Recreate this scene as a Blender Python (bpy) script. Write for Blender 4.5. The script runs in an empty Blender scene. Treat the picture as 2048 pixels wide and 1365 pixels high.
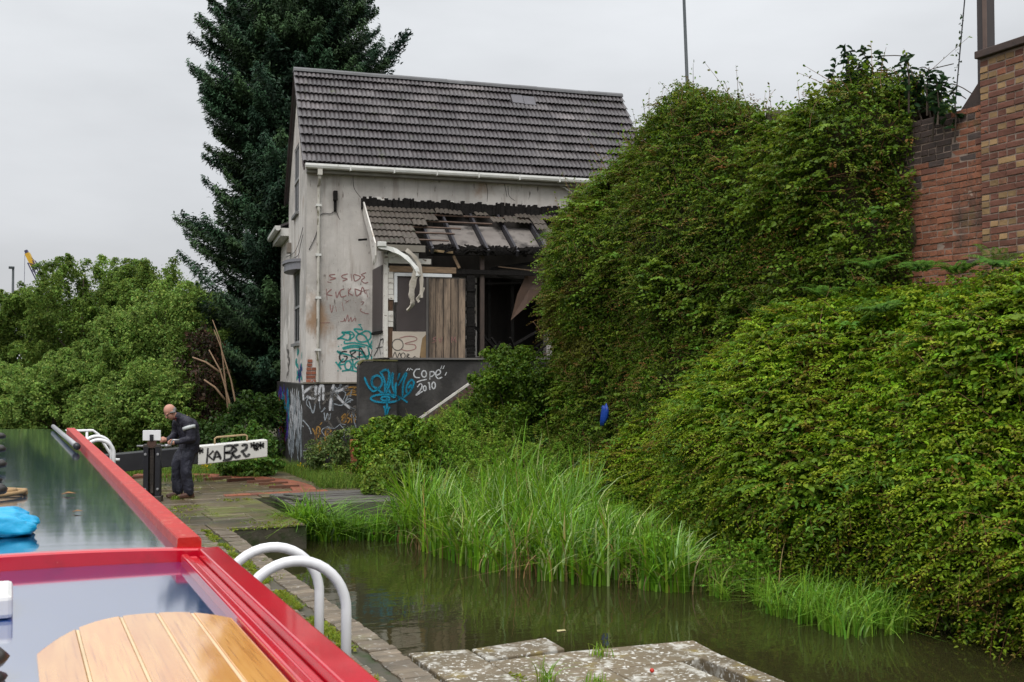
import bpy, bmesh, math, random
import numpy as np
from math import sin, cos, tan, atan, radians, pi, sqrt
from mathutils import Vector, Matrix, Euler

random.seed(7)
RNG = np.random.default_rng(11)
S = bpy.context.scene
COL = S.collection

# ------------------------------------------------------------------ camera, sky, sun, exposure
F = 2150.0                       # focal length in photo pixels (photo 2048 x 1365)
YAW = radians(25.0)              # the lock runs along +Y; the camera looks to the right of it
PIT = atan(62.5 / F)
CZ = 2.53                        # eye height above the water (z = 0)
cam_d = bpy.data.cameras.new('camera')
cam_d.sensor_width = 36.0
cam_d.lens = F / 2048 * 36.0
cam_d.clip_start = 0.05
cam_d.clip_end = 3000
cam_d.dof.use_dof = True
cam_d.dof.focus_distance = 19.0
cam_d.dof.aperture_fstop = 7.0
cam = bpy.data.objects.new('camera', cam_d)
COL.objects.link(cam)
cam.location = (0, 0, CZ)
cam.rotation_euler = (pi / 2 + PIT, 0, -YAW)
S.camera = cam

SUN_EL, SUN_AZ = radians(52), radians(215)     # diffuse light from high behind the camera
world = bpy.data.worlds.new('World')
S.world = world
world.use_nodes = True
wt = world.node_tree
wn, wl = wt.nodes, wt.links
wn.clear()
w_out = wn.new('ShaderNodeOutputWorld')
w_bg = wn.new('ShaderNodeBackground')
w_bg.inputs['Strength'].default_value = 0.1
w_sky = wn.new('ShaderNodeTexSky')
w_sky.sky_type = 'NISHITA'
w_sky.sun_disc = False
w_sky.sun_elevation = SUN_EL
w_sky.sun_rotation = SUN_AZ
w_sky.dust_density = 3.0
w_tc = wn.new('ShaderNodeTexCoord')
w_map = wn.new('ShaderNodeMapping')
w_map.inputs['Scale'].default_value = (1.0, 1.0, 3.2)
w_no = wn.new('ShaderNodeTexNoise')
w_no.inputs['Scale'].default_value = 1.7
w_no.inputs['Detail'].default_value = 7
w_no.inputs['Roughness'].default_value = 0.52
w_sep = wn.new('ShaderNodeSeparateXYZ')
w_ramp = wn.new('ShaderNodeValToRGB')          # overcast: brighter overhead than at the horizon
w_ramp.color_ramp.elements[0].position = 0.0
w_ramp.color_ramp.elements[0].color = (4.15, 4.2, 4.35, 1)
w_ramp.color_ramp.elements[1].position = 0.42
w_ramp.color_ramp.elements[1].color = (6.5, 6.7, 6.9, 1)
e = w_ramp.color_ramp.elements.new(1.0)
e.color = (17.5, 17.8, 18.2, 1)
w_cr = wn.new('ShaderNodeMapRange')
w_cr.inputs['From Min'].default_value = 0.3
w_cr.inputs['From Max'].default_value = 0.7
w_cr.inputs['To Min'].default_value = 0.80
w_cr.inputs['To Max'].default_value = 1.14
w_mul = wn.new('ShaderNodeMixRGB')
w_mul.blend_type = 'MULTIPLY'
w_mul.inputs['Fac'].default_value = 1.0
w_mix = wn.new('ShaderNodeMixRGB')
w_mix.inputs['Fac'].default_value = 0.94        # share of the sky the cloud layer covers
wl.new(w_tc.outputs['Generated'], w_map.inputs['Vector'])
wl.new(w_map.outputs['Vector'], w_no.inputs['Vector'])
wl.new(w_tc.outputs['Generated'], w_sep.inputs['Vector'])
wl.new(w_sep.outputs['Z'], w_ramp.inputs['Fac'])
wl.new(w_no.outputs['Fac'], w_cr.inputs['Value'])
wl.new(w_ramp.outputs['Color'], w_mul.inputs['Color1'])
wl.new(w_cr.outputs['Result'], w_mul.inputs['Color2'])
wl.new(w_sky.outputs['Color'], w_mix.inputs['Color1'])
wl.new(w_mul.outputs['Color'], w_mix.inputs['Color2'])
wl.new(w_mix.outputs['Color'], w_bg.inputs['Color'])
wl.new(w_bg.outputs['Background'], w_out.inputs['Surface'])

sun_d = bpy.data.lights.new('sun', 'SUN')
sun_d.energy = 1.5
sun_d.angle = radians(35)
sun_d.color = (1.0, 0.97, 0.92)
sun = bpy.data.objects.new('sun', sun_d)
COL.objects.link(sun)
sun.rotation_euler = Vector((-cos(SUN_EL) * sin(SUN_AZ), -cos(SUN_EL) * cos(SUN_AZ), -sin(SUN_EL))).to_track_quat('-Z', 'Y').to_euler()

S.view_settings.view_transform = 'Standard'
S.view_settings.look = 'None'
S.view_settings.exposure = 0.42
S.view_settings.gamma = 1.0
S.view_settings.use_curve_mapping = False
S.cycles.max_bounces = 7
S.cycles.diffuse_bounces = 3
S.cycles.glossy_bounces = 4
S.cycles.transparent_max_bounces = 8
S.cycles.caustics_reflective = False
S.cycles.caustics_refractive = False

# ------------------------------------------------------------------ pixel -> point on a real plane
_R = np.array([cos(YAW), -sin(YAW), 0.0])
_FW = np.array([sin(YAW) * cos(PIT), cos(YAW) * cos(PIT), sin(PIT)])
_U = np.cross(_R, _FW)
_C = np.array([0, 0, CZ])


def _pl(x, y, p, n):
    d = _R * (x - 1024) / F + _U * (682.5 - y) / F + _FW
    n = np.array(n, float)
    t = np.dot(np.array(p, float) - _C, n) / np.dot(d, n)
    return _C + d * t


def PZ(x, y, z=0.36): return _pl(x, y, (0, 0, z), (0, 0, 1))
def PX(x, y, X): return _pl(x, y, (X, 0, 0), (1, 0, 0))
def PY(x, y, Y): return _pl(x, y, (0, Y, 0), (0, 1, 0))


def PD(x, d):                    # ground position seen at column x, at depth d
    r = (x - 1024) / F * d
    return np.array([r * cos(YAW) + d * sin(YAW), -r * sin(YAW) + d * cos(YAW)])


HA = radians(8)
HO = np.array([5.9, 23.4, 0.0])
E1 = np.array([cos(HA), -sin(HA), 0.0])
E2 = np.array([sin(HA), cos(HA), 0.0])


def HF(x, y, yl=0.0):            # cottage coordinates: on a plane parallel to the front wall
    p = _pl(x, y, HO + E2 * yl, E2) - HO
    return float(p @ E1), float(p[2])


def HG(x, y, xl=0.0):            # on a plane parallel to the gable wall
    p = _pl(x, y, HO + E1 * xl, E1) - HO
    return float(p @ E2), float(p[2])


def hw(x, y, z=0.0):             # cottage local -> world
    return HO + E1 * x + E2 * y + np.array([0, 0, z])


# ------------------------------------------------------------------ noise
def _hash(ix, iy, iz, seed):
    with np.errstate(over='ignore'):
        h = (ix.astype(np.uint32) * np.uint32(374761393) + iy.astype(np.uint32) * np.uint32(668265263)
             + iz.astype(np.uint32) * np.uint32(2246822519) + np.uint32(seed * 3266489917 % 4294967296))
        h = (h ^ (h >> np.uint32(13))) * np.uint32(1274126177)
        h = h ^ (h >> np.uint32(16))
    return h.astype(np.float64) / 4294967295.0


def vnoise(p, seed=0):
    p = np.asarray(p, float)
    i = np.floor(p).astype(np.int64)
    f = p - i
    f = f * f * (3 - 2 * f)
    out = 0
    for dx in (0, 1):
        for dy in (0, 1):
            for dz in (0, 1):
                w = (f[:, 0] if dx else 1 - f[:, 0]) * (f[:, 1] if dy else 1 - f[:, 1]) * (f[:, 2] if dz else 1 - f[:, 2])
                out = out + w * _hash(i[:, 0] + dx, i[:, 1] + dy, i[:, 2] + dz, seed)
    return out * 2 - 1


def fbm(p, octs=3, seed=0):
    p = np.asarray(p, float)
    o, a = 0, 1.0
    for k in range(octs):
        o = o + a * vnoise(p * 2 ** k + 17.3 * k, seed + k)
        a *= 0.5
    return o


# ------------------------------------------------------------------ materials
MATS = {}


def mat(name, c1, c2=None, scale=4.0, rough=0.75, bump=0.0, bscale=None, spec=0.35, coat=0.0, stretch=(1, 1, 1),
        objrand=0.0, metal=0.0, contrast=0.25, layers=(), ior=None, coords='pos', coatior=1.5):
    """layers: (colour, scale, lo, hi, stretch) noise-masked colour patches of the surface itself."""
    if name in MATS:
        return MATS[name]
    m = bpy.data.materials.new(name)
    MATS[name] = m
    m.use_nodes = True
    nt = m.node_tree
    n, l = nt.nodes, nt.links
    b = n['Principled BSDF']
    b.inputs['Roughness'].default_value = rough
    b.inputs['Specular IOR Level'].default_value = spec
    b.inputs['Coat Weight'].default_value = coat
    b.inputs['Coat Roughness'].default_value = 0.06
    b.inputs['Coat IOR'].default_value = coatior
    b.inputs['Metallic'].default_value = metal
    if ior:
        b.inputs['IOR'].default_value = ior
    if coords == 'pos':
        src = n.new('ShaderNodeNewGeometry').outputs['Position']
    else:
        src = n.new('ShaderNodeTexCoord').outputs['Object']

    def noise(sc, st, detail=5):
        mp = n.new('ShaderNodeMapping')
        mp.inputs['Scale'].default_value = st
        l.new(src, mp.inputs['Vector'])
        t = n.new('ShaderNodeTexNoise')
        t.inputs['Scale'].default_value = sc
        t.inputs['Detail'].default_value = detail
        t.inputs['Roughness'].default_value = 0.6
        l.new(mp.outputs['Vector'], t.inputs['Vector'])
        return t.outputs['Fac']

    def rng(v, a, z, o0=0.0, o1=1.0):
        r = n.new('ShaderNodeMapRange')
        r.inputs['From Min'].default_value = a
        r.inputs['From Max'].default_value = z
        r.inputs['To Min'].default_value = o0
        r.inputs['To Max'].default_value = o1
        l.new(v, r.inputs['Value'])
        return r.outputs['Result']

    if c2 is None:
        c2 = tuple(x * 0.75 for x in c1)
    mx = n.new('ShaderNodeMixRGB')
    mx.inputs['Color1'].default_value = (*c1, 1)
    mx.inputs['Color2'].default_value = (*c2, 1)
    l.new(rng(noise(scale, stretch), 0.5 - contrast, 0.5 + contrast), mx.inputs['Fac'])
    colr = mx.outputs['Color']
    for (c, sc, lo, hi, st) in layers:
        q = n.new('ShaderNodeMixRGB')
        q.inputs['Color2'].default_value = (*c, 1)
        l.new(colr, q.inputs['Color1'])
        l.new(rng(noise(sc, st, 7), lo, hi), q.inputs['Fac'])
        colr = q.outputs['Color']
    if objrand:
        oi = n.new('ShaderNodeObjectInfo')
        hv = n.new('ShaderNodeHueSaturation')
        l.new(colr, hv.inputs['Color'])
        l.new(rng(oi.outputs['Random'], 0, 1, 1 - objrand, 1 + objrand), hv.inputs['Value'])
        colr = hv.outputs['Color']
    l.new(colr, b.inputs['Base Color'])
    if bump:
        bp = n.new('ShaderNodeBump')
        bp.inputs['Strength'].default_value = 1.0
        bp.inputs['Distance'].default_value = bump
        l.new(noise(bscale or scale * 4, stretch, 6), bp.inputs['Height'])
        l.new(bp.outputs['Normal'], b.inputs['Normal'])
    return m


def leafmat(name, rough=0.5, trans=0.3, spec=0.4):
    if name in MATS:
        return MATS[name]
    m = bpy.data.materials.new(name)
    MATS[name] = m
    m.use_nodes = True
    n, l = m.node_tree.nodes, m.node_tree.links
    b = n['Principled BSDF']
    b.inputs['Roughness'].default_value = rough
    b.inputs['Specular IOR Level'].default_value = spec
    a = n.new('ShaderNodeAttribute')
    a.attribute_name = 'tint'
    l.new(a.outputs['Color'], b.inputs['Base Color'])
    t = n.new('ShaderNodeBsdfTranslucent')
    hs = n.new('ShaderNodeHueSaturation')
    hs.inputs['Value'].default_value = 1.25
    hs.inputs['Hue'].default_value = 0.485
    l.new(a.outputs['Color'], hs.inputs['Color'])
    l.new(hs.outputs['Color'], t.inputs['Color'])
    x = n.new('ShaderNodeMixShader')
    x.inputs['Fac'].default_value = trans
    l.new(b.outputs['BSDF'], x.inputs[1])
    l.new(t.outputs['BSDF'], x.inputs[2])
    l.new(x.outputs['Shader'], n['Material Output'].inputs['Surface'])
    return m


# ------------------------------------------------------------------ mesh builder
class MB:
    def __init__(s):
        s.v, s.f, s.m = [], [], []

    def add(s, vs, fs, mi=0):
        o = len(s.v)
        s.v.extend([tuple(map(float, p)) for p in vs])
        for f in fs:
            s.f.append(tuple(i + o for i in f))
            s.m.append(mi)
        return s

    def box(s, x0, x1, y0, y1, z0, z1, mi=0):
        vs = [(x, y, z) for z in (z0, z1) for y in (y0, y1) for x in (x0, x1)]
        return s.add(vs, [(0, 2, 3, 1), (4, 5, 7, 6), (0, 1, 5, 4), (2, 6, 7, 3), (0, 4, 6, 2), (1, 3, 7, 5)], mi)

    def beam(s, p0, p1, w, h, upv=(0, 0, 1), mi=0):
        p0, p1 = Vector(p0), Vector(p1)
        d = (p1 - p0).normalized()
        a = d.cross(Vector(upv))
        a = a.normalized() if a.length > 1e-5 else Vector((1, 0, 0))
        b = a.cross(d).normalized()
        vs = []
        for p in (p0, p1):
            for (i, j) in ((-1, -1), (1, -1), (1, 1), (-1, 1)):
                vs.append(p + a * (i * w / 2) + b * (j * h / 2))
        return s.add(vs, [(3, 2, 1, 0), (4, 5, 6, 7), (0, 1, 5, 4), (1, 2, 6, 5), (2, 3, 7, 6), (3, 0, 4, 7)], mi)

    def tube(s, pts, r, n=8, caps=True, mi=0):
        pts = [Vector(p) for p in pts]
        rs = r if hasattr(r, '__len__') else [r] * len(pts)
        o = len(s.v)
        prev = None
        for i, p in enumerate(pts):
            t = (pts[min(i + 1, len(pts) - 1)] - pts[max(i - 1, 0)])
            t = t.normalized() if t.length > 1e-9 else Vector((0, 0, 1))
            if prev is None:
                a = t.cross(Vector((0, 0, 1)))
                if a.length < 0.05:
                    a = t.cross(Vector((1, 0, 0)))
            else:
                a = prev - t * prev.dot(t)
                if a.length < 1e-5:
                    a = t.cross(Vector((0.3, 1, 0.2)))
            a.normalize()
            prev = a
            b = t.cross(a)
            for k in range(n):
                q = p + (a * cos(2 * pi * k / n) + b * sin(2 * pi * k / n)) * rs[i]
                s.v.append(tuple(q))
        for i in range(len(pts) - 1):
            for k in range(n):
                s.f.append((o + i * n + k, o + i * n + (k + 1) % n, o + (i + 1) * n + (k + 1) % n, o + (i + 1) * n + k))
                s.m.append(mi)
        if caps:
            s.f.append(tuple(o + k for k in range(n))[::-1]); s.m.append(mi)
            s.f.append(tuple(o + (len(pts) - 1) * n + k for k in range(n))); s.m.append(mi)
        return s

    def lathe(s, prof, c=(0, 0, 0), n=16, mi=0, sx=1, sy=1):
        o = len(s.v)
        for (r, z) in prof:
            for k in range(n):
                s.v.append((c[0] + sx * r * cos(2 * pi * k / n), c[1] + sy * r * sin(2 * pi * k / n), c[2] + z))
        for i in range(len(prof) - 1):
            for k in range(n):
                s.f.append((o + i * n + k, o + i * n + (k + 1) % n, o + (i + 1) * n + (k + 1) % n, o + (i + 1) * n + k))
                s.m.append(mi)
        s.f.append(tuple(o + k for k in range(n))[::-1]); s.m.append(mi)
        s.f.append(tuple(o + (len(prof) - 1) * n + k for k in range(n))); s.m.append(mi)
        return s

    def prism(s, poly, z0, z1, mi=0):               # polygon in XY, counter-clockwise
        n = len(poly)
        vs = [(p[0], p[1], z0) for p in poly] + [(p[0], p[1], z1) for p in poly]
        fs = [tuple(range(n))[::-1], tuple(range(n, 2 * n))] + [(i, (i + 1) % n, n + (i + 1) % n, n + i) for i in range(n)]
        return s.add(vs, fs, mi)

    def xf(s, M, start=0):
        for i in range(start, len(s.v)):
            s.v[i] = tuple(M @ Vector(s.v[i]))
        return s

    def ball(s, c, r, n=10, m=7, sc=(1, 1, 1)):
        o = len(s.v)
        for j in range(1, m):
            th = pi * j / m
            for k in range(n):
                s.v.append((c[0] + r * sc[0] * sin(th) * cos(2 * pi * k / n), c[1] + r * sc[1] * sin(th) * sin(2 * pi * k / n), c[2] + r * sc[2] * cos(th)))
        t = len(s.v); s.v.append((c[0], c[1], c[2] + r * sc[2]))
        u = len(s.v); s.v.append((c[0], c[1], c[2] - r * sc[2]))
        for j in range(m - 2):
            for k in range(n):
                s.f.append((o + j * n + k, o + (j + 1) * n + k, o + (j + 1) * n + (k + 1) % n, o + j * n + (k + 1) % n)); s.m.append(0)
        for k in range(n):
            s.f.append((t, o + k, o + (k + 1) % n)); s.m.append(0)
            s.f.append((u, o + (m - 2) * n + (k + 1) % n, o + (m - 2) * n + k)); s.m.append(0)
        return s

    def mesh(s, name, mats, smooth=False):
        me = bpy.data.meshes.new(name)
        me.from_pydata(s.v, [], s.f)
        for m in (mats if isinstance(mats, (list, tuple)) else [mats]):
            me.materials.append(m)
        if max(s.m or [0]) > 0:
            me.polygons.foreach_set('material_index', s.m)
        if smooth:
            me.polygons.foreach_set('use_smooth', [True] * len(me.polygons))
        me.update()
        return me

    def build(s, name, mats, parent=None, smooth=False, bevel=0.0, base=None):
        if base is not None:
            s.v = [(a - base[0], b - base[1], c - base[2]) for a, b, c in s.v]
        o = bpy.data.objects.new(name, s.mesh(name, mats, smooth))
        COL.objects.link(o)
        if parent is not None:
            o.parent = parent
        if bevel:
            md = o.modifiers.new('bevel', 'BEVEL')
            md.width = bevel
            md.segments = 2
            md.limit_method = 'ANGLE'
        if smooth:
            try:
                md = o.modifiers.new('wn', 'WEIGHTED_NORMAL'); o.modifiers.remove(md)
            except Exception:
                pass
        return o


def thing(name, label, cat, loc=(0, 0, 0), rz=0.0, group=None):
    o = bpy.data.objects.new(name, None)
    o.empty_display_size = 0.1
    COL.objects.link(o)
    o.location = loc
    o.rotation_euler = (0, 0, rz)
    o['label'] = label
    o['category'] = cat
    if group:
        o['group'] = group
    return o


def tag(o, label, cat, group=None):
    o['label'] = label
    o['category'] = cat
    if group:
        o['group'] = group
    return o


def struct(o, label=None):
    o['kind'] = 'structure'
    if label:
        o['label'] = label
    return o


def stuff(o, label=None):
    o['kind'] = 'stuff'
    if label:
        o['label'] = label
    return o


def link(name, me, parent, M=None, loc=None):
    o = bpy.data.objects.new(name, me)
    COL.objects.link(o)
    if parent is not None:
        o.parent = parent
    if M is not None:
        o.matrix_basis = M
    elif loc is not None:
        o.location = loc
    return o


def npmesh(name, V, Q, m, tint=None, parent=None, base=None, smooth=False):
    """big mesh from arrays: V (n,3), Q (k,4) quads, tint (n,3)."""
    V = np.asarray(V, np.float32)
    if base is not None:
        V = V - np.asarray(base, np.float32)
    Q = np.asarray(Q, np.int32)
    me = bpy.data.meshes.new(name)
    me.vertices.add(len(V))
    me.vertices.foreach_set('co', V.ravel())
    me.loops.add(Q.size)
    me.loops.foreach_set('vertex_index', Q.ravel())
    me.polygons.add(len(Q))
    me.polygons.foreach_set('loop_start', np.arange(0, Q.size, 4, dtype=np.int32))
    try:
        me.polygons.foreach_set('loop_total', np.full(len(Q), 4, np.int32))
    except Exception:
        pass
    if smooth:
        me.polygons.foreach_set('use_smooth', np.ones(len(Q), bool))
    me.update(calc_edges=True)
    if tint is not None:
        a = me.attributes.new('tint', 'FLOAT_COLOR', 'POINT')
        c = np.ones((len(V), 4), np.float32)
        c[:, :3] = tint
        a.data.foreach_set('color', c.ravel())
    for q in (m if isinstance(m, (list, tuple)) else [m]):
        me.materials.append(q)
    o = bpy.data.objects.new(name, me)
    COL.objects.link(o)
    if parent is not None:
        o.parent = parent
    return o


def norm(a):
    return a / np.maximum(np.linalg.norm(a, axis=1, keepdims=True), 1e-9)


def leaf_geo(C, Nn, T, size, aspect=0.6, fold=0.25, hexa=True, droop=0.15):
    """leaves at C with normal Nn and tip direction T: returns V, Q, leaf index per vertex."""
    n = len(C)
    size = np.broadcast_to(np.asarray(size, float), (n,))[:, None]
    Nn = norm(Nn)
    T = norm(T - Nn * np.sum(T * Nn, axis=1, keepdims=True))
    B = np.cross(Nn, T)
    w = aspect * 0.5 * size
    base = C - T * size * 0.5
    tip = C + T * size * 0.5 - Nn * size * droop
    if hexa:
        l1 = C - T * size * 0.22 + B * w + Nn * size * fold * 0.4
        l2 = C + T * size * 0.18 + B * w * 0.8 + Nn * size * fold * 0.3
        r1 = C - T * size * 0.22 - B * w + Nn * size * fold * 0.4
        r2 = C + T * size * 0.18 - B * w * 0.8 + Nn * size * fold * 0.3
        V = np.stack([base, l1, l2, tip, r2, r1], 1).reshape(-1, 3)
        k = (np.arange(n) * 6)[:, None]
        Q = np.concatenate([k + np.array([[0, 3, 2, 1]]), k + np.array([[0, 5, 4, 3]])], 0)
        return V, Q, np.repeat(np.arange(n), 6)
    l = C + B * w + Nn * size * fold * 0.4
    r = C - B * w + Nn * size * fold * 0.4
    V = np.stack([base, l, tip, r], 1).reshape(-1, 3)
    k = (np.arange(n) * 4)[:, None]
    Q = k + np.array([[0, 3, 2, 1]])
    return V, Q, np.repeat(np.arange(n), 4)


def pick_tint(n, cols, weights, var=0.22):
    cols = np.array(cols, float)
    w = np.array(weights, float)
    idx = RNG.choice(len(cols), n, p=w / w.sum())
    c = cols[idx] * (1 + var * RNG.normal(size=(n, 1)))
    c[:, 0] *= 1 + 0.12 * RNG.normal(size=n)
    return np.clip(c, 0.003, 0.9)


def grid_tris(P):
    """P (a,b,3) grid -> triangles (k,3,3)."""
    A, B, Cc, D = P[:-1, :-1], P[1:, :-1], P[1:, 1:], P[:-1, 1:]
    return np.concatenate([np.stack([A, B, Cc], 2).reshape(-1, 3, 3), np.stack([A, Cc, D], 2).reshape(-1, 3, 3)])


def scatter(P, n, wfun=None):
    T = grid_tris(P)
    nn = np.cross(T[:, 1] - T[:, 0], T[:, 2] - T[:, 0])
    ar = np.linalg.norm(nn, axis=1)
    p = ar.copy()
    if wfun is not None:
        p = p * wfun(T.mean(1))
    i = RNG.choice(len(T), n, p=p / p.sum())
    u, v = RNG.random(n), RNG.random(n)
    fl = u + v > 1
    u[fl], v[fl] = 1 - u[fl], 1 - v[fl]
    t = T[i]
    return t[:, 0] + u[:, None] * (t[:, 1] - t[:, 0]) + v[:, None] * (t[:, 2] - t[:, 0]), norm(nn[i])


def grid_mesh(P):
    a, b, _ = P.shape
    idx = np.arange(a * b).reshape(a, b)
    Q = np.stack([idx[:-1, :-1], idx[1:, :-1], idx[1:, 1:], idx[:-1, 1:]], 2).reshape(-1, 4)
    return P.reshape(-1, 3), Q


def grid_normals(P):
    du = np.gradient(P, axis=0)
    dv = np.gradient(P, axis=1)
    n = np.cross(du, dv)
    return n / np.maximum(np.linalg.norm(n, axis=2, keepdims=True), 1e-9)


def smooth_poly(pts, k=4, closed=False):
    """Catmull-Rom through 2-D or 3-D points."""
    P = [np.array(p, float) for p in pts]
    if len(P) < 3:
        return P
    out = []
    n = len(P)
    for i in range(n if closed else n - 1):
        if closed:
            a, b, c, d = P[(i - 1) % n], P[i], P[(i + 1) % n], P[(i + 2) % n]
        else:
            a, b, c, d = P[max(i - 1, 0)], P[i], P[i + 1], P[min(i + 2, n - 1)]
        for j in range(k):
            t = j / k
            out.append(0.5 * (2 * b + (c - a) * t + (2 * a - 5 * b + 4 * c - d) * t * t + (3 * b - a - 3 * c + d) * t ** 3))
    out.append(P[0] if closed else P[-1])
    return out

# ------------------------------------------------------------------ shared materials
M_earth = mat('earth', (0.05, 0.06, 0.022), (0.08, 0.065, 0.04), 1.2, 0.95, 0.02)
M_quay = mat('quay_stone', (0.10, 0.085, 0.06), (0.05, 0.05, 0.035), 3.0, 0.7, 0.012, layers=[((0.03, 0.045, 0.012), 2.5, 0.5, 0.62, (1, 1, 1))])
M_brickpave = mat('paving_brick', (0.205, 0.16, 0.112), (0.11, 0.09, 0.064), 6.0, 0.40, 0.006, objrand=0.28, spec=0.5,
                  layers=[((0.10, 0.105, 0.035), 1.6, 0.56, 0.7, (1, 1, 1)), ((0.36, 0.34, 0.30), 20, 0.60, 0.66, (1, 1, 1))])
M_slab = mat('paving_slab', (0.145, 0.105, 0.062), (0.075, 0.060, 0.036), 2.2, 0.30, 0.006, objrand=0.2, spec=0.55,
             layers=[((0.12, 0.125, 0.025), 1.3, 0.52, 0.64, (1, 1, 1)), ((0.065, 0.055, 0.04), 0.9, 0.52, 0.66, (1, 1, 1)), ((.30, .27, .22), 14, .62, .68, (1, 1, 1))])
M_coping = mat('worn_coping', (0.18, 0.145, 0.10), (0.10, 0.085, 0.06), 4, .6, .006, objrand=.15, layers=[((.12, .12, .03), 2.0, .55, .66, (1, 1, 1)), ((0.42, 0.41, 0.37), 16, 0.57, 0.62, (1, 1, 1)), ((.52, .52, .48), 40, .62, .66, (1, 1, 1))])
M_lichen = mat('lichen_stone', (0.185, 0.145, 0.095), (0.10, 0.08, 0.048), 2.0, 0.6, 0.008, objrand=0.1,
               layers=[((0.20, 0.15, 0.04), 3.0, 0.56, 0.68, (1, 1, 1)), ((0.42, 0.405, 0.36), 7.0, 0.53, 0.64, (1, 1, 1)),
                       ((0.58, 0.57, 0.53), 26.0, 0.575, 0.625, (1, 1, 1))])
M_redbrick = mat('red_track_brick', (0.26, 0.075, 0.032), (0.15, 0.05, 0.03), 5.0, 0.5, 0.005, objrand=0.22, spec=0.5)
M_white = mat('white_paint', (0.78, 0.78, 0.79), (0.68, 0.68, 0.70), 5, 0.32, 0.0, spec=0.5, layers=[((0.12, 0.11, 0.10), 26, 0.735, 0.75, (1, 1, 1))])
M_black = mat('black_paint', (0.018, 0.018, 0.022), (0.03, 0.03, 0.034), 3, 0.35, 0.003)
M_steel = mat('dark_iron', (0.045, 0.042, 0.04), (0.08, 0.065, 0.055), 12, 0.5, 0.002, metal=0.3)
M_galv = mat('galvanised_steel', (0.42, 0.42, 0.43), (0.3, 0.3, 0.31), 10, 0.4, 0.0, metal=0.6)

# ------------------------------------------------------------------ ground, water, paving
gx = [-900, -1.25, 1.2, 2.8, 3.88, 6.4, 8.75, 900]
gy = [-900, -40, -12, 15.3, 16.9, 17.2, 18.9, 21.25, 60, 1200]


def is_water(x, y):
    if -1.25 < x < 1.2 and -40 < y < 60:
        return True
    if -12 < y and 2.8 < x < 8.75:
        return y < 15.3 if x < 3.88 else (y < 18.9 if x < 6.4 else y < 17.2)
    return False


g = MB()
GZ = 0.32
for i in range(len(gx) - 1):
    for j in range(len(gy) - 1):
        cx, cy = (gx[i] + gx[i + 1]) / 2, (gy[j] + gy[j + 1]) / 2
        if is_water(cx, cy):
            continue
        x0, x1, y0, y1 = gx[i], gx[i + 1], gy[j], gy[j + 1]
        g.add([(x0, y0, GZ), (x1, y0, GZ), (x1, y1, GZ), (x0, y1, GZ)], [(0, 1, 2, 3)])
        for (dx, dy, a, b) in ((1, 0, (x1, y0), (x1, y1)), (-1, 0, (x0, y1), (x0, y0)), (0, 1, (x1, y1), (x0, y1)), (0, -1, (x0, y0), (x1, y0))):
            ii, jj = i + dx, j + dy
            if 0 <= ii < len(gx) - 1 and 0 <= jj < len(gy) - 1 and is_water((gx[ii] + gx[ii + 1]) / 2, (gy[jj] + gy[jj + 1]) / 2):
                g.add([(a[0], a[1], GZ), (a[0], a[1], -1.6), (b[0], b[1], -1.6), (b[0], b[1], GZ)], [(0, 1, 2, 3)], 1)
ground = struct(g.build('ground', [M_earth, M_quay]))

M_water = bpy.data.materials.new('canal_water')
M_water.use_nodes = True
_n, _l = M_water.node_tree.nodes, M_water.node_tree.links
_b = _n['Principled BSDF']
_b.inputs['Base Color'].default_value = (0.026, 0.025, 0.009, 1)
_b.inputs['Roughness'].default_value = 0.035
_b.inputs['IOR'].default_value = 1.333
_b.inputs['Specular IOR Level'].default_value = 0.85
_gm = _n.new('ShaderNodeNewGeometry')
_mp = _n.new('ShaderNodeMapping')
_mp.inputs['Scale'].default_value = (1.0, 1.7, 1.0)
_mp.inputs['Rotation'].default_value = (0, 0, 0.4)
_t = _n.new('ShaderNodeTexNoise')
_t.inputs['Scale'].default_value = 2.4
_t.inputs['Detail'].default_value = 3
_bp = _n.new('ShaderNodeBump')
_bp.inputs['Strength'].default_value = 0.5
_bp.inputs['Distance'].default_value = 0.006
_l.new(_gm.outputs['Position'], _mp.inputs['Vector'])
_l.new(_mp.outputs['Vector'], _t.inputs['Vector'])
_l.new(_t.outputs['Fac'], _bp.inputs['Height'])
_l.new(_bp.outputs['Normal'], _b.inputs['Normal'])
w = MB().add([(2.5, -12.5, 0), (9.3, -12.5, 0), (9.3, 19.2, 0), (2.5, 19.2, 0)], [(0, 1, 2, 3)])
struct(w.build('water', M_water))
w = MB().add([(-1.3, -41, 0), (1.24, -41, 0), (1.24, 61, 0), (-1.3, 61, 0)], [(0, 1, 2, 3)])
struct(w.build('lock_water', M_water))

pav = thing('lock_paving', '', '')
del pav['category'], pav['label']
pav['kind'] = 'structure'
bed = MB()
bed.box(1.2, 2.79, -3, 15.29, GZ + .004, 0.335)
bed.box(1.2, 3.87, 15.29, 17.19, GZ + .004, 0.335)
bed.box(1.2, 6.3, 18.91, 23.6, GZ + .004, 0.335)
bed.box(1.2, 3.87, 17.19, 18.91, GZ + .004, 0.335)
bed.build('bed', M_quay, pav)


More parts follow.
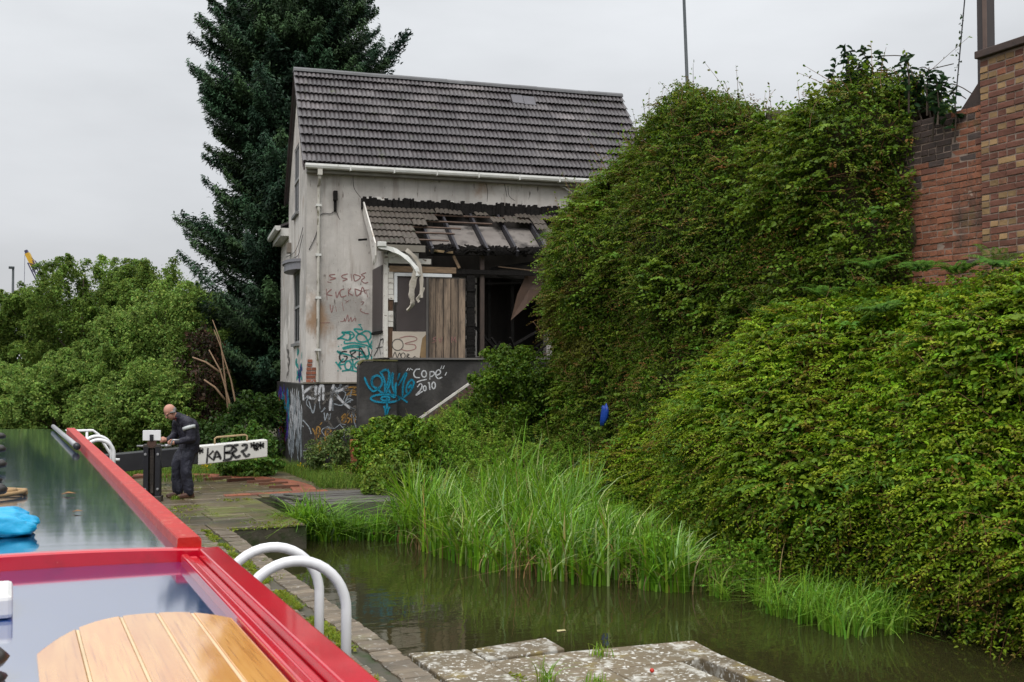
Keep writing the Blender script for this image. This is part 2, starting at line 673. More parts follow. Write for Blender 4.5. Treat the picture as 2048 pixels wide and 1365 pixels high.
def slab_mesh(name, sx, sy, h, m, seed, bev=0.008):
    r = random.Random(seed)
    b = MB()
    j = lambda: r.uniform(-.006, .006)
    t = bev
    V = [(-sx / 2, -sy / 2, -h), (sx / 2, -sy / 2, -h), (sx / 2, sy / 2, -h), (-sx / 2, sy / 2, -h)]
    V += [(-sx / 2 + j(), -sy / 2 + j(), -t), (sx / 2 + j(), -sy / 2 + j(), -t), (sx / 2 + j(), sy / 2 + j(), -t), (-sx / 2 + j(), sy / 2 + j(), -t)]
    V += [(-sx / 2 + t, -sy / 2 + t, j() * .4), (sx / 2 - t, -sy / 2 + t, j() * .4), (sx / 2 - t, sy / 2 - t, j() * .4), (-sx / 2 + t, sy / 2 - t, j() * .4)]
    Fq = [(8, 9, 10, 11)]
    for k in range(4):
        a, c = k, (k + 1) % 4
        Fq += [(a, c, 4 + c, 4 + a), (4 + a, 4 + c, 8 + c, 8 + a)]
    return b.add(V, Fq).mesh(name, m)


# transverse brick rows beside the lock; the 300 nearest in view are separate bricks
vb = [slab_mesh('paving_brick', 0.228, 0.101, 0.06, M_brickpave, k) for k in range(6)]
far = MB()
cnt = 0
y = 5.9
while y < 15.25:
    off = random.uniform(-.03, .03)
    for c in range(6):
        x = 1.36 + c * 0.238 + off * (c < 5)
        if c == 5:
            x = 2.665 + random.uniform(-.012, .006)
        dz = random.uniform(-.007, .005)
        if c >= 2 and cnt < 292:
            o = link('paving_brick', vb[(cnt * 7) % 6], pav, Matrix.Translation((x, y, 0.36 + dz)) @ Euler((random.uniform(-.03, .03), random.uniform(-.02, .02), random.uniform(-.015, .015))).to_matrix().to_4x4())
            cnt += 1
        else:
            q = len(far.v)
            far.box(x - .113, x + .113, y - .052, y + .052, .3, .36 + dz)
    y += 0.113
stuff(far.build('paving_brick', M_brickpave, pav))
# flagstones round the gate
k = 0
for (x0, x1, y0, y1) in ((1.22, 3.86, 15.3, 18.9), (1.22, 6.25, 18.92, 23.55)):
    y = y0
    while y < y1 - .05:
        d = min(random.choice((.4, .48, .56)), y1 - y)
        x = x0
        while x < x1 - .05:
            wd = random.uniform(.55, 1.0)
            if x1 - x - wd < .3:
                wd = x1 - x
            link('paving_slab', slab_mesh('paving_slab', wd - .015, d - .015, .05, M_slab, 60 + k, .012), pav,
                 Matrix.Translation((x + wd / 2, y + d / 2, .36 + random.uniform(-.008, .008))) @ Euler((random.uniform(-.008, .008), random.uniform(-.006, .006), 0)).to_matrix().to_4x4())
            x += wd
            k += 1
        y += d
# red brick quadrant that the balance beam sweeps
ac = (1.2, 20.4)
tb = [slab_mesh('track_brick', 0.225, 0.215, 0.05, M_redbrick, 90 + k) for k in range(3)]
a = -28.0
k = 0
while a < 72:
    for rr in (3.70, 3.92):
        t = radians(a)
        link('track_brick', tb[k % 3], pav, Matrix.Translation((ac[0] + rr * cos(t), ac[1] + rr * sin(t), .381 + random.uniform(-.002, .002))) @ Matrix.Rotation(t + pi / 2, 4, 'Z'))
    a += 3.75
    k += 1
rb = MB().box(-.28, .28, -.03, .03, -.03, .036).mesh('raised_foot_brick', mat('worn_track_brick', (.15, .06, .035), (.09, .045, .03), 5, .6, .004))
for (x, y) in ((2.38, 23.2), (3.02, 23.15), (3.5, 22.9), (3.83, 22.3), (4.2, 21.85), (4.5, 21.35), (4.62, 20.8), (4.68, 20.15)):
    t = math.atan2(y - ac[1], x - ac[0]) * .35
    link('raised_foot_brick', rb, pav, Matrix.Translation((x, y, .375)) @ Matrix.Rotation(t, 4, 'Z'))
for k in range(8):
    link('track_brick', tb[k % 3], pav, Matrix.Translation((3.55 + k * .232, 19.36, .373)))

# stone spit in the foreground, lichen covered slabs
spit = thing('stone_landing', '', '')
del spit['category'], spit['label']
spit['kind'] = 'structure'
b = MB()
b.box(2.802, 4.56, 2.0, 7.84, -1.5, .10)
b.box(4.8, 4.95, 2.0, 6.8, -1.5, .10)
b.box(4.56, 4.95, 6.8, 7.3, -1.5, .10)
b.build('bed', M_quay, spit)
for poly in ([(2.81, 5.9), (3.27, 5.9), (3.275, 7.83), (2.81, 7.93)],
             [(2.81, 4.0), (3.27, 4.0), (3.27, 5.88), (2.81, 5.88)],
             [(3.29, 7.50), (3.97, 7.53), (3.99, 7.91), (3.30, 7.83)],
             [(3.29, 6.95), (4.0, 6.92), (4.99, 6.87), (5.06, 7.36), (4.0, 7.47), (3.29, 7.47)],
             [(3.29, 5.4), (3.98, 5.4), (3.985, 6.9), (3.29, 6.93)],
             [(4.0, 5.4), (4.60, 5.4), (4.60, 6.85), (4.005, 6.90)],
             [(4.78, 5.3), (4.93, 5.3), (4.985, 6.85), (4.79, 6.85)],
             [(3.29, 3.4), (4.6, 3.4), (4.6, 5.38), (3.29, 5.38)]):
    z = .36 + random.uniform(-.006, .006)
    cx_, cy_ = sum(p[0] for p in poly) / len(poly), sum(p[1] for p in poly) / len(poly)
    pp = MB()
    pp.prism(poly, .102, z)
    pp.build('stone_slab', M_lichen, spit, bevel=.012)
# small iron marks and a red berry on the stone
rd = MB().ball((0, 0, 0), .017)
o = rd.build('berry', mat('berry_red', (.5, .03, .015), rough=.4))
p = PZ(1304, 1344, .375)
o.location = (p[0], p[1], .384)
tag(o, 'small round red berry lying on the lichen covered stone', 'berry')

# ------------------------------------------------------------------ timber sluice cover
M_oldwood = mat('weathered_timber', (0.125, 0.115, 0.105), (0.06, 0.056, 0.05), 5, 0.6, .004, stretch=(1, 9, 9), objrand=.15, layers=[((.06, .065, .03), 2, .56, .7, (1, 1, 1))])
M_wetwood = mat('wet_dark_timber', (0.03, 0.028, 0.024), (0.055, 0.05, 0.04), 6, 0.4, .004, stretch=(1, 6, 6))
plat = thing('sluice_cover', 'low weathered timber plank cover over the water at the end of the paving', 'platform', (4.1, 16.95, 0))
for i in range(7):
    MB().box(0.0, 2.35, .02 + i * .262, .02 + i * .262 + .215, .36 + .004 * (i % 2), .42 + .006 * (i % 3)).build('plank', M_oldwood, plat, bevel=.006)
MB().box(-.02, 2.4, -.09, -.005, .16, .43).build('front_beam', M_oldwood, plat, bevel=.008)
for x in (.12, 1.25, 2.2):
    MB().box(x, x + .12, 0, 1.85, .22, .358).build('joist', M_wetwood, plat)
for x in (-.03, 1.62):
    MB().beam((x + .32, .02, .45), (x + .02, 1.0, .45), .05, .03).build('iron_strap', M_steel, plat)
MB().tube([(.05, .1, .47), (.3, .35, .47), (.3, .8, .47), (.1, 1.15, .47)], .015, 6).build('lifting_bar', M_steel, plat)
for x in (.06, 2.25):
    MB().box(x, x + .14, -.06, .1, -1.2, .158).build('post', M_wetwood, plat)

# ------------------------------------------------------------------ narrowboat
M_blue = mat('blue_roof_paint', (0.004, 0.055, 0.26), (0.004, 0.05, 0.24), 2, 0.10, 0.0, spec=1.0, ior=3.2, coat=1.0, coatior=6.5, layers=[((.05, .06, .09), 40, .70, .76, (1, 1, 1))])
M_blueF = mat('front_roof_paint', (0.004, 0.045, 0.105), (0.004, 0.038, 0.085), 1.5, 0.08, 0.0035, 1.6, spec=.5, ior=1.5, coat=1.0, coatior=2.1, stretch=(.25, 4, 1), layers=[((.12, .13, .15), 8, .66, .76, (.4, 3, 1))])
M_red = mat('red_trim_paint', (0.56, 0.004, 0.020), (0.48, 0.004, 0.018), 5, 0.24, 0.0008, 9, spec=0.5, coat=0.8, layers=[((.34, .006, .014), 3, .55, .7, (1, .3, 1)), ((.60, .12, .11), 34, .70, .74, (1, .5, 1)), ((.10, .03, .025), 60, .74, .77, (1, 1, 1))])
M_redold = mat('worn_red_paint', (0.50, 0.022, 0.013), (0.36, 0.014, 0.012), 9, 0.4, 0.003, layers=[((.5, .13, .09), 20, .58, .66, (1, 1, 1))])
M_hull = mat('hull_black', (0.012, 0.012, 0.014), rough=.4)
boat = thing('narrowboat', 'long narrowboat with glossy blue roof, red handrails and wooden inlay, moored in the lock', 'boat', (0, 0, 0))
ZR, ZN = 1.63, 1.572      # front roof, lower rear hatch
YS = 5.78                # transverse step


def camber(x, c=.055, hw_=.9):
    return -c * (x / hw_) ** 2


def roof_strip(x0, x1, y0, y1, zf, nx, ny, m, name, parent, th=.03):
    P = np.zeros((nx + 1, ny + 1, 3))
    for i in range(nx + 1):
        for j in range(ny + 1):
            x = x0 + (x1 - x0) * i / nx
            P[i, j] = (x, y0 + (y1 - y0) * j / ny, zf(x))
    top, Q = grid_mesh(P)
    b_ = MB()
    b_.add([tuple(v) for v in top], [tuple(q) for q in Q])
    n0 = len(top)
    b_.add([(v[0], v[1], v[2] - th) for v in top], [tuple(q)[::-1] for q in Q])
    return b_.build(name, m, parent, smooth=True)


roof_f = roof_strip(-.80, .80, YS, 18.6, lambda x: ZR + .012 + camber(x, .035), 14, 30, M_blueF, 'front_roof', boat)
roof_n = roof_strip(-.86, .80, 1.6, YS - .025, lambda x: ZN + .0 + camber(x, .02), 14, 8, M_blue, 'rear_hatch_roof', boat)
# red handrails of the front roof and coaming of the rear hatch
for s in (-1, 1):
    hr = MB()
    prof = [(.79, ZR - .05), (.795, ZR + .035), (.80, ZR + .042), (.905, ZR + .042), (.915, ZR + .03), (.915, ZR - .06)]
    o0 = len(hr.v)
    ys = (YS + .02, 17.95)
    for yv in ys:
        for (px_, pz_) in prof:
            hr.v.append((s * px_, yv, pz_))
    n_ = len(prof)
    for k in range(n_ - 1):
        f_ = (o0 + k, o0 + k + 1, o0 + n_ + k + 1, o0 + n_ + k)
        hr.f.append(f_[::-1] if s > 0 else f_); hr.m.append(0)
    hr.f.append(tuple(range(n_)) if s > 0 else tuple(range(n_))[::-1]); hr.m.append(0)
    hr.f.append(tuple(range(n_, 2 * n_))[::-1] if s > 0 else tuple(range(n_, 2 * n_))); hr.m.append(0)
    hr.build('handrail', M_redold if s > 0 else M_red, boat)
    cm = MB()
    # outer flat, inner raised lip with a groove
    for (xa, xb, za, zb) in ((.795, .83, ZN - .06, ZN + .035), (.834, .875, ZN - .06, ZN + .022), (.879, .985, ZN - .06, ZN + .062)):
        cm.box(min(s * xa, s * xb), max(s * xa, s * xb), 1.6, YS - .10, za, zb)
    cm.build('hatch_coaming', M_red, boat, bevel=.008)
    # cabin side, gunwale, hull
    sd = MB()
    sd.add([(s * .91, 1.6, ZR - .08), (s * 1.0, 1.6, .62), (s * 1.0, 18.6, .62), (s * .91, 18.6, ZR - .08)], [(0, 1, 2, 3) if s < 0 else (3, 2, 1, 0)])
    sd.build('cabin_side', M_blue, boat)
    gw = MB().box(min(s * .98, s * 1.05), max(s * .98, s * 1.05), 0.4, 18.8, .56, .62)
    gw.build('gunwale', M_hull, boat)
    hl = MB().box(min(s * 1.0, s * 1.04), max(s * 1.0, s * 1.04), 0.4, 18.8, -.5, .558)
    hl.build('hull_side', M_hull, boat)
# transverse red band at the step (a vertical face with a rounded lip), following the camber
st = MB()
N = 16
for k in range(N + 1):
    x = -.93 + 1.86 * k / N
    c_ = camber(x, .03)
    for (dy, zz) in ((-.024, ZN - .04), (-.024, ZR + .008 + c_), (-.016, ZR + .017 + c_), (.02, ZR + .019 + c_), (.028, ZR - .03)):
        st.v.append((x, YS + dy, zz))
for k in range(N):
    for q in range(4):
        a_ = k * 5 + q
        st.f.append((a_, a_ + 5, a_ + 6, a_ + 1)); st.m.append(0)
st.f.append((0, 1, 2, 3, 4)); st.m.append(0)
st.f.append(tuple(N * 5 + q for q in (4, 3, 2, 1, 0))); st.m.append(0)
st.build('red_cross_trim', M_red, boat)
# front end of the cabin and the bow
fr = MB()
fr.add([(-.91, 18.6, ZR - .08), (.91, 18.6, ZR - .08), (1.0, 18.6, .5), (-1.0, 18.6, .5)], [(0, 1, 2, 3)])
fr.add([(-1.04, 18.8, .6), (1.04, 18.8, .6), (1.04, 18.8, -.5), (-1.04, 18.8, -.5), (0, 20.6, .8), (0, 20.5, -.5)],
       [(1, 4, 5, 2), (4, 0, 3, 5), (0, 4, 1)])
fr.build('bow', M_hull, boat)
# varnished wooden inlay: five planks with a rounded front
M_wood = mat('varnished_wood', (0.80, 0.43, 0.12), (0.60, 0.24, 0.05), 2.6, 0.2, .0008, coat=1.0, coatior=3.0, spec=.5, stretch=(9, .7, 1), objrand=.10, layers=[((.46, .18, .04), 4, .56, .70, (22, .5, 1)), ((.30, .11, .03), 7, .70, .74, (1, .7, 1))])
M_seam = mat('pale_seam', (0.68, 0.52, 0.32), rough=.4)


def ov_front(x):                       # front outline of the inlay
    t = (x - .50) / .42
    return 4.46 - .55 * abs(t) ** 2.6 - (.03 * t)


seams = [.085, .235, .40, .535, .66, .792]
for k in range(5):
    xa, xb = seams[k] + .006, seams[k + 1] - .006
    pts = [(xa + (xb - xa) * i / 5, ov_front(xa + (xb - xa) * i / 5)) for i in range(6)]
    poly = [(xa, 1.75), (xb, 1.75)] + [pts[i] for i in range(5, -1, -1)]
    MB().prism(poly, ZN - .01, ZN + .012).build('wood_plank', M_wood, boat, bevel=.003)
    if k < 4:
        MB().box(xb + .001, xb + .011, 1.75, ov_front(xb) - .01, ZN - .01, ZN + .009).build('plank_seam', M_seam, boat)
MB().lathe([(.0, 0), (.10, 0), (.11, .015), (.08, .03), (.06, .035), (.06, .05), (.10, .055), (.115, .075), (.09, .10), (.0, .11)], (-.105, 3.72, ZN), 20).build('mushroom_vent', mat('dark_pewter', (.06, .055, .05), rough=.35, metal=.4), boat, smooth=True)
# loose things lying on the roof
bx = MB()
bx.box(-.30, .02, 4.62, 4.98, 0, .09)
o = bx.build('box', mat('white_plastic', (.72, .72, .70), rough=.4), None, bevel=.018)
o.location = (0, 0, ZN + .002)
tag(o, 'small white plastic box on the glossy blue rear roof', 'box')
# crumpled turquoise bag
bg = MB().ball((0, 0, 0), 1, 40, 26)
Vb = np.array(bg.v)
d_ = .92 + .16 * fbm(Vb * 1.3 + 3, 2, 5)[:, None] - .26 * np.abs(vnoise(Vb * np.array([1.2, 2.4, 2.4]) + 5, 9))[:, None] - .10 * np.abs(vnoise(Vb * 4.5, 19))[:, None]
Vb = Vb * d_
Vb[:, 0] *= .32
Vb[:, 1] *= .24
Vb[:, 2] = np.maximum(Vb[:, 2] * .115, -.045)
bg.v = [tuple(v) for v in Vb]
o = bg.build('plastic_bag', mat('turquoise_plastic', (0.0, .36, .62), (0.0, .28, .55), 6, .28, .01, 9, spec=.6), None, smooth=True)
o.location = (-.12, 6.55, ZR + .058)
tag(o, 'crumpled turquoise plastic bag lying on the blue roof', 'bag')
# rope coil
M_rope = mat('tan_rope', (.42, .27, .13), (.3, .2, .1), 60, .8, .004)
rp = MB()
pts = [((.24 - .05 * (i > 15)) * cos(i * .42), .20 * sin(i * .42) + .03 * sin(i), .014 + .0012 * i) for i in range(30)]
rp.tube(pts, .017, 7)
o = rp.build('rope', M_rope, None, smooth=True)
o.location = (-.13, 8.55, ZR + .012)
tag(o, 'tan mooring rope coiled on the boat roof', 'rope')
for k, yv in enumerate((7.6, 9.7, 11.6, 13.9)):
    mv = MB().lathe([(.0, 0), (.09, 0), (.10, .02), (.07, .04), (.05, .06), (.05, .11), (.12, .12), (.13, .15), (.10, .18), (.0, .2)], (-.135 - .01 * k, yv, ZR + .01), 14)
    mv.build('mushroom_vent', MATS['dark_pewter'], boat, smooth=True)
for k, (px_, py_, lab) in enumerate(((137, 987, 'larger brown leaf on the blue roof near the rope coil'), (155, 1022, 'smaller brown leaf on the blue roof near the bag'))):
    p = PZ(px_, py_, ZR + .02)
    lf = MB()
    lf.add([(-.05, 0, 0), (-.01, -.03, .012), (.05, 0, .004), (0, .03, .014), (-.05, 0, -.003), (-.01, -.03, .009), (.05, 0, .001), (0, .03, .011)], [(0, 1, 2, 3), (7, 6, 5, 4), (0, 4, 5, 1), (1, 5, 6, 2), (2, 6, 7, 3), (3, 7, 4, 0)])
    o = lf.build('fallen_leaf', mat('dry_leaf', (.30, .15, .05), rough=.7))
    o.location = (p[0], p[1], ZR + .016)
    o.scale = (1.0 - .35 * k,) * 3
    tag(o, lab, 'leaf')
# aluminium pole end lying beside the handrail
pole = thing('boat_pole', 'silver pole with a black end cap lying along the boat roof', 'pole', (.70, 13.4, ZR + .05))
MB().box(.035, .085, -7.55, -5.4, -.045, -.036).build('pale_strip', M_galv, boat) if False else MB().tube([(0.0, 0, 0), (-.08, 5.0, 0)], .032, 10).build('shaft', M_galv, pole, smooth=True)
MB().tube([(0.001, -.12, 0), (0, .03, 0)], .04, 10).build('end_cap', M_black, pole, smooth=True)

# ------------------------------------------------------------------ white ladder hoops
def hoop(x0, x1, Y, zt, label, group, r=.033, zl=.36, zr=.36):
    t = thing('ladder_hoop', label, 'handrail', ((x0 + x1) / 2, Y, .36), 0, group)
    c, R_ = (x0 + x1) / 2, (x1 - x0) / 2
    pts = [(x1 - c, 0, zr - .36), (x1 - c, 0, zt - .36 - R_)]
    pts += [(R_ * cos(a_), 0, zt - .36 - R_ * (1 - sin(a_)) ) for a_ in np.linspace(.12, pi - .55, 16)]
    lx, lz = pts[-1][0], pts[-1][2]
    pts += [(x0 - c - .12, 0, lz - .28), (x0 - c - .16, 0, lz - .55), (x0 - c - .16, 0, zl - .36)]
    MB().tube(pts, r, 12).build('rail', M_white, t, smooth=True)
    MB().lathe([(.0, 0), (.06, 0), (.06, .012), (.03, .016), (0, .016)], (x1 - c, 0, .002), 12).build('foot_plate', M_white, t)
    return t


hoop(1.25, 1.90, 6.5, 1.385, 'nearer curved white ladder hoop standing beside the boat', 'white hoops beside the rear of the boat')
hoop(1.25, 1.90, 7.14, 1.375, 'second curved white ladder hoop, just beyond the nearer one', 'white hoops beside the rear of the boat')
hoop(1.14, 1.64, 20.3, 1.40, 'far white ladder hoop in front of the lock gate', 'white hoops at the lock gate')
hoop(1.14, 1.64, 19.85, 1.36, 'white ladder hoop one step nearer than the one at the lock gate', 'white hoops at the lock gate')
gr = thing('guard_rail', 'straight white tubular guard rail sloping down at its end by the lock gate', 'handrail', (1.2, 20.8, .36))
MB().tube([(-.75, 0, 0.1), (-.75, 0, 1.08), (-.70, 0, 1.12), (.16, 0, 1.12), (.25, 0, 1.05), (.50, 0, .62), (.56, 0, .58), (.62, 0, .58)], .026, 10).build('rail', M_white, gr, smooth=True)
MB().tube([(.06, 0, 0), (.06, 0, 1.10)], .024, 10).build('post', M_white, gr, smooth=True)

# ------------------------------------------------------------------ lock gate with balance beam
gate = thing('lock_gate', 'lock gate with a long black balance beam and graffiti on its white end', 'lock gate', (0, 21.45, 0))
BZ0, BZ1 = .93, 1.19


def beam_part(x0, x1, m, name):
    def top(x): return .99 + (x - 1.57) * .0691
    b_ = MB()
    h0, h1 = .36, .335
    vs = []
    for (x, h) in ((x0, h0), (x1, h1)):
        for (yy, zz) in ((-.17, top(x) - h), (.17, top(x) - h), (.17, top(x)), (-.17, top(x))):
            vs.append((x, yy, zz))
    b_.add(vs, [(3, 2, 1, 0), (4, 5, 6, 7), (0, 1, 5, 4), (1, 2, 6, 5), (2, 3, 7, 6), (3, 0, 4, 7)])
    return b_.build(name, m, gate, bevel=.015)


bb = beam_part(-1.0, 3.28, M_black, 'balance_beam')
M_beamwhite = mat('worn_white_paint', (.66, .66, .63), (.56, .55, .52), 4, .5, .002, layers=[((.25, .21, .16), 5, .62, .72, (1, 1, 3))])
be = beam_part(3.282, 4.61, M_beamwhite, 'white_beam_end')
be['label'] = 'white painted beam end with black graffiti'
MB().tube([(3.62, 0, 1.13), (3.62, 0, 1.24), (3.66, 0, 1.265), (4.2, 0, 1.30), (4.24, 0, 1.28), (4.24, 0, 1.17)], .018, 8).build('handle', mat('rusty_yellow', (.38, .27, .14), rough=.6), gate, smooth=True)
for k in range(6):
    MB().box(-1.15 + k * .385, -1.15 + k * .385 + .37, -.06, .06, -1.3, .62).build('plank', M_wetwood, gate)
MB().box(1.16, 1.42, -.13, .13, -1.3, .78).build('heel_post', M_wetwood, gate, bevel=.01)
MB().box(-1.2, 1.15, -.25, -.07, .56, .66).build('walkway', M_oldwood, gate)


def soft_edges(o):
    a = o.data.attributes.new('edge', 'FLOAT', 'POINT')
    a.data.foreach_set('value', np.tile(np.array([0, 1, 1, 0], np.float32), len(o.data.vertices) // 4))
    return o


# ------------------------------------------------------------------ spray paint strokes: thin flat ribbons on a wall
def ribbon(mb, P3, width, nrm, mi=0, jag=.12):
    """P3: list of 3-D points on the wall; nrm: wall normal."""
    P3 = [np.array(p, float) for p in P3]
    Q = [P3[0]]
    for p in P3[1:]:
        if np.linalg.norm(p - Q[-1]) > 1e-4:
            Q.append(p)
    if len(Q) < 2:
        return
    nrm = np.array(nrm, float)
    vs = []
    for i, p in enumerate(Q):
        t = Q[min(i + 1, len(Q) - 1)] - Q[max(i - 1, 0)]
        t = t / max(np.linalg.norm(t), 1e-9)
        b_ = np.cross(nrm, t)
        w_ = width * .5 * (1 + jag * random.uniform(-1, 1))
        if i in (0, len(Q) - 1):
            w_ *= .6
        vs += [p + b_ * w_ * 1.45, p + b_ * w_ * .6, p - b_ * w_ * .6, p - b_ * w_ * 1.45]
    fs = [(4 * i + k, 4 * i + k + 1, 4 * i + k + 5, 4 * i + k + 4) for i in range(len(Q) - 1) for k in range(3)]
    mb.add(vs, fs, mi)


M_spray = {c: mat('spray_' + c, v, tuple(x * .75 for x in v), 12, .7, layers=[(tuple(.5 * x + .03 for x in v), 34, .56, .66, (1, 1, 1)), (tuple(.35 * x + .10 for x in v), 70, .64, .70, (1, 1, 1))]) for c, v in dict(
    black=(.02, .02, .022), white=(.62, .63, .66), teal=(0.0, .30, .28), blue=(0.0, .22, .36), red=(.24, .06, .055),
    maroon=(.33, .16, .15), gold=(.36, .20, .05), grey=(.34, .38, .42), orange=(.55, .09, .03), indigo=(.06, .04, .30), grime=(.12, .11, .10)).items()}


for m_ in M_spray.values():
    nn_, ll_ = m_.node_tree.nodes, m_.node_tree.links
    at_ = nn_.new('ShaderNodeAttribute')
    at_.attribute_name = 'edge'
    no_ = nn_.new('ShaderNodeTexNoise')
    no_.inputs['Scale'].default_value = 38
    no_.inputs['Detail'].default_value = 4
    ge_ = nn_.new('ShaderNodeNewGeometry')
    ll_.new(ge_.outputs['Position'], no_.inputs['Vector'])
    mr_ = nn_.new('ShaderNodeMapRange')
    mr_.inputs['From Min'].default_value = .25
    mr_.inputs['From Max'].default_value = .55
    mr_.inputs['To Min'].default_value = .45
    mr_.inputs['To Max'].default_value = 1.0
    ll_.new(no_.outputs['Fac'], mr_.inputs['Value'])
    mu_ = nn_.new('ShaderNodeMath')
    mu_.operation = 'MULTIPLY'
    ll_.new(at_.outputs['Fac'], mu_.inputs[0])
    ll_.new(mr_.outputs['Result'], mu_.inputs[1])
    ll_.new(mu_.outputs['Value'], nn_['Principled BSDF'].inputs['Alpha'])


def spray(name, parent, colour, width, strokes, fn, n, label=None, sm=4, clip=None):
    """strokes in photo pixels; fn(px, py) -> point on the wall in the parent's space; n: that wall's normal."""
    mb = MB()
    for s_ in strokes:
        pts = smooth_poly(s_, sm)
        runs = [[]]
        for i in range(len(pts)):
            if clip is not None and not clip(pts[i]):
                if runs[-1]:
                    runs.append([])
                continue
            runs[-1].append(pts[i])
        for r_ in runs:
            if len(r_) > 1:
                ribbon(mb, [fn(*p[:2]) for p in r_], width, n)
    if not mb.v:
        return None
    o = soft_edges(mb.build(name, M_spray[colour], parent))
    if label:
        o['label'] = label
    return o


def crop(ox, oy, k, strokes):
    return [[(ox + k * x, oy + k * y) for (x, y) in s_] for s_ in strokes]


def ell(cx, cy, rx, ry, n=14, a0=0.0, turns=1.0):
    return [(cx + rx * cos(a0 + 2 * pi * turns * i / n), cy + ry * sin(a0 + 2 * pi * turns * i / n)) for i in range(n + 1)]


def on_beam(x, y):
    p = PY(x, y, 21.45 - .176)
    return (p[0], p[1] - 21.45, p[2])


star = lambda cx, cy, r: [[(cx - r, cy - r * .6), (cx + r, cy + r * .6)], [(cx - r, cy + r * .6), (cx + r, cy - r * .6)], [(cx, cy - r), (cx, cy + r)], [(cx - r, cy), (cx + r, cy)]]
spray('graffiti', gate, 'black', .05, crop(240, 780, .2832, [
    [(622, 410), (612, 520)], [(660, 430), (622, 470)], [(622, 465), (665, 500)],
    [(662, 495), (684, 435), (712, 492)], [(670, 475), (706, 472)],
    [(738, 400), (738, 492)], [(735, 400), (790, 395), (785, 430), (740, 445)], [(740, 445), (790, 450), (780, 488), (725, 500)],
    [(838, 388), (800, 400), (822, 425), (795, 445), (820, 478), (852, 462)],
    [(858, 395), (895, 388), (888, 420), (852, 440)], [(866, 440), (890, 470), (918, 452)]])
    + crop(240, 780, .2832, star(565, 430, 24) + star(945, 392, 24) + star(992, 392, 26) + star(962, 415, 16)),
    on_beam, (0, -1, 0), 'black sprayed letters KABEE with stars', 3)

# ------------------------------------------------------------------ paddle gear
pg = thing('paddle_gear', 'black lock paddle gear post with a white top board', 'paddle gear', (2.18, 18.95, .36))
pg.rotation_euler.z = -radians(17)
for s in (-1, 1):
    MB().box(s * .095 - .04, s * .095 + .04, -.09, .09, 0, .93).build('post', M_black, pg, bevel=.006)
MB().box(-.05, .05, .03, .07, 0, .9).build('back_plate', M_steel, pg)
MB().box(-.16, .16, -.12, .12, 0, .10).build('base', M_steel, pg, bevel=.01)
rk = MB().box(-.022, .022, -.05, -.01, .15, 1.1)
for i in range(28):
    rk.box(-.03, .03, -.062, -.05, .3 + i * .024, .312 + i * .024)
rk.build('rack', M_steel, pg)
MB().box(-.145, .145, -.10, -.07, 1.03, 1.20).build('white_board', M_white, pg, bevel=.004)
MB().box(-.03, .03, -.115, -.099, 1.03, 1.13).build('board_slot', M_black, pg)
gb = MB()
gb.tube([(-.25, -.03, .935), (.22, -.03, .935)], .016, 8)
gb.build('spindle', M_galv, pg, smooth=True)
MB().box(-.14, .14, -.09, .08, .90, .965).build('gear_box', M_steel, pg, bevel=.008)
pn = MB()
pts = []
for i in range(24):
    a_ = 2 * pi * i / 24
    r_ = .085 if i % 2 else .065
    pts.append((r_ * cos(a_), r_ * sin(a_)))
pn.prism(pts, -.02, .02)
pn.xf(Matrix.Translation((0, -.075, .985)) @ Matrix.Rotation(pi / 2, 4, 'X'))
pn.build('pinion', mat('rusty_iron', (.09, .045, .03), (.05, .03, .025), 20, .6, .003), pg)
for (x, z) in ((-.10, .80), (.10, .80), (-.10, .22), (.10, .22)):
    MB().lathe([(0, 0), (.022, 0), (.022, .016), (0, .018)], (0, 0, 0), 8).xf(Matrix.Translation((x, -.09, z)) @ Matrix.Rotation(pi / 2, 4, 'X')).build('bolt', M_galv, pg)


def prj(p):
    v = np.array(p, float) - _C
    d = v @ _FW
    return 1024 + F * (v @ _R) / d, 682.5 - F * (v @ _U) / d


# ------------------------------------------------------------------ the person
def cap(mb, p0, p1, r0, r1, n=12):
    p0, p1 = Vector(p0), Vector(p1)
    t = (p1 - p0).normalized()
    pts, rs = [], []
    for a_ in (82, 55, 28):
        pts.append(p0 - t * r0 * sin(radians(a_))); rs.append(r0 * cos(radians(a_)))
    pts += [p0, (p0 + p1) / 2, p1]; rs += [r0, (r0 + r1) / 2, r1]
    for a_ in (28, 55, 82):
        pts.append(p1 + t * r1 * sin(radians(a_))); rs.append(r1 * cos(radians(a_)))
    return mb.tube(pts, rs, n)


def chain(mb, pts, rs):
    for i in range(len(pts) - 1):
        cap(mb, pts[i], pts[i + 1], rs[i], rs[i + 1])


TX = bpy.data.textures.new('folds', 'CLOUDS')
TX.noise_scale = .17
TX.noise_depth = 2


def fuse(mb, name, m, parent, voxel, sm=3, base=None, folds=0.0):
    o = mb.build(name, m, parent)
    r = o.modifiers.new('remesh', 'REMESH')
    r.mode = 'VOXEL'
    r.voxel_size = voxel
    r.use_smooth_shade = True
    s_ = o.modifiers.new('smooth', 'SMOOTH')
    s_.factor = .5
    s_.iterations = sm
    if folds:
        dmod = o.modifiers.new('folds', 'DISPLACE')
        dmod.texture = TX
        dmod.strength = folds
        dmod.mid_level = .5
    return o


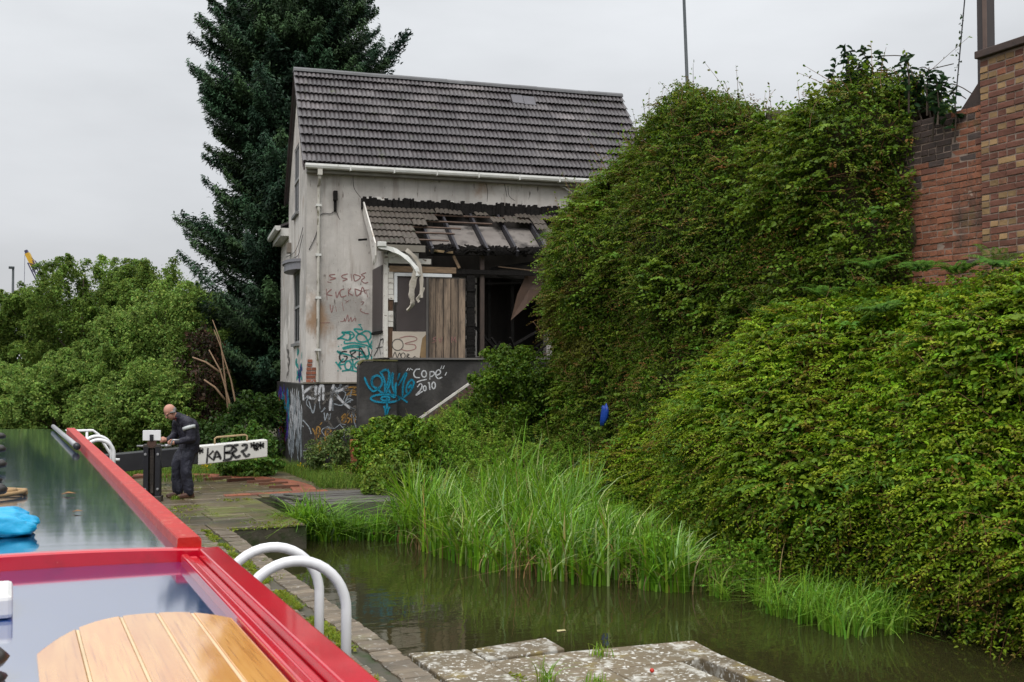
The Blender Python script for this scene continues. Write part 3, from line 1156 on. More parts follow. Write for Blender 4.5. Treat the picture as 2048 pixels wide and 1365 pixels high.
PX0 = (2.76, 19.3, .372)
man = thing('person', 'balding grey haired person in dark navy waterproofs bent over the paddle gear', 'person', PX0, math.atan2(-.2, -1))
M_skin = mat('skin', (.50, .27, .20), (.44, .21, .15), 14, .55, .001)
M_navy = mat('navy_waterproof', (.014, .013, .022), (.022, .021, .034), 5, .55, .03, 9, spec=.3)
M_navy2 = mat('navy_trousers', (.020, .021, .033), (.032, .033, .050), 5, .55, .035, 8, spec=.3)
HC = Vector((.27, 0, 1.475))
HM = Matrix.Translation(HC) @ Matrix.Rotation(.12, 4, 'Z') @ Matrix.Rotation(radians(40), 4, 'Y')
body = MB()
s0 = len(body.v)
body.ball((-.012, 0, .035), 1, 18, 12, (.102, .080, .100))
body.ball((.030, 0, -.045), 1, 14, 10, (.066, .062, .085))
body.ball((.052, 0, -.105), 1, 10, 7, (.030, .034, .026))
cap(body, (.088, 0, .012), (.112, 0, -.030), .011, .016)
body.ball((.076, .032, .022), 1, 8, 6, (.020, .028, .010))
body.ball((.076, -.032, .022), 1, 8, 6, (.020, .028, .010))
body.ball((.086, 0, -.066), 1, 8, 6, (.012, .026, .008))
body.ball((.086, 0, -.082), 1, 8, 6, (.011, .022, .008))
for s in (-1, 1):
    body.ball((-.008, s * .080, -.012), 1, 8, 6, (.022, .011, .034))
body.xf(HM, s0)
chain(body, [(.10, 0, 1.34), (.215, 0, 1.43)], [.062, .056])
chain(body, [(-.06, 0, .9), (-.07, 0, 1.1), (-.01, 0, 1.25)], [.10, .10, .09])
SH = {1: (.03, .19, 1.29), -1: (.07, -.19, 1.29)}
EL = {1: (-.02, .265, 1.02), -1: (.10, -.25, 1.06)}
WR = {1: (.245, .215, .965), -1: (.30, -.03, 1.00)}
for s in (-1, 1):
    chain(body, [(0.02, 0, 1.27), SH[s], EL[s], WR[s]], [.07, .055, .040, .028])
    chain(body, [(-.05, s * .09, .90), (.04 if s > 0 else .10, s * .11, .48), (-.03 if s > 0 else .08, s * .11, .07)], [.085, .055, .04])
    w_ = Vector(WR[s])
    fd = Vector((.9, -.15 * s, -.05)).normalized()
    up_ = Vector((0, 0, 1))
    sd_ = fd.cross(up_).normalized()
    pc = w_ + fd * .055
    cap(body, w_ + fd * .02, pc + fd * .03, .026, .030)
    cap(body, w_ + fd * .03 + up_ * .018, pc + fd * .03 + up_ * .022, .020, .020)
    cap(body, w_ + fd * .03 - up_ * .018, pc + fd * .03 - up_ * .022, .020, .018)
    for q in range(4):                                    # four curled fingers
        b0 = pc + fd * .035 + up_ * (.030 - .020 * q)
        ln = (.040, .045, .042, .034)[q]
        k1 = b0 + fd * ln * .8
        k2 = k1 + (fd * .1 + sd_ * s * -.9) * ln * .75
        k3 = k2 + (-fd * .8 + sd_ * s * -.3) * ln * .55
        chain(body, [b0, k1, k2, k3], [.0105, .0100, .0092, .0085])
    t0 = w_ + fd * .045 + up_ * .03                       # thumb from the side of the palm
    chain(body, [t0, t0 + fd * .03 + up_ * .022 + sd_ * s * -.012, t0 + fd * .058 + up_ * .012 + sd_ * s * -.030], [.013, .0115, .010])
fuse(body, 'body', M_skin, man, .0065, 2)
hair = MB()
hair.ball((-.040, 0, .000), 1, 16, 10, (.080, .084, .066))
for s in (-1, 1):
    cap(hair, (.02, s * .074, .012), (-.03, s * .078, -.02), .016, .024)
hair.xf(HM)
fuse(hair, 'hair', mat('grey_hair', (.22, .21, .20), (.13, .12, .12), 60, .7, .004), man, .008, 1)
eb = MB()
for s in (-1, 1):
    eb.ball((.083, s * .031, .006), .0105, 8, 6)
eb.xf(HM).build('eyes', mat('eye', (.10, .08, .07), rough=.2), man, smooth=True)
gl = MB()
for s in (-1, 1):
    gl.tube([(.100 , s * .032 + .021 * cos(t), .004 + .017 * sin(t)) for t in np.linspace(0, 2 * pi, 13)], .0022, 5)
    gl.tube([(.098, s * .052, .008), (.02, s * .082, .006)], .002, 5)
gl.xf(HM).build('spectacles', M_steel, man)
jk = MB()
for s in (-1, 1):
    chain(jk, [(-.065, s * .07, .84), (-.075, s * .075, 1.02), (-.035, s * .085, 1.20), (.02, s * .09, 1.295)], [.150, .145, .150, .115])
    chain(jk, [(.02, s * .08, 1.30), SH[s], EL[s], (WR[s][0] - .01, WR[s][1], WR[s][2])], [.11, .092, .076, .052])
chain(jk, [(-.07, 0, .83), (-.09, 0, 1.05), (-.07, 0, 1.22), (.05, 0, 1.335)], [.165, .155, .155, .10])
chain(jk, [(.06, 0, 1.34), (.15, 0, 1.395)], [.095, .072])
fuse(jk, 'jacket', M_navy, man, .012, 3, folds=.045)
cl = MB()
chain(cl, [(.10, .055, 1.36), (.185, .05, 1.38), (.20, 0, 1.355), (.185, -.05, 1.38), (.10, -.055, 1.36)], [.022, .02, .02, .02, .022])
fuse(cl, 'collar', mat('dark_red_collar', (.10, .012, .016), rough=.6), man, .009, 1)
tr = MB()
cap(tr, (-.06, -.075, .84), (-.06, .075, .84), .145, .145)
for s in (-1, 1):
    kx = .03 if s > 0 else .11
    ax = -.03 if s > 0 else .085
    chain(tr, [(-.06, s * .085, .84), (kx - .02, s * .10, .62), (kx, s * .11, .47), (kx - .03 if s > 0 else kx, s * .11, .28), (ax, s * .11, .10)], [.128, .108, .096, .092, .088])
fuse(tr, 'trousers', M_navy2, man, .012, 3, folds=.05)
for s in (-1, 1):
    sh = MB()
    ax = -.03 if s > 0 else .085
    cap(sh, (ax - .05, s * .11, .045), (ax + .05, s * .11, .05), .045, .048)
    cap(sh, (ax + .05, s * .11, .045), (ax + .17, s * .115, .032), .046, .036)
    sh.box(ax - .09, ax + .19, s * .11 - .04, s * .11 + .04, 0.0, .022)
    fuse(sh, 'shoe', mat('brown_leather', (.11, .05, .035), (.07, .035, .025), 10, .45, .002), man, .009, 1)
p0, p1 = Vector(SH[1]), Vector(EL[1])
bd = MB()
bd.tube([p0.lerp(p1, .22), p0.lerp(p1, .42)], [.112, .105], 18)
bd.build('reflective_band', mat('reflective_grey', (.52, .55, .55), rough=.35), man, smooth=True)
wl_ = thing('windlass', 'silver windlass crank held against the paddle gear', 'crank', (2.18, 18.95, .36), -radians(17))
wl_g = MB()
wl_g.tube([(.215, -.03, .935), (.29, -.03, .935), (.30, -.04, .95), (.33, -.06, 1.03), (.335, -.06, 1.035), (.44, -.06, 1.03)], .014, 8)
wl_g.lathe([(.0, 0), (.03, 0), (.03, .06), (0, .06)], (0, 0, 0), 8)
n_ = len(wl_g.v) - 32
wl_g.xf(Matrix.Translation((.20, -.03, .935)) @ Matrix.Rotation(pi / 2, 4, 'Y'), n_)
wl_g.build('crank_arm', M_galv, wl_, smooth=True)

# ------------------------------------------------------------------ the cottage
cot = thing('cottage', 'derelict white rendered lock cottage with a dark tiled roof and fire damaged porch', 'house', tuple(HO), -HA)
M_render = mat('white_render', (.58, .550, .520), (.50, .47, .44), 1.3, .85, .006, 40,
               layers=[((.24, .195, .165), 2.6, .50, .74, (1.8, 1.8, .16)), ((.33, .31, .29), .7, .47, .68, (1, 1, 1)), ((.68, .65, .62), 1.0, .56, .68, (1, 1, 1)), ((.30, .20, .13), 1.1, .60, .74, (1, 1, .6)), ((.15, .13, .115), 11, .62, .70, (1.2, 1.2, .3)), ((.20, .18, .16), 46, .66, .72, (1, 1, 1))])
M_blackwall = mat('black_masonry_paint', (.020, .019, .020), (.040, .036, .034), 2.0, .55, .008, 12, layers=[((.085, .08, .078), 1.1, .58, .75, (1, 1, .6)), ((.10, .06, .045), 9, .68, .74, (1, 1, 1))])
M_slate = mat('dark_roof_tile', (.064, .054, .056), (.046, .041, .043), 9, .42, .002, objrand=.26, spec=.5, layers=[((.14, .125, .125), 1.2, .52, .72, (1, 1, 1)), ((.07, .075, .04), 3.0, .62, .74, (1, 1, 1)), ((.035, .032, .032), 5, .62, .72, (1, 1, 1))])
M_tile2 = mat('brown_roof_tile', (.095, .080, .066), (.065, .055, .047), 9, .6, .003, objrand=.2, layers=[((.04, .05, .025), 5, .58, .68, (1, 1, 1))])
M_char = mat('charred_timber', (.007, .0065, .0065), (.018, .016, .015), 14, .9, .012, 30, spec=.12)
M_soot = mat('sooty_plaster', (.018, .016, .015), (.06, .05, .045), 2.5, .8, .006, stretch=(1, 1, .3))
M_whiteold = mat('peeling_white', (.62, .60, .57), (.50, .47, .43), 6, .6, .003, layers=[((.13, .10, .08), 8, .60, .66, (1, 1, 2)), ((.30, .24, .18), 3, .6, .72, (1, 1, 1))])
M_glass = mat('dark_glass', (.012, .013, .016), rough=.08, spec=.6)
M_brownboard = mat('brown_board', (.050, .040, .040), (.064, .052, .052), 3, .5, .001)
M_pvc = mat('white_pvc', (.66, .66, .64), (.50, .50, .47), 5, .4, 0, layers=[((.16, .17, .10), 12, .66, .74, (1, 1, .4))])


def holes_panel(mb, U, Vv, holes, fn, depth):
    us = sorted(set([U[0], U[1]] + [h[0] for h in holes] + [h[1] for h in holes]))
    vs = sorted(set([Vv[0], Vv[1]] + [h[2] for h in holes] + [h[3] for h in holes]))
    for i in range(len(us) - 1):
        for j in range(len(vs) - 1):
            cu, cv = (us[i] + us[i + 1]) / 2, (vs[j] + vs[j + 1]) / 2
            if any(h[0] < cu < h[1] and h[2] < cv < h[3] for h in holes):
                continue
            mb.add([fn(us[i], vs[j], 0), fn(us[i + 1], vs[j], 0), fn(us[i + 1], vs[j + 1], 0), fn(us[i], vs[j + 1], 0)], [(0, 1, 2, 3)])
    for (a_, b_, c_, d_) in holes:
        for (p, q) in (((a_, c_), (b_, c_)), ((b_, c_), (b_, d_)), ((b_, d_), (a_, d_)), ((a_, d_), (a_, c_))):
            mb.add([fn(*p, 0), fn(*q, 0), fn(*q, depth), fn(*p, depth)], [(0, 3, 2, 1)])


EZ, RZ, RY, BY, HL = 7.13, 9.78, 2.0, 4.25, 8.25
wlm = MB()
holes_panel(wlm, (0, HL), (2.28, EZ), [(3.9, 5.6, 2.9, 4.75)], lambda u, v, d: (u, d, v), .25)
gh = [(1.45, 2.75, 3.22, 4.95), (1.75, 2.85, 6.35, 8.0)]
gu = lambda u, v, d: (d, u, v)
g2 = MB()
holes_panel(g2, (0, BY), (2.28, EZ), [(1.45, 2.75, 3.22, 4.95), (1.75, 2.85, 6.35, EZ)], lambda u, v, d: (d, BY - u if False else u, v), .22)
# gable triangle pieces round the upper window
ly = lambda z: -.0 + RY * (z - EZ) / (RZ - EZ)
ry_ = lambda z: BY - (BY - RY) * (z - EZ) / (RZ - EZ)
zt = 8.0
g2.add([(0, 0, EZ), (0, 1.75, EZ), (0, 1.75, zt), (0, ly(zt), zt)], [(0, 1, 2, 3)])
g2.add([(0, 2.85, EZ), (0, BY, EZ), (0, ry_(zt), zt), (0, 2.85, zt)], [(0, 1, 2, 3)])
g2.add([(0, ly(zt), zt), (0, ry_(zt), zt), (0, RY, RZ)], [(0, 1, 2)])
g2.add([(0, 1.75, EZ), (0, 1.75, zt), (.22, 1.75, zt), (.22, 1.75, EZ)], [(0, 1, 2, 3)])
g2.add([(0, 2.85, EZ), (0, 2.85, zt), (.22, 2.85, zt), (.22, 2.85, EZ)], [(3, 2, 1, 0)])
g2.add([(0, 1.75, zt), (0, 2.85, zt), (.22, 2.85, zt), (.22, 1.75, zt)], [(0, 1, 2, 3)])
wlm.v += [tuple(v) for v in []]
o_ = len(wlm.v)
wlm.v += g2.v
wlm.f += [tuple(i + o_ for i in f) for f in g2.f]
wlm.m += g2.m
# rear wall and far gable close the house
wlm.add([(HL, BY, .3), (0, BY, .3), (0, BY, EZ), (HL, BY, EZ)], [(0, 1, 2, 3)])
wlm.add([(HL, 0, .3), (HL, BY, .3), (HL, BY, EZ), (HL, RY, RZ), (HL, 0, EZ)], [(0, 1, 2, 3, 4)])
wlm.add([(.3, .6, 2.3), (HL - .1, .6, 2.3), (HL - .1, 4.1, 2.3), (.3, 4.1, 2.3)], [(0, 1, 2, 3)])
wlm.build('wall', M_render, cot)
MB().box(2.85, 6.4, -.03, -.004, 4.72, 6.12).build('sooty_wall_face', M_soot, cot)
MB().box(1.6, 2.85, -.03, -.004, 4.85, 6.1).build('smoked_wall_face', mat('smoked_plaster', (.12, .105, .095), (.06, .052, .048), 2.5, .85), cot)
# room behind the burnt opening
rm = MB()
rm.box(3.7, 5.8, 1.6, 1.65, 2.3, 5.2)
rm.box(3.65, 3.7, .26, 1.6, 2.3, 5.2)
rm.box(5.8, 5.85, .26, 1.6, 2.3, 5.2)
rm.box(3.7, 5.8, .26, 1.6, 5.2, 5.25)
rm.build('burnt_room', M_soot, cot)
pl_ = MB()
pl_.box(-.06, HL, -.06, .2, .25, 2.275)
pl_.box(-.06, .2, .2, BY + 2.7, .25, 2.275)
pl_.build('plinth', M_blackwall, cot, bevel=.015)
MB().box(-.075, 1.4, -.085, -.001, 2.277, 2.31).build('plinth_ledge', mat('dirty_cement', (.17, .15, .12), (.09, .085, .06), 5, .9, .006), cot)


def window_gable(y0, y1, z0, z1, label):
    wd = MB()
    xq = .012
    t = .055
    wd.box(xq, xq + .06, y0, y0 + t, z0, z1)
    wd.box(xq, xq + .06, y1 - t, y1, z0, z1)
    wd.box(xq, xq + .06, y0 + t, y1 - t, z0, z0 + t)
    wd.box(xq, xq + .06, y0 + t, y1 - t, z1 - t, z1)
    wd.box(xq - .004, xq + .064, y0 + t, y1 - t, (z0 + z1) / 2 - .03, (z0 + z1) / 2 + .03)
    wd.box(xq + .01, xq + .05, (y0 + y1) / 2 - .015, (y0 + y1) / 2 + .015, z0 + t, z1 - t)
    o = wd.build('window', mat('grey_frame', (.28, .28, .29), (.2, .2, .2), 6, .5), cot)
    if label:
        o['label'] = label
    MB().box(xq + .02, xq + .03, y0 + t, y1 - t, z0 + t, z1 - t).build('pane', mat('dark_pane', (.016, .016, .02), rough=.35, spec=.3), o)
    MB().box(-.07, xq, y0 - .05, y1 + .05, z0 - .07, z0 - .002).build('sill', mat('grey_sill', (.20, .20, .20), rough=.7), o)
    return o


w1 = window_gable(1.45, 2.75, 3.22, 4.95, 'lower gable window with a grey rounded hood')
hd = MB()
for k in range(9):
    pass
hd.prism([(-.001, 1.25)] + [(-.30 * sin(pi * i / 10), 1.25 + 1.7 * (1 - cos(pi * i / 10)) / 2) for i in range(1, 10)] + [(-.001, 2.95)], 4.93, 5.10)
hd.v = [(x, y, z) for x, y, z in hd.v]
hd.build('hood', mat('grey_hood', (.20, .20, .22), (.15, .15, .17), 8, .5), w1)
h2_ = MB().prism([(-.001, 1.22)] + [(-.34 * sin(pi * i / 10), 1.22 + 1.76 * (1 - cos(pi * i / 10)) / 2) for i in range(1, 10)] + [(-.001, 2.98)], 5.102, 5.17)
h2_.build('hood_top', MATS['grey_hood'], w1)
window_gable(1.75, 2.85, 6.35, 8.0, 'tall dark upper gable window')

# rear extension with its white gutter
ex = MB()
ex.box(.03, 4.0, BY + .002, BY + 2.65, .3, 6.25)
ex.build('extension_wall', M_render, cot)
er = MB()
er.add([(-.25, BY - .0, 6.27), (4.2, BY - .0, 8.2), (4.2, BY + 2.8, 8.2), (-.25, BY + 2.8, 6.27), (-.25, BY, 6.33), (4.2, BY, 8.26), (4.2, BY + 2.8, 8.26), (-.25, BY + 2.8, 6.33)],
       [(3, 2, 1, 0), (4, 5, 6, 7), (0, 1, 5, 4), (2, 3, 7, 6), (3, 0, 4, 7)])
er.build('extension_roof', M_slate, cot)
gt = MB()
for k, (x, z) in enumerate(((-.36, 6.30), (-.36, 6.22), (-.32, 6.18), (-.26, 6.18), (-.22, 6.22), (-.22, 6.30))):
    gt.v += [(x, BY - .15, z), (x, BY + 2.9, z)]
gt.f = [(2 * k, 2 * k + 1, 2 * k + 3, 2 * k + 2) for k in range(5)]
gt.f.append((0, 2, 4, 6, 8, 10))
gt.m = [0] * 6
ge = gt.build('gutter', M_pvc, cot)
ge['label'] = 'short white gutter of the rear extension'
MB().box(-.21, .02, BY - .02, BY + 2.8, 6.06, 6.262).build('soffit', M_pvc, cot)

# main roof
A_ = math.atan2(RZ - EZ, RY + .22)
SL = sqrt((RZ - EZ) ** 2 + (RY + .22) ** 2)
NR, NC = 11, 27
X0, X1 = -.12, HL + .12
gauge = SL / NR
tw = (X1 - X0) / NC
rf = MB()
rf.add([(X0, -.22, EZ - .03), (X1, -.22, EZ - .03), (X1, RY, RZ - .03), (X0, RY, RZ - .03), (X0, BY + .15, EZ - .15), (X1, BY + .15, EZ - .15)], [(0, 1, 2, 3), (3, 2, 5, 4)])
rf.add([(X0, -.22, EZ - .10), (X1, -.22, EZ - .10), (X1, RY, RZ - .10), (X0, RY, RZ - .10), (X0, BY + .15, EZ - .22), (X1, BY + .15, EZ - .22)], [(3, 2, 1, 0), (4, 5, 2, 3)])
roof = rf.build('roof', M_slate, cot)


def tile_mesh(name, wdt, ln, m, seed, rolls=3, amp=.028):
    r = random.Random(seed)
    n_ = rolls * 4
    b_ = MB()
    for (yy, dz) in ((0.0, 0.0), (0.0, .014), (ln, .008)):
        for i in range(n_ + 1):
            x = wdt * i / n_
            z = amp * abs(sin(pi * i / 4)) ** .8
            b_.v.append((x, yy, z + dz))
    k = n_ + 1
    for i in range(n_):
        b_.f.append((i, i + 1, k + i + 1, k + i)); b_.m.append(0)
        b_.f.append((k + i, k + i + 1, 2 * k + i + 1, 2 * k + i)); b_.m.append(0)
    return b_.mesh(name, m)


def slope_M(x, s, y0, z0, ang, lift=.0, tilt=.0, yaw=.0):
    return (Matrix.Translation((x, y0 + s * cos(ang) - lift * sin(ang), z0 + s * sin(ang) + lift * cos(ang)))
            @ Matrix.Rotation(ang - tilt, 4, 'X') @ Matrix.Rotation(yaw, 4, 'Z'))


TM = [tile_mesh('roof_tile', tw * .985, gauge + .05, M_slate, k) for k in range(2)]
hx0 = HF(1020, 212, 1.7)[0]
hx1 = HF(1058, 212, 1.7)[0]
for i in range(NR):
    for j in range(NC):
        x = X0 + j * tw
        if i == NR - 2 and hx0 - .1 < x + tw / 2 < hx1 + .05:
            continue
        link('roof_tile', TM[(i + j) % 2], roof, slope_M(x + random.uniform(-.003, .003), i * gauge, -.22, EZ, A_, .036 + random.uniform(-.002, .003), .16 + random.uniform(-.025, .025), random.uniform(-.012, .012) + (random.uniform(-.08, .08) if random.random() < .025 else 0)))
for k in range(2):
    sp = MB().box(0, .30, 0, .36, 0, .012)
    o = sp.build('slipped_slate', mat('grey_slate', (.105, .10, .112), (.085, .08, .09), 8, .45), roof)
    o.matrix_basis = slope_M(hx0 + .02 + k * .31, (NR - 2) * gauge - .06 - .03 * k, -.22, EZ, A_, .03, .03, -.04)
    o['label'] = 'smooth grey sheet filling a gap in the tiles'
rg = MB()
for i in range(7):
    t = pi * i / 6
    for yv in (0, .47):
        rg.v.append((yv, .13 * cos(t), .12 * sin(t)))
for i in range(6):
    rg.f.append((2 * i, 2 * i + 2, 2 * i + 3, 2 * i + 1)); rg.m.append(0)
rg.f.append((0, 2, 4, 6, 8, 10, 12)[::-1]); rg.m.append(0)
rg.f.append((1, 3, 5, 7, 9, 11, 13)); rg.m.append(0)
RGM = rg.mesh('ridge_tile', mat('ridge_tile_grey', (.115, .115, .118), (.085, .085, .09), 8, .5, objrand=.15))
nk = 18
for k in range(nk):
    x = X0 + (X1 - X0) * k / nk
    link('ridge_tile', RGM, roof, Matrix.Translation((x, RY, RZ - .045 + random.uniform(-.004, .004))) @ Matrix.Rotation(random.uniform(-.01, .01), 4, 'Y'))
# verge boards
for (xa, xb) in ((X0 + .02, X0 + .05), (X1 - .05, X1 - .02)):
    vb_ = MB()
    for (p, q) in (((-.22, EZ), (RY, RZ)), ((RY, RZ), (BY + .15, EZ - .12))):
        vb_.add([(xa, p[0], p[1] - .16), (xb, p[0], p[1] - .16), (xb, q[0], q[1] - .16), (xa, q[0], q[1] - .16),
                 (xa, p[0], p[1] - .02), (xb, p[0], p[1] - .02), (xb, q[0], q[1] - .02), (xa, q[0], q[1] - .02)],
                [(0, 3, 2, 1), (4, 5, 6, 7), (0, 1, 5, 4), (1, 2, 6, 5), (2, 3, 7, 6), (3, 0, 4, 7)])
    vb_.build('verge_board', mat('dark_brown_board', (.045, .03, .03), rough=.6), cot)
# gutter of the front eave, bracket clips, fascia
gt = MB()
prof = [(-.345, 7.10), (-.352, 7.06), (-.335, 7.015), (-.30, 6.995), (-.26, 6.995), (-.225, 7.015), (-.215, 7.06), (-.22, 7.10)]
for (y, z) in prof:
    gt.v += [(X0 + .05, y, z), (X1, y, z)]
for (y, z) in prof:
    gt.v += [(X0 + .05, y * .97 - .008, z + .008), (X1, y * .97 - .008, z + .008)]
n_ = len(prof)
for k in range(n_ - 1):
    gt.f.append((2 * k + 2, 2 * k + 3, 2 * k + 1, 2 * k))
    gt.f.append((2 * n_ + 2 * k, 2 * n_ + 2 * k + 1, 2 * n_ + 2 * k + 3, 2 * n_ + 2 * k + 2))
gt.f.append(tuple(2 * k for k in range(n_)))
gt.m = [0] * len(gt.f)
gut = gt.build('gutter', M_pvc, cot)
gut['label'] = 'long white gutter under the main eave'
cb = MB().box(0, .03, -.36, -.20, 6.985, 7.105).mesh('gutter_clip', M_pvc)
for k in range(8):
    link('gutter_clip', cb, gut, loc=(.9 + k * .98, 0, 0))
MB().box(X0 + .1, X1, -.20, -.012, 6.93, 7.09).build('fascia', mat('dirty_fascia', (.26, .25, .22), (.16, .15, .13), 4, .6), cot)
dp = MB()
dp.box(.20, .30, -.345, -.23, 6.86, 6.99)
dp.tube([(.25, -.29, 6.87), (.25, -.27, 6.8), (.25, -.10, 6.66), (.25, -.085, 6.58), (.25, -.085, 2.32)], .036, 10)
dpo = dp.build('downpipe', mat('stained_pipe', (.50, .48, .44), (.36, .34, .29), 7, .6, .002, layers=[((.10, .09, .05), 10, .56, .64, (1, 1, .3))]), cot)
for z in (6.2, 5.1, 4.15, 3.0):
    MB().box(.19, .31, -.125, -.001, z, z + .05).build('pipe_bracket', M_pvc, dpo)
# lamp bracket and cables on the front wall
lp = MB()
q = HF(670, 392)
lp.box(q[0] - .045, q[0] + .045, -.12, -.001, q[1] - .12, q[1] + .10)
lp.box(q[0] - .03, q[0] + .03, -.07, -.002, q[1] - .36, q[1] - .12)
lp.build('wall_bracket', M_char, cot, bevel=.01)


def on_front(x, y, off=.006):
    p = HF(x, y, -off)
    return (p[0], -off, p[1])


def on_gable(x, y, off=.006):
    p = HG(x, y, -off)
    return (-off, p[0], p[1])


def cable(name, pts, r=.008):
    MB().tube(pts, r, 5).build(name, M_black, cot, smooth=True)


cable('cable', [on_front(*p, .02) for p in smooth_poly([(667, 424), (660, 428), (650, 427), (640, 433), (632, 470), (618, 500)], 4)])
cable('cable', [on_gable(*p, .03) for p in smooth_poly([(606, 455), (600, 478), (592, 500), (585, 508), (572, 515)], 4)])
cable('cable', [on_gable(*p, .03) for p in smooth_poly([(606, 470), (601, 490), (597, 510), (586, 517)], 4)])
MB().box(-.10, -.001, 3.5, 3.8, 5.55, 5.8).build('meter_box', mat('old_box', (.2, .17, .14), rough=.7), cot)
# cracks in the render
ck = MB()
for s_ in ([(706, 345), (707, 372), (713, 385), (722, 396)], [(1008, 365), (1011, 378), (1014, 395)], [(970, 362), (975, 380), (974, 404)],
           [(1016, 372), (1018, 392), (1030, 402)], [(672, 420), (676, 432), (680, 440)]):
    ribbon(ck, [on_front(*p, .004) for p in smooth_poly(s_, 3)], .014, (0, -1, 0))
soft_edges(ck.build('crack', M_spray['grime'], cot))
MB().tube([on_front(1110, 368, .05), on_front(1130, 376, .09), on_front(1150, 392, .06)], .022, 8).build('overflow_pipe', M_pvc, cot, smooth=True)

# bare brick patch at the corner
M_br = mat('soft_red_brick', (.30, .105, .06), (.22, .08, .05), 8, .85, .006, objrand=.25)
patch_rows = [(611, 633, 765), (611, 633, 757), (612, 632, 749), (613, 630, 741), (614, 627, 733), (615, 622, 725)]
bx_ = [MB().box(0, .105, -.018, 0, 0, .062).mesh('brick', M_br), MB().box(0, .205, -.016, 0, 0, .062).mesh('brick', M_br)]
for k, (xa, xb, yb) in enumerate(patch_rows):
    a_ = HF(xa, yb)[0]
    b_ = HF(xb, yb)[0]
    z = HF(xa, yb)[1]
    x = a_
    while x < b_ - .06:
        q = 1 if b_ - x > .2 and (k % 2) else 0
        link('brick', bx_[q], cot, Matrix.Translation((max(x, .004), -.002, z)))
        x += .215 if q else .115

# ------------------------------------------------------------------ fire damaged porch
PYF = -1.40
def on_porch(x, y, off=.006):
    p = HF(x, y, PYF - off)
    return (p[0], PYF - off, p[1])


def px_(x, y=600): return HF(x, y, PYF)[0]
def pz_(y, x=850): return HF(x, y, PYF)[1]


FZ = 2.84                                      # top of the plinth the porch stands on
pp_ = MB()
pp_.box(1.49, 5.9, PYF - .03, -.07, .25, FZ - .04)
pp_.build('porch_plinth', M_blackwall, cot, bevel=.01)
MB().box(1.60, 5.95, PYF - .075, PYF + .1, FZ - .038, FZ).build('porch_sill', mat('grey_sill2', (.11, .10, .10), (.16, .15, .14), 4, .7, .002), cot)
sw = MB()
sw.box(1.47, 1.55, PYF + .03, -.002, FZ, 5.35)
sw.build('porch_side_wall', M_render, cot)
MB().box(1.445, 1.468, -1.30, -.12, 3.42, 4.82).build('side_board', M_brownboard, cot, bevel=.004)
MB().box(1.43, 1.469, -1.34, -.08, 3.36, 3.415).build('side_board_sill', M_char, cot)
# corner board and narrow white weatherboards
MB().box(px_(768), px_(775.5), PYF - .035, PYF + .03, FZ, pz_(512)).build('corner_post', M_whiteold, cot, bevel=.004)
zz = pz_(655)
k = 0
while zz < pz_(546):
    if k not in (3, 4):
        o = MB().box(px_(776), px_(788) - random.uniform(0, .02), PYF - .014 - .004 * (k % 2), PYF + .02, zz, zz + .108).build('weatherboard', M_whiteold, cot, bevel=.003)
    zz += .115
    k += 1
MB().box(px_(776), px_(786), PYF - .002, PYF + .06, FZ, pz_(546)).build('rotten_stud', mat('rotten_wood', (.11, .06, .035), (.05, .03, .02), 8, .8, .008, stretch=(4, 4, 1)), cot)
for k, yy in enumerate((529, 518)):
    MB().box(px_(776), px_(862 - 25 * k), PYF - .012 + .004 * k, PYF + .03, pz_(yy), pz_(yy) + .115).build('weatherboard', M_whiteold, cot, bevel=.003)
MB().box(px_(778), px_(912), PYF - .02, PYF + .05, pz_(546), pz_(534)).build('header_beam', mat('bare_timber', (.27, .18, .11), (.13, .09, .06), 5, .8, .004, stretch=(.6, 6, 6)), cot, bevel=.003)
fr_ = MB()
fr_.box(px_(788), px_(794), PYF - .03, PYF + .03, pz_(606), pz_(548))
fr_.box(px_(794), px_(903), PYF - .028, PYF + .03, pz_(554), pz_(547.5))
wf = fr_.build('window', mat('white_frame', (.66, .67, .68), rough=.45), cot)
wf['label'] = 'boarded porch window with remains of its white frame'
MB().box(px_(793), px_(856), PYF + .005, PYF + .02, pz_(663), pz_(554)).build('window_board', M_brownboard, wf)
lw = MB().box(px_(785), px_(853), PYF - .006, PYF + .04, FZ, pz_(664)).build('low_panel', mat('cream_panel', (.50, .44, .38), (.42, .36, .30), 2, .7, .002, layers=[((.30, .20, .10), 2.2, .60, .72, (1, 1, 1))]), cot)
bp_ = MB()
bp_.prism([(0, 0), (.14, 0), (.14, .50), (.06, .42), (.03, .25)], -.004, 0)
bp_.xf(Matrix.Translation((px_(853) - .15, PYF - .0065, FZ)) @ Matrix.Rotation(pi / 2, 4, 'X'))
bp_.build('bare_patch', mat('bare_ply', (.27, .18, .09), (.17, .11, .06), 4, .8), cot)
M_plank = mat('smoked_plank', (.30, .225, .165), (.17, .12, .085), 3.0, .75, .004, stretch=(8, 8, .35), objrand=.30, layers=[((.04, .032, .028), 1.9, .44, .66, (3.2, 3.2, .45)), ((.06, .042, .032), 9, .55, .66, (2.5, 2.5, .10)), ((.04, .03, .028), 30, .58, .68, (2.5, 2.5, .2))])
xs = np.linspace(px_(857), px_(931), 6)
for k in range(5):
    o = MB().box(xs[k] + .009, xs[k + 1] - .009, PYF - .004 + .004 * (k % 2), PYF + .02, FZ, pz_(556)).build('door_plank', M_plank, cot, bevel=.003)
MB().box(px_(852), px_(857) - .004, PYF - .02, PYF + .02, FZ, pz_(552)).build('door_post', mat('grey_post', (.11, .10, .095), rough=.7), cot)
sdm = MB()
for (xx_, yy_, w__) in ((1000, .95, .06), (1046, .9, .07)):
    sdm.box(px_(xx_), px_(xx_) + w__, PYF + yy_, PYF + yy_ + .06, FZ, FZ + 1.8)
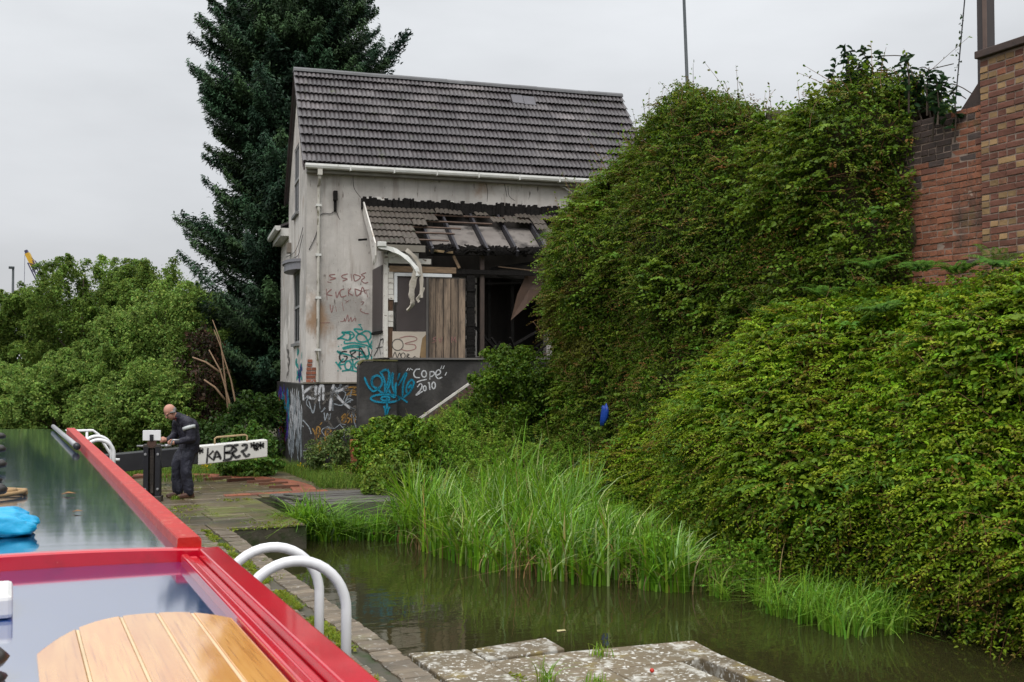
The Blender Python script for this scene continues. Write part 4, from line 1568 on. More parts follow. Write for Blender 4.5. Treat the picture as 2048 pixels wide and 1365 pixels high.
for (xa_, ya_, xb_, yb_, dd_) in ((958, 560, 1090, 553, .8), (955, 650, 1010, 705, .3), (1000, 545, 1075, 560, .2), (990, 715, 1085, 660, .35)):
    sdm.beam((px_(xa_), PYF + dd_, pz_(ya_)), (px_(xb_), PYF + dd_ + .1, pz_(yb_)), .06, .05)
stuff(sdm.build('charred_studs', M_char, cot))
MB().box(px_(856), px_(932), PYF + .022, PYF + .03, FZ, pz_(556)).build('door_backing', M_soot, cot)
cp = MB()
for k in range(26):
    z0 = FZ + k * .069
    r_ = random.uniform(-.012, .012)
    cp.box(px_(934) + r_, px_(950) + random.uniform(-.012, .012), PYF - .03 + random.uniform(-.012, .012), PYF + .08, z0, z0 + .066)
cp.build('charred_post', M_char, cot)
MB().box(px_(962), px_(970), PYF + .05, PYF + .12, FZ, pz_(505)).build('inner_post', mat('singed_timber', (.075, .052, .042), (.04, .03, .026), 5, .7, .003, stretch=(5, 5, 1)), cot)
MB().box(px_(912), 5.9, PYF - .01, PYF + .07, pz_(546), pz_(537)).build('charred_beam', M_char, cot)
MB().beam((px_(855), PYF + .02, pz_(505)), (5.9, PYF + .02, pz_(498, 1050)), .10, .15).build('charred_beam', M_char, cot)
MB().beam((px_(985), PYF + .25, pz_(533)), (5.5, PYF + .1, pz_(515, 1080)), .05, .06).build('fallen_batten', M_char, cot)
MB().beam((px_(1000), PYF + .15, pz_(528)), (px_(1080), PYF + .05, pz_(536)), .03, .02).build('pale_splinter', MATS['bare_timber'], cot)
MB().beam((px_(858), PYF - .03, pz_(501)), (px_(905), PYF - .03, pz_(504)), .02, .05).build('bare_batten', mat('fresh_wood', (.48, .34, .20), rough=.7), cot)
MB().beam((px_(906), PYF - .02, pz_(510)), (px_(918), PYF - .02, pz_(535)), .04, .06).build('bare_batten', MATS['bare_timber'], cot)
# hanging brown sheet in the opening
hs_ = MB()
hp = [(1070, 532), (1092, 540), (1080, 582), (1050, 615), (1024, 641), (1034, 590), (1052, 545)]
V3 = []
for i, p in enumerate(hp):
    q = HF(p[0], p[1], PYF + .25)
    V3.append((q[0], PYF + .25 + .10 * sin(i * 1.9), q[1]))
cxm = tuple(sum(v[i] for v in V3) / len(V3) for i in range(3))
hs_.add(V3 + [(cxm[0], cxm[1] - .06, cxm[2])], [(i, (i + 1) % 7, 7) for i in range(7)])
o = hs_.build('hanging_sheet', mat('scorched_board', (.11, .065, .045), (.07, .045, .035), 3, .7, .003), cot)
sf = o.modifiers.new('solid', 'SOLIDIFY'); sf.thickness = .012
MB().box(3.4, 5.6, PYF + .08, -.02, FZ - .03, FZ + .02).build('porch_floor', M_soot, cot)
db = MB()
for k in range(14):
    x = random.uniform(3.7, 5.4); yv = random.uniform(PYF + .2, -.2)
    db.beam((x, yv, FZ + .05), (x + random.uniform(-.5, .5), yv + random.uniform(-.3, .3), FZ + random.uniform(.05, .5)), .05, .04)
stuff(db.build('burnt_debris', M_char, cot))

# porch roof
PZ0, PZ1 = 5.20, 6.25
PA = math.atan2(PZ1 - PZ0, 1.62)
PSL = sqrt((PZ1 - PZ0) ** 2 + 1.62 ** 2)
PG = PSL / 6
pr = thing('porch_roof', '', '')
del pr['label'], pr['category']
pr.parent = cot
M_rafter = mat('charred_rafter', (.020, .019, .024), (.045, .042, .048), 8, .6, .006)
deck = MB()
PT = .318
PTM = [tile_mesh('roof_tile', PT * .985, PG + .06, M_tile2, 40 + k, 3, .024) for k in range(2)]
mask = {5: [(90, 548), (585, 748), (862, 948), (1100, 1480)], 4: [(90, 560), (1000, 1140), (1190, 1330)], 3: [(90, 505), (1250, 1335)],
        2: [(90, 432)], 1: [(90, 432)], 0: [(90, 485)]}
for r_ in range(6):
    for c_ in range(17):
        x = 1.27 + c_ * PT
        sy, sz = -1.62 + (r_ + .5) * PG * cos(PA), PZ0 + (r_ + .5) * PG * sin(PA)
        u, v = prj(hw(x + PT / 2, sy, sz))
        cx = (u - 700) / .293
        if not any(a_ < cx < b_ for a_, b_ in mask[r_]):
            continue
        edge = not any(a_ < cx + 75 < b_ for a_, b_ in mask[r_])
        loose = (cx > 570) or edge
        link('roof_tile', PTM[(r_ + c_) % 2], pr, slope_M(x, r_ * PG + (random.uniform(-.06, .03) if loose else 0), -1.62, PZ0, PA, .045 + (random.uniform(-.01, .02) if loose else random.uniform(-.002, .002)),
             .09 + (random.uniform(-.05, .06) if loose else 0), random.uniform(-.07, .07) if loose else random.uniform(-.006, .006)))
for px__ in (790, 850, 899, 958, 1015, 1074):
    a_ = HF(px__, 455, -.85)[0]
    M_ = MB()
    M_.box(a_ - .026, a_ + .026, -.05, PSL - .02, -.13, .0)
    o = M_.build('rafter', M_rafter, pr)
    o.matrix_basis = slope_M(0, 0, -1.62, PZ0, PA)
for r_, (xa, xb) in enumerate(((1.3, 2.9), (1.3, 3.1), (1.3, 3.3), (1.3, 4.1), (1.3, 5.9), (1.3, 6.6))):
    o = MB().box(xa, xb, 0, .04, .002, .028).build('batten', mat('singed_batten', (.14, .085, .06), (.05, .038, .032), 5, .7, .002, stretch=(1, 6, 6)), pr)
    o.matrix_basis = slope_M(0, r_ * PG + .30, -1.62, PZ0, PA, 0, random.uniform(-.01, .01), random.uniform(-.008, .008))
bays = [HF(p_, 455, -.85)[0] for p_ in (850, 899, 958, 1015, 1074, 1130)]
for k in range(5):
    top = 1.42 if k else 1.2
    poly = [(bays[k] + .04, .42 + random.uniform(-.05, .05))]
    for q in range(1, 7):
        poly.append((bays[k] + .04 + (bays[k + 1] - bays[k] - .08) * q / 6, .34 + random.uniform(-.07, .14)))
    poly += [(bays[k + 1] - .04, top), (bays[k] + .04, top)]
    o = MB().prism(poly, -.145, -.133).build('ceiling_board', mat('smoked_board', (.20, .18, .165), (.12, .105, .095), 2.0, .8, .002, layers=[((.035, .03, .028), 2.2, .50, .66, (1, 1, 1))]), pr)
    o.matrix_basis = slope_M(0, 0, -1.62, PZ0, PA)
fl = MB()
x = 1.2
while x < 6.7:
    w_ = random.uniform(.02, .09)
    fl.box(x, x + w_, -.06 - random.uniform(0, .05), -.002, 6.16 + random.uniform(-.05, .04), 6.44 + random.uniform(-.04, .045))
    x += w_
fl.build('scorched_flashing', M_char, pr)
fl = MB()
for (a_, b_) in ((728, 772), (890, 902), (1142, 1160)):
    x, b_ = HF(a_, 397)[0], HF(b_, 397)[0]
    while x < b_:
        w_ = random.uniform(.03, .09)
        fl.box(x, x + w_, -.062, -.052, 6.40 + random.uniform(0, .02), 6.455 + random.uniform(0, .03))
        x += w_
stuff(fl.build('flashing_remains', M_whiteold, pr))
# white barge board with a shaped foot
bgd = MB()
poly = [(-.02, 6.40), (-1.66, 5.235), (-1.68, 4.98), (-1.60, 4.82), (-1.52, 4.92), (-1.44, 4.80), (-1.30, 4.95), (-1.20, 5.12), (-.90, 5.48), (-.02, 6.10)]
bgd.prism(poly, 0, .03)
bgd.v = [(1.235 + z, x, y) for (x, y, z) in bgd.v]
bgd.build('barge_board', M_whiteold, pr)
MB().beam((1.05, -.62, 5.42), (1.24, -.62, 5.44), .05, .04).build('bracket', M_char, pr)
ef = MB()
ef.beam((1.28, -1.66, PZ0 - .05), (px_(845), -1.66, PZ0 - .05), .025, .14)
ef.build('eave_board', mat('dirty_eave', (.20, .18, .15), rough=.7), pr)
es = MB()
for k in range(110):
    x = px_(846) + random.uniform(0, 3.0)
    es.beam((x, -1.6, PZ0 - random.uniform(-.02, .05)), (x + random.uniform(-.25, .25), -1.6 + random.uniform(-.04, .14), PZ0 + random.uniform(-.13, .10)), random.uniform(.015, .06), .03)
stuff(es.build('charred_fragments', M_char, pr))
# twisted remains of the porch gutter
def strip(pts, wdt, m, name, parent, th=.02, twist=0):
    mb = MB()
    P_ = [np.array(p) for p in smooth_poly(pts, 4)]
    vs = []
    for i, p in enumerate(P_):
        t = P_[min(i + 1, len(P_) - 1)] - P_[max(i - 1, 0)]
        t /= max(np.linalg.norm(t), 1e-9)
        a_ = twist * i / len(P_)
        b_ = np.array([cos(a_), sin(a_), 0])
        b_ = b_ - t * (b_ @ t) if abs(b_ @ t) < .9 else np.array([0, 0, 1.])
        b_ = b_ / np.linalg.norm(b_) * wdt * (.5 + .08 * sin(i * 1.7))
        c_ = np.cross(t, b_) * th / wdt * 2
        vs += [p - b_ - c_, p + b_ - c_, p + b_ + c_, p - b_ + c_]
    n_ = len(P_)
    fs = []
    for i in range(n_ - 1):
        for k in range(4):
            fs.append((4 * i + k, 4 * i + (k + 1) % 4, 4 * i + 4 + (k + 1) % 4, 4 * i + 4 + k))
    fs += [(3, 2, 1, 0), tuple(4 * (n_ - 1) + k for k in range(4))]
    mb.add(vs, fs)
    return mb.build(name, m, parent, smooth=False)


def at(x, y, yl):
    p = HF(x, y, yl)
    return (p[0], yl, p[1])


hg = strip([at(757, 492, -1.75), at(785, 500, -1.76), at(812, 516, -1.78), at(832, 538, -1.8), at(836, 552, -1.8)], .10, M_pvc, 'broken_gutter', pr, .02, .5)
hg['label'] = 'broken white porch gutter hanging down at one end'
MB().box(HF(755, 490, -1.74)[0], HF(772, 490, -1.74)[0], -1.80, -1.68, 5.16, 5.26).build('gutter_outlet', M_pvc, pr, bevel=.01)
M_rag = mat('dirty_plastic_rag', (.48, .44, .39), (.33, .29, .24), 5, .6, .003)
strip([at(834, 542, -1.81), at(826, 565, -1.80), at(823, 590, -1.82), at(825, 608, -1.8), at(814, 622, -1.78)], .14, M_rag, 'hanging_rag', pr, .012, 1.2)
strip([at(812, 500, -1.76), at(828, 513, -1.78), at(838, 530, -1.79), at(843, 560, -1.78), at(842, 596, -1.79)], .08, M_rag, 'hanging_rag', pr, .01, -1.0)
strip([at(846, 575, -1.78), at(842, 590, -1.79), at(835, 598, -1.78), at(838, 604, -1.77)], .07, M_rag, 'hanging_rag', pr, .01, .6)

# ------------------------------------------------------------------ graffiti on the cottage
CA = (600, 640, .1612)
CC = (560, 540, .1612)
N_F = (0, -1, 0)
teal = crop(*CC, [
    [(710, 860), (760, 832), (800, 800), (770, 775), (890, 768)], [(800, 780), (870, 800), (850, 872), (770, 850), (712, 858)], [(890, 770), (920, 820), (860, 872)],
    [(860, 800), (930, 810)], [(1030, 745), (920, 735), (985, 800)], [(985, 800), (1060, 760), (1120, 780), (1120, 850), (1060, 890), (980, 890), (945, 840), (985, 795), (1060, 830), (1120, 960)],
    [(985, 680), (1020, 730)], [(970, 682), (1010, 676)], [(1190, 835), (1140, 890), (1115, 960)],
    [(800, 880), (808, 915), (900, 905), (1000, 920), (1090, 945), (1150, 985)], [(770, 972), (880, 940), (960, 940), (1060, 960)], [(780, 985), (900, 960), (1000, 965)],
    [(705, 1005), (760, 1030), (860, 1060), (900, 1080)], [(705, 1010), (760, 1050), (740, 1010)], [(1130, 950), (1170, 940), (1175, 1000), (1130, 1110)], [(1090, 960), (1105, 1040), (1080, 1120)],
    [(690, 1140), (720, 1180), (760, 1235)], [(790, 1100), (730, 1175), (800, 1170)], ell(845, 1185, 40, 55, 10), [(900, 1110), (905, 1180), (898, 1245)], [(860, 1120), (950, 1105)],
    [(1000, 1130), (945, 1150), (925, 1200), (960, 1225)], [(765, 1258), (860, 1245), (970, 1268)], [(1000, 1000), (1040, 1060), (1080, 1120)], [(860, 1010), (960, 1000), (1040, 1020)],
    [(950, 1080), (1040, 1080), (1110, 1060)]]) + [[(x - 1, y), (x + 1, y)] for x, y in ((676, 742), (677, 693), (682.5, 690), (734, 691))]
def zoned(strokes, parent, colour, wdt, label):
    """strokes that run over the main wall and the side of the porch"""
    lim = 747
    spray('graffiti', parent, colour, wdt, strokes, on_front, N_F, label, 6, clip=lambda p: p[0] < lim)
zoned(teal, cot, 'teal', .034, 'teal sprayed letters over two lines')
black = crop(*CA, [[(585, 395), (520, 400), (490, 460), (515, 520), (560, 510), (585, 460), (540, 450)], [(625, 395), (650, 510)], [(615, 405), (670, 375), (685, 400), (640, 440), (720, 490)],
                   [(735, 490), (745, 345), (822, 470)], [(725, 440), (800, 405)], [(845, 365), (885, 465)], [(905, 305), (880, 460)]])
zoned(black, cot, 'black', .03, 'black sprayed word GRAVA')


def on_side(x, y, off=.006):
    p = _pl(x, y, HO + E1 * (1.47 - off), E1) - HO
    return (1.47 - off, float(p @ E2), float(p[2]))


spray('graffiti', cot, 'black', .035, crop(*CA, [[(915, 450), (965, 360), (1000, 235), (985, 330), (1000, 435)], [(940, 355), (1025, 335)], [(1000, 250), (1030, 240), (1025, 300)], [(1022, 412), (1028, 416)]]), on_side, (-1, 0, 0), None, 5)
red1 = crop(*CC, [[(685, 55), (615, 68), (640, 95), (690, 105), (615, 128)], [(840, 50), (770, 72), (780, 100), (835, 115), (775, 140)], [(880, 50), (892, 140)], [(912, 60), (930, 140), (1000, 90), (915, 55)],
                  [(1068, 35), (1010, 62), (1050, 92), (1010, 130), (1050, 165), (1095, 155)], [(585, 150), (640, 160)],
                  [(575, 235), (585, 375)], [(640, 240), (580, 300), (650, 320)], [(690, 270), (705, 345), (735, 270)], [(800, 235), (745, 265), (760, 335), (825, 320)], [(845, 225), (850, 325)], [(880, 228), (850, 280), (905, 320)],
                  [(930, 240), (950, 325), (1005, 270), (925, 235)], [(1000, 310), (1022, 215), (1060, 300)], [(1005, 270), (1050, 262)], [(1040, 255), (1105, 248)], [(1065, 255), (1090, 345)]])
zoned(red1, cot, 'maroon', .022, 'faded red writing on the render')
red2 = crop(*CC, [[(620, 430), (640, 530), (660, 440)], [(690, 450), (700, 520)], [(770, 400), (790, 510)], [(1000, 400), (1040, 400), (1010, 440)], [(1060, 445), (1070, 450)], [(1010, 480), (1000, 510), (1060, 540), (1100, 545)],
                  [(745, 640), (790, 635), (800, 600), (810, 640), (840, 560), (850, 640), (880, 590), (890, 640), (930, 600), (935, 640)], [(500, 660), (620, 655)], [(740, 460), (745, 465)], [(905, 380), (910, 385)], [(935, 405), (945, 410)], [(800, 375), (850, 400)], [(860, 375), (810, 415)]])
zoned(red2, cot, 'maroon', .016, 'very faded red scribble below the red writing')
# porch panel and door planks
spray('graffiti', cot, 'grime', .020, crop(*CA, [ell(1212, 310, 68, 70, 14)]), lambda x, y: on_porch(x, y, .010), N_F, 'dark ring')
spray('graffiti', cot, 'maroon', .018, crop(*CA, [[(1230, 230), (1330, 205), (1430, 215), (1440, 255), (1300, 295), (1420, 310), (1430, 360), (1330, 385), (1250, 365)]]), lambda x, y: on_porch(x, y, .010), N_F)
spray('graffiti', cot, 'black', .016, crop(*CA, [[(1150, 470), (1180, 400), (1205, 470), (1235, 410), (1255, 470)], ell(1280, 445, 26, 34, 8), [(1325, 480), (1330, 425), (1355, 435), (1330, 455), (1370, 475)], [(1400, 470), (1430, 455), (1420, 490), (1450, 470), (1470, 490)], [(1490, 450), (1500, 485), (1530, 470)]]), lambda x, y: on_porch(x, y, .010), N_F)
spray('graffiti', cot, 'maroon', .014, crop(*CA, [[(1690, 210), (1650, 235), (1690, 260), (1640, 285)], [(1720, 220), (1740, 280), (1765, 215)], [(1880, 285), (1885, 210), (1905, 260), (1925, 210), (1935, 285)]]), lambda x, y: on_porch(x, y, .012), N_F)
# the plinth
PLF = -.066
on_pl = lambda x, y: (HF(x, y, PLF)[0], PLF, HF(x, y, PLF)[1])
clip_pl = lambda p: 604 < p[0] < 717
spray('graffiti', cot, 'white', .055, crop(*CA, [[(30, 915), (120, 850), (195, 825), (190, 890), (195, 960), (150, 975), (80, 950)], [(235, 1010), (238, 900), (250, 830), (275, 815), (290, 860), (288, 1000)],
     [(420, 795), (395, 900), (370, 1130)], [(600, 820), (500, 875), (405, 895)], [(420, 900), (520, 1010), (640, 1110)], [(30, 810), (45, 1000)]]), on_pl, N_F, 'large white sprayed letters on the black plinth', 5, clip_pl)
spray('graffiti', cot, 'grey', .022, crop(*CA, [[(110, 1010), (160, 1160), (190, 1040)], [(240, 1010), (250, 1110)], [(300, 1150), (310, 1250), (340, 1160), (360, 1240), (380, 1160)], [(405, 900), (408, 1130)], [(540, 870), (625, 1030)], [(600, 930), (560, 1030), (640, 1000)], [(420, 1040), (520, 1060), (600, 980), (660, 1000)],
     [(30, 1240), (110, 1330), (140, 1420)], [(730, 840), (725, 960)], [(725, 1130), (735, 1280)], [(600, 1080), (690, 1110)], [(460, 960), (440, 1000)]]), on_pl, N_F, 'thin grey scribbles on the black plinth', 5, clip_pl)
spray('graffiti', cot, 'gold', .034, crop(*CA, [[(560, 850), (640, 835), (710, 840)], [(690, 840), (580, 930)], [(560, 870), (700, 885)], [(570, 935), (640, 925), (715, 935)], [(640, 900), (690, 900)],
     [(520, 1200), (560, 1170), (555, 1215), (510, 1205)], [(530, 1210), (525, 1280), (570, 1260), (560, 1225)], [(600, 1160), (580, 1210), (620, 1230), (590, 1285)], [(640, 1160), (640, 1280)], [(640, 1220), (680, 1215)], [(690, 1160), (680, 1280)]])
    + [[(625, 857), (632, 872), (629, 880)], [(636, 876), (640, 858), (634, 856), (633, 884), (645, 884)], [(634, 868), (642, 868)], [(650, 884), (652, 860), (662, 862), (654, 872), (666, 884)], [(670, 860), (668, 884)], [(682, 860), (671, 873), (684, 884)],
       ell(647, 902, 8, 9, 9), ell(661, 903, 7, 8, 9), [(630, 900), (638, 892)], [(666, 915), (660, 930)], [(640, 850), (644, 845)]], on_pl, N_F, 'gold sprayed words on the black plinth', 5, clip_pl)
scr = []
r9 = random.Random(12)
for k in range(34):
    x, y = r9.uniform(607, 712), r9.uniform(772, 905)
    st9 = [(x, y)]
    for q in range(r9.randint(2, 4)):
        st9.append((st9[-1][0] + r9.uniform(-14, 14), st9[-1][1] + r9.uniform(-16, 18)))
    scr.append(st9)
stuff(spray('old_scribbles', cot, 'grey', .016, scr[:20], on_pl, N_F, None, 5, clip_pl))
stuff(spray('old_scribbles', cot, 'grime', .05, scr[20:], on_pl, N_F, None, 5, clip_pl))
pgx = -.066
on_gp = lambda x, y: (pgx, *HG(x, y, pgx))
rr = random.Random(5)
for colr, xr, yr, n_, wd_ in (('grey', (577, 603), (775, 915), 60, .12), ('white', (580, 603), (775, 870), 24, .09), ('indigo', (557, 574), (775, 880), 26, .35), ('red', (558, 572), (785, 870), 18, .30), ('orange', (558, 566), (800, 860), 6, .25), ('blue', (560, 578), (780, 850), 8, .2)):
    ss = []
    for k in range(n_):
        x, y0 = rr.uniform(*xr), rr.uniform(yr[0], yr[1] - 40)
        ss.append([(x, y0), (x + rr.uniform(-2.5, 2.5), y0 + rr.uniform(10, 30)), (x + rr.uniform(-2, 2), y0 + rr.uniform(35, 60))])
    pgx -= .0012
    spray('graffiti', cot, colr, wd_, ss, on_gp, (-1, 0, 0), None, 4)
for colr, xr, yr, n_ in (('teal', (586, 604), (695, 750), 8), ('indigo', (596, 606), (725, 760), 6), ('grime', (572, 580), (690, 760), 5)):
    ss = []
    for k in range(n_):
        x, y0 = rr.uniform(*xr), rr.uniform(*yr)
        ss.append([(x, y0), (x + rr.uniform(-4, 4), y0 + rr.uniform(3, 8)), (x + rr.uniform(-3, 3), y0 + rr.uniform(8, 16))])
    spray('graffiti', cot, colr, .10, ss, on_gable, (-1, 0, 0), None, 4)

# ------------------------------------------------------------------ black pillar, its graffiti and the stepped brick flank
pil = thing('black_pillar', 'squat black painted masonry pillar with a mossy rounded top and blue graffiti', 'pillar', tuple(HO), -HA)
PLY = -1.72
xa, xb = HF(718, 800, PLY)[0], HF(795, 800, PLY)[0]
zt_ = HF(755, 723, PLY)[1]
q = MB()
r_ = .14
prof = [(xa, .25), (xb, .25), (xb, zt_)] + [(xa + r_ - r_ * sin(t), zt_ - r_ + r_ * cos(t)) for t in np.linspace(0, pi / 2, 6)]
q.prism(prof, 0, .34)
q.v = [(x, PLY + .34 - z, y) for (x, y, z) in q.v]
q.build('shaft', M_blackwall, pil, bevel=.02)
q = MB()
prof = [(xb - .002, zt_ + .002)] + [(xa + r_ - (r_ + .008) * sin(t), zt_ - r_ + (r_ + .008) * cos(t)) for t in np.linspace(0, pi / 2 * .7, 5)]
prof2 = [(x, z + .03) for x, z in prof][::-1]
q.prism((prof + prof2)[::-1], -.02, .36)
q.v = [(x, PLY + .34 - z, y) for (x, y, z) in q.v]
q.build('mossy_coping', mat('mossy_cement', (.13, .115, .05), (.08, .08, .03), 6, .95, .012), pil)
on_pi = lambda x, y: (HF(x, y, PLY - .024)[0], PLY - .024, HF(x, y, PLY - .024)[1])
lorm = crop(*CA, [[(800, 710), (840, 810), (905, 885), (960, 862), (1000, 840)], ell(955, 770, 66, 78, 14, .3), [(905, 700), (890, 760), (900, 830)], [(1000, 650), (1050, 760), (1052, 905)], [(990, 660), (1060, 620), (1105, 660), (1095, 760), (1070, 850)], [(950, 850), (1050, 915), (1110, 800), (1150, 660), (1145, 800), (1185, 935)],
     [(1185, 935), (1190, 800), (1240, 660)], [(1200, 845), (1320, 655), (1280, 800), (1272, 960)], [(1275, 965), (1360, 900), (1412, 790), (1385, 745), (1340, 790), (1315, 870), (1340, 915), (1380, 860), (1375, 810), (1345, 850)], [(1100, 860), (1140, 950), (1240, 965), (1335, 1025)],
     ell(1058, 975, 180, 50, 20), ell(1060, 978, 52, 26, 12), [(1080, 970), (1078, 1100), (1068, 1235)], [(1042, 1068), (1060, 1120), (1066, 1190)], [(1112, 1080), (1088, 1130), (1080, 1190)], [(1010, 650), (1100, 615)]])
on_pp = lambda x, y: on_porch(x, y, .036)
lim = 600 + .1612 * 1180
lim = 794
spray('graffiti', pil, 'blue', .042, lorm, on_pi, N_F, 'blue sprayed tag with a ringed eye below it', 6, lambda p: p[0] < lim)
spray('graffiti', cot, 'blue', .042, lorm, on_pp, N_F, 'end of the blue tag on the porch plinth', 6, lambda p: p[0] >= lim)
cope = crop(*CA, [[(1490, 612), (1440, 618), (1412, 665), (1430, 712), (1490, 718)], ell(1540, 672, 30, 40, 10), [(1612, 745), (1612, 640)], [(1612, 645), (1655, 645), (1668, 672), (1640, 700), (1612, 705)],
     [(1690, 690), (1740, 665), (1735, 625), (1700, 630), (1682, 680), (1710, 728), (1765, 712)], [(1345, 598), (1322, 635)], [(1372, 598), (1352, 630)], [(1362, 600), (1400, 625)], [(1762, 570), (1745, 612)], [(1792, 568), (1772, 612)], [(1820, 650), (1800, 690)], [(1448, 775), (1500, 755), (1572, 740)],
     [(1455, 835), (1490, 795), (1515, 815), (1495, 870), (1440, 935), (1500, 900), (1525, 885)], ell(1548, 850, 18, 30, 9), [(1590, 790), (1602, 780), (1612, 872)], ell(1658, 815, 22, 40, 9)])
spray('graffiti', cot, 'white', .026, cope, on_pp, N_F, 'white handwriting COPE 2010 on the black porch plinth', 5)
# flank wall of the steps in front of the porch plinth
fk = thing('step_flank_wall', 'sloping brick flank wall with a white painted top edge in front of the porch plinth', 'wall', tuple(HO), -HA)
FY = PYF - .20
A0 = HF(806, 862, FY)
B0 = HF(955, 757, FY)
fb = MB()
fb.prism([(A0[0], .25), (B0[0] + 1.2, .25), (B0[0] + 1.2, B0[1] - .03), (B0[0], B0[1] - .03), (A0[0], A0[1] - .03)], 0, .14)
fb.v = [(x, FY + .155 - z, y) for (x, y, z) in fb.v]
fb.build('core', mat('dirty_mortar', (.10, .085, .075), (.06, .05, .045), 6, .9, .004), fk)
M_fbr = mat('dark_red_brick', (.115, .062, .048), (.07, .042, .036), 8, .7, .005, objrand=.3)
fbm_ = [MB().box(0, .212, -.012, 0, 0, .064).mesh('brick', M_fbr), MB().box(0, .10, -.012, 0, 0, .064).mesh('brick', M_fbr)]
z = .9
k = 0
sl = (B0[1] - A0[1]) / (B0[0] - A0[0])
while z < B0[1] - .12:
    xs_ = A0[0] + (z + .10 - A0[1]) / sl
    x = max(xs_, A0[0]) + (.0 if k % 2 else .11)
    if k % 2 == 0:
        link('brick', fbm_[1], fk, Matrix.Translation((x - .11, FY + .013, z)))
    while x < 4.4:
        link('brick', fbm_[0], fk, Matrix.Translation((x, FY + .013 + random.uniform(-.003, .002), z)))
        x += .222
    z += .074
    k += 1
MB().beam((A0[0] - .1, FY + .07, A0[1] - .1 * sl), (B0[0], FY + .07, B0[1]), .10, .04).build('white_edge', M_whiteold, fk)

# ------------------------------------------------------------------ brick wall and pier on the far bank
WX = 9.85
M_mort = mat('old_mortar', (.34, .26, .21), (.16, .12, .10), 7, .95, .006)
M_wred = mat('weathered_red_brick', (.27, .105, .058), (.20, .082, .05), 6, .88, .010, 22, objrand=.17, layers=[((.05, .042, .036), 2.2, .50, .72, (1, 1, .5)), ((.08, .06, .05), 26, .58, .66, (1, 1, 1)), ((.09, .09, .035), 2, .62, .76, (1, 1, 1)), ((.36, .27, .21), 9, .62, .74, (1, 1, 1))])
M_wdark = mat('sooty_brick', (.045, .036, .034), (.075, .05, .042), 8, .85, .006, 22, objrand=.3)
M_wmar = mat('maroon_brick', (.165, .066, .044), (.12, .052, .036), 8, .8, .006, 20, objrand=.2, layers=[((.5, .48, .45), 14, .71, .73, (1, 1, 1))])
M_wyel = mat('buff_brick', (.30, .195, .095), (.23, .14, .07), 8, .85, .006, 20, objrand=.28)


def rough_brick(name, ln, h, m, seed, dep=.05):
    r = random.Random(seed)
    j = lambda a=.005: r.uniform(-a, a)
    b_ = MB()
    V = []
    for (x, ins) in ((dep, 0), (.006, 0), (0, .004)):
        V += [(x + j(.003), ins + j(), ins + j(.004)), (x + j(.003), ln - ins + j(), ins + j(.004)), (x + j(.003), ln - ins + j(), h - ins + j(.004)), (x + j(.003), ins + j(), h - ins + j(.004))]
    Fq = [(8, 11, 10, 9)]
    for q_ in (0, 4):
        for k in range(4):
            c_ = (k + 1) % 4
            Fq.append((q_ + k, q_ + 4 + k, q_ + 4 + c_, q_ + c_))
    return b_.add(V, Fq).mesh(name, m)


def brick_set(m, seed):
    return {'s': [rough_brick('brick', .217, .063, m, seed + k) for k in range(4)], 'h': [rough_brick('brick', .104, .063, m, seed + 20 + k) for k in range(4)]}


B_red, B_dark, B_mar, B_yel = brick_set(M_wred, 100), brick_set(M_wdark, 200), brick_set(M_wmar, 300), brick_set(M_wyel, 400)
bw = thing('brick_wall', 'long weathered red brick wall with sooty top courses, half covered by ivy', 'wall', (WX, 9, 0))
MB().box(.008, .36, 8.62 - 9, 18.95 - 9, -1.2, 5.2 if False else 5.49).build('core', M_mort, bw)
z, k = 3.38, 0
R1 = random.Random(21)
while z < 5.5:
    y = 8.625 + (.0 if k % 2 else -.0)
    hdr = k % 4 == 3
    first = True
    while y < 10.28:
        kind = 'h' if (hdr or (first and k % 2)) else 's'
        ln = .104 if kind == 'h' else .217
        dk = (z > 5.1) or (z > 4.9 and R1.random() < .6) or (y > 9.5 and z > 4.55 and R1.random() < .5) or R1.random() < .03
        if y < 8.95 and z > 4.9:
            dk = R1.random() < .25
        s_ = B_dark if dk else (B_mar if R1.random() < .07 else B_red)
        sag = .02 * sin(y * 1.3)
        link('brick', R1.choice(s_[kind]), bw, Matrix.Translation((R1.uniform(-.006, .006), y - 9, z + sag)) @ Matrix.Rotation(R1.uniform(-.006, .006), 4, 'X') @ Matrix.Rotation(R1.uniform(-.014, .014), 4, 'Z'))
        y += ln + .011
        first = False
    z += .0755
    k += 1
ft = MB()
ft.add([(.0, 8.60 - 9, 5.5), (.0, 8.95 - 9, 5.52), (.0, 8.60 - 9, 5.88), (.3, 8.60 - 9, 5.5), (.3, 8.95 - 9, 5.52), (.3, 8.60 - 9, 5.88)], [(0, 2, 1), (3, 4, 5), (1, 2, 5, 4), (0, 1, 4, 3)])
ft.build('mortar_fillet', M_wdark, bw)
pier = thing('brick_pier', 'taller pier of maroon and buff patterned brick with a dark coping', 'pier', (WX - .06, 8, 0))
MB().box(.007, .5, -1.2, .605, -1.2, 6.03).build('core', M_mort, pier)
z, k = 3.30, 0
while z < 6.0:
    hdr = k % 2 == 1
    y = 8.605
    nb = 0
    while y > 7.62:
        kind = 'h' if (hdr or (nb == 0 and k % 4 == 2)) else 's'
        ln = .104 if kind == 'h' else .217
        s_ = B_yel if (kind == 'h' and R1.random() < .42) or R1.random() < .05 else (B_red if R1.random() < .12 else B_mar)
        link('brick', R1.choice(s_[kind]), pier, Matrix.Translation((R1.uniform(-.005, .004), y - ln - 8, z)) @ Matrix.Rotation(R1.uniform(-.008, .008), 4, 'X'))
        y -= ln + .011
        nb += 1
    z += .0755
    k += 1
MB().box(-.05, .55, -1.3, .64, 6.035, 6.12).build('coping', M_wdark, pier, bevel=.01)

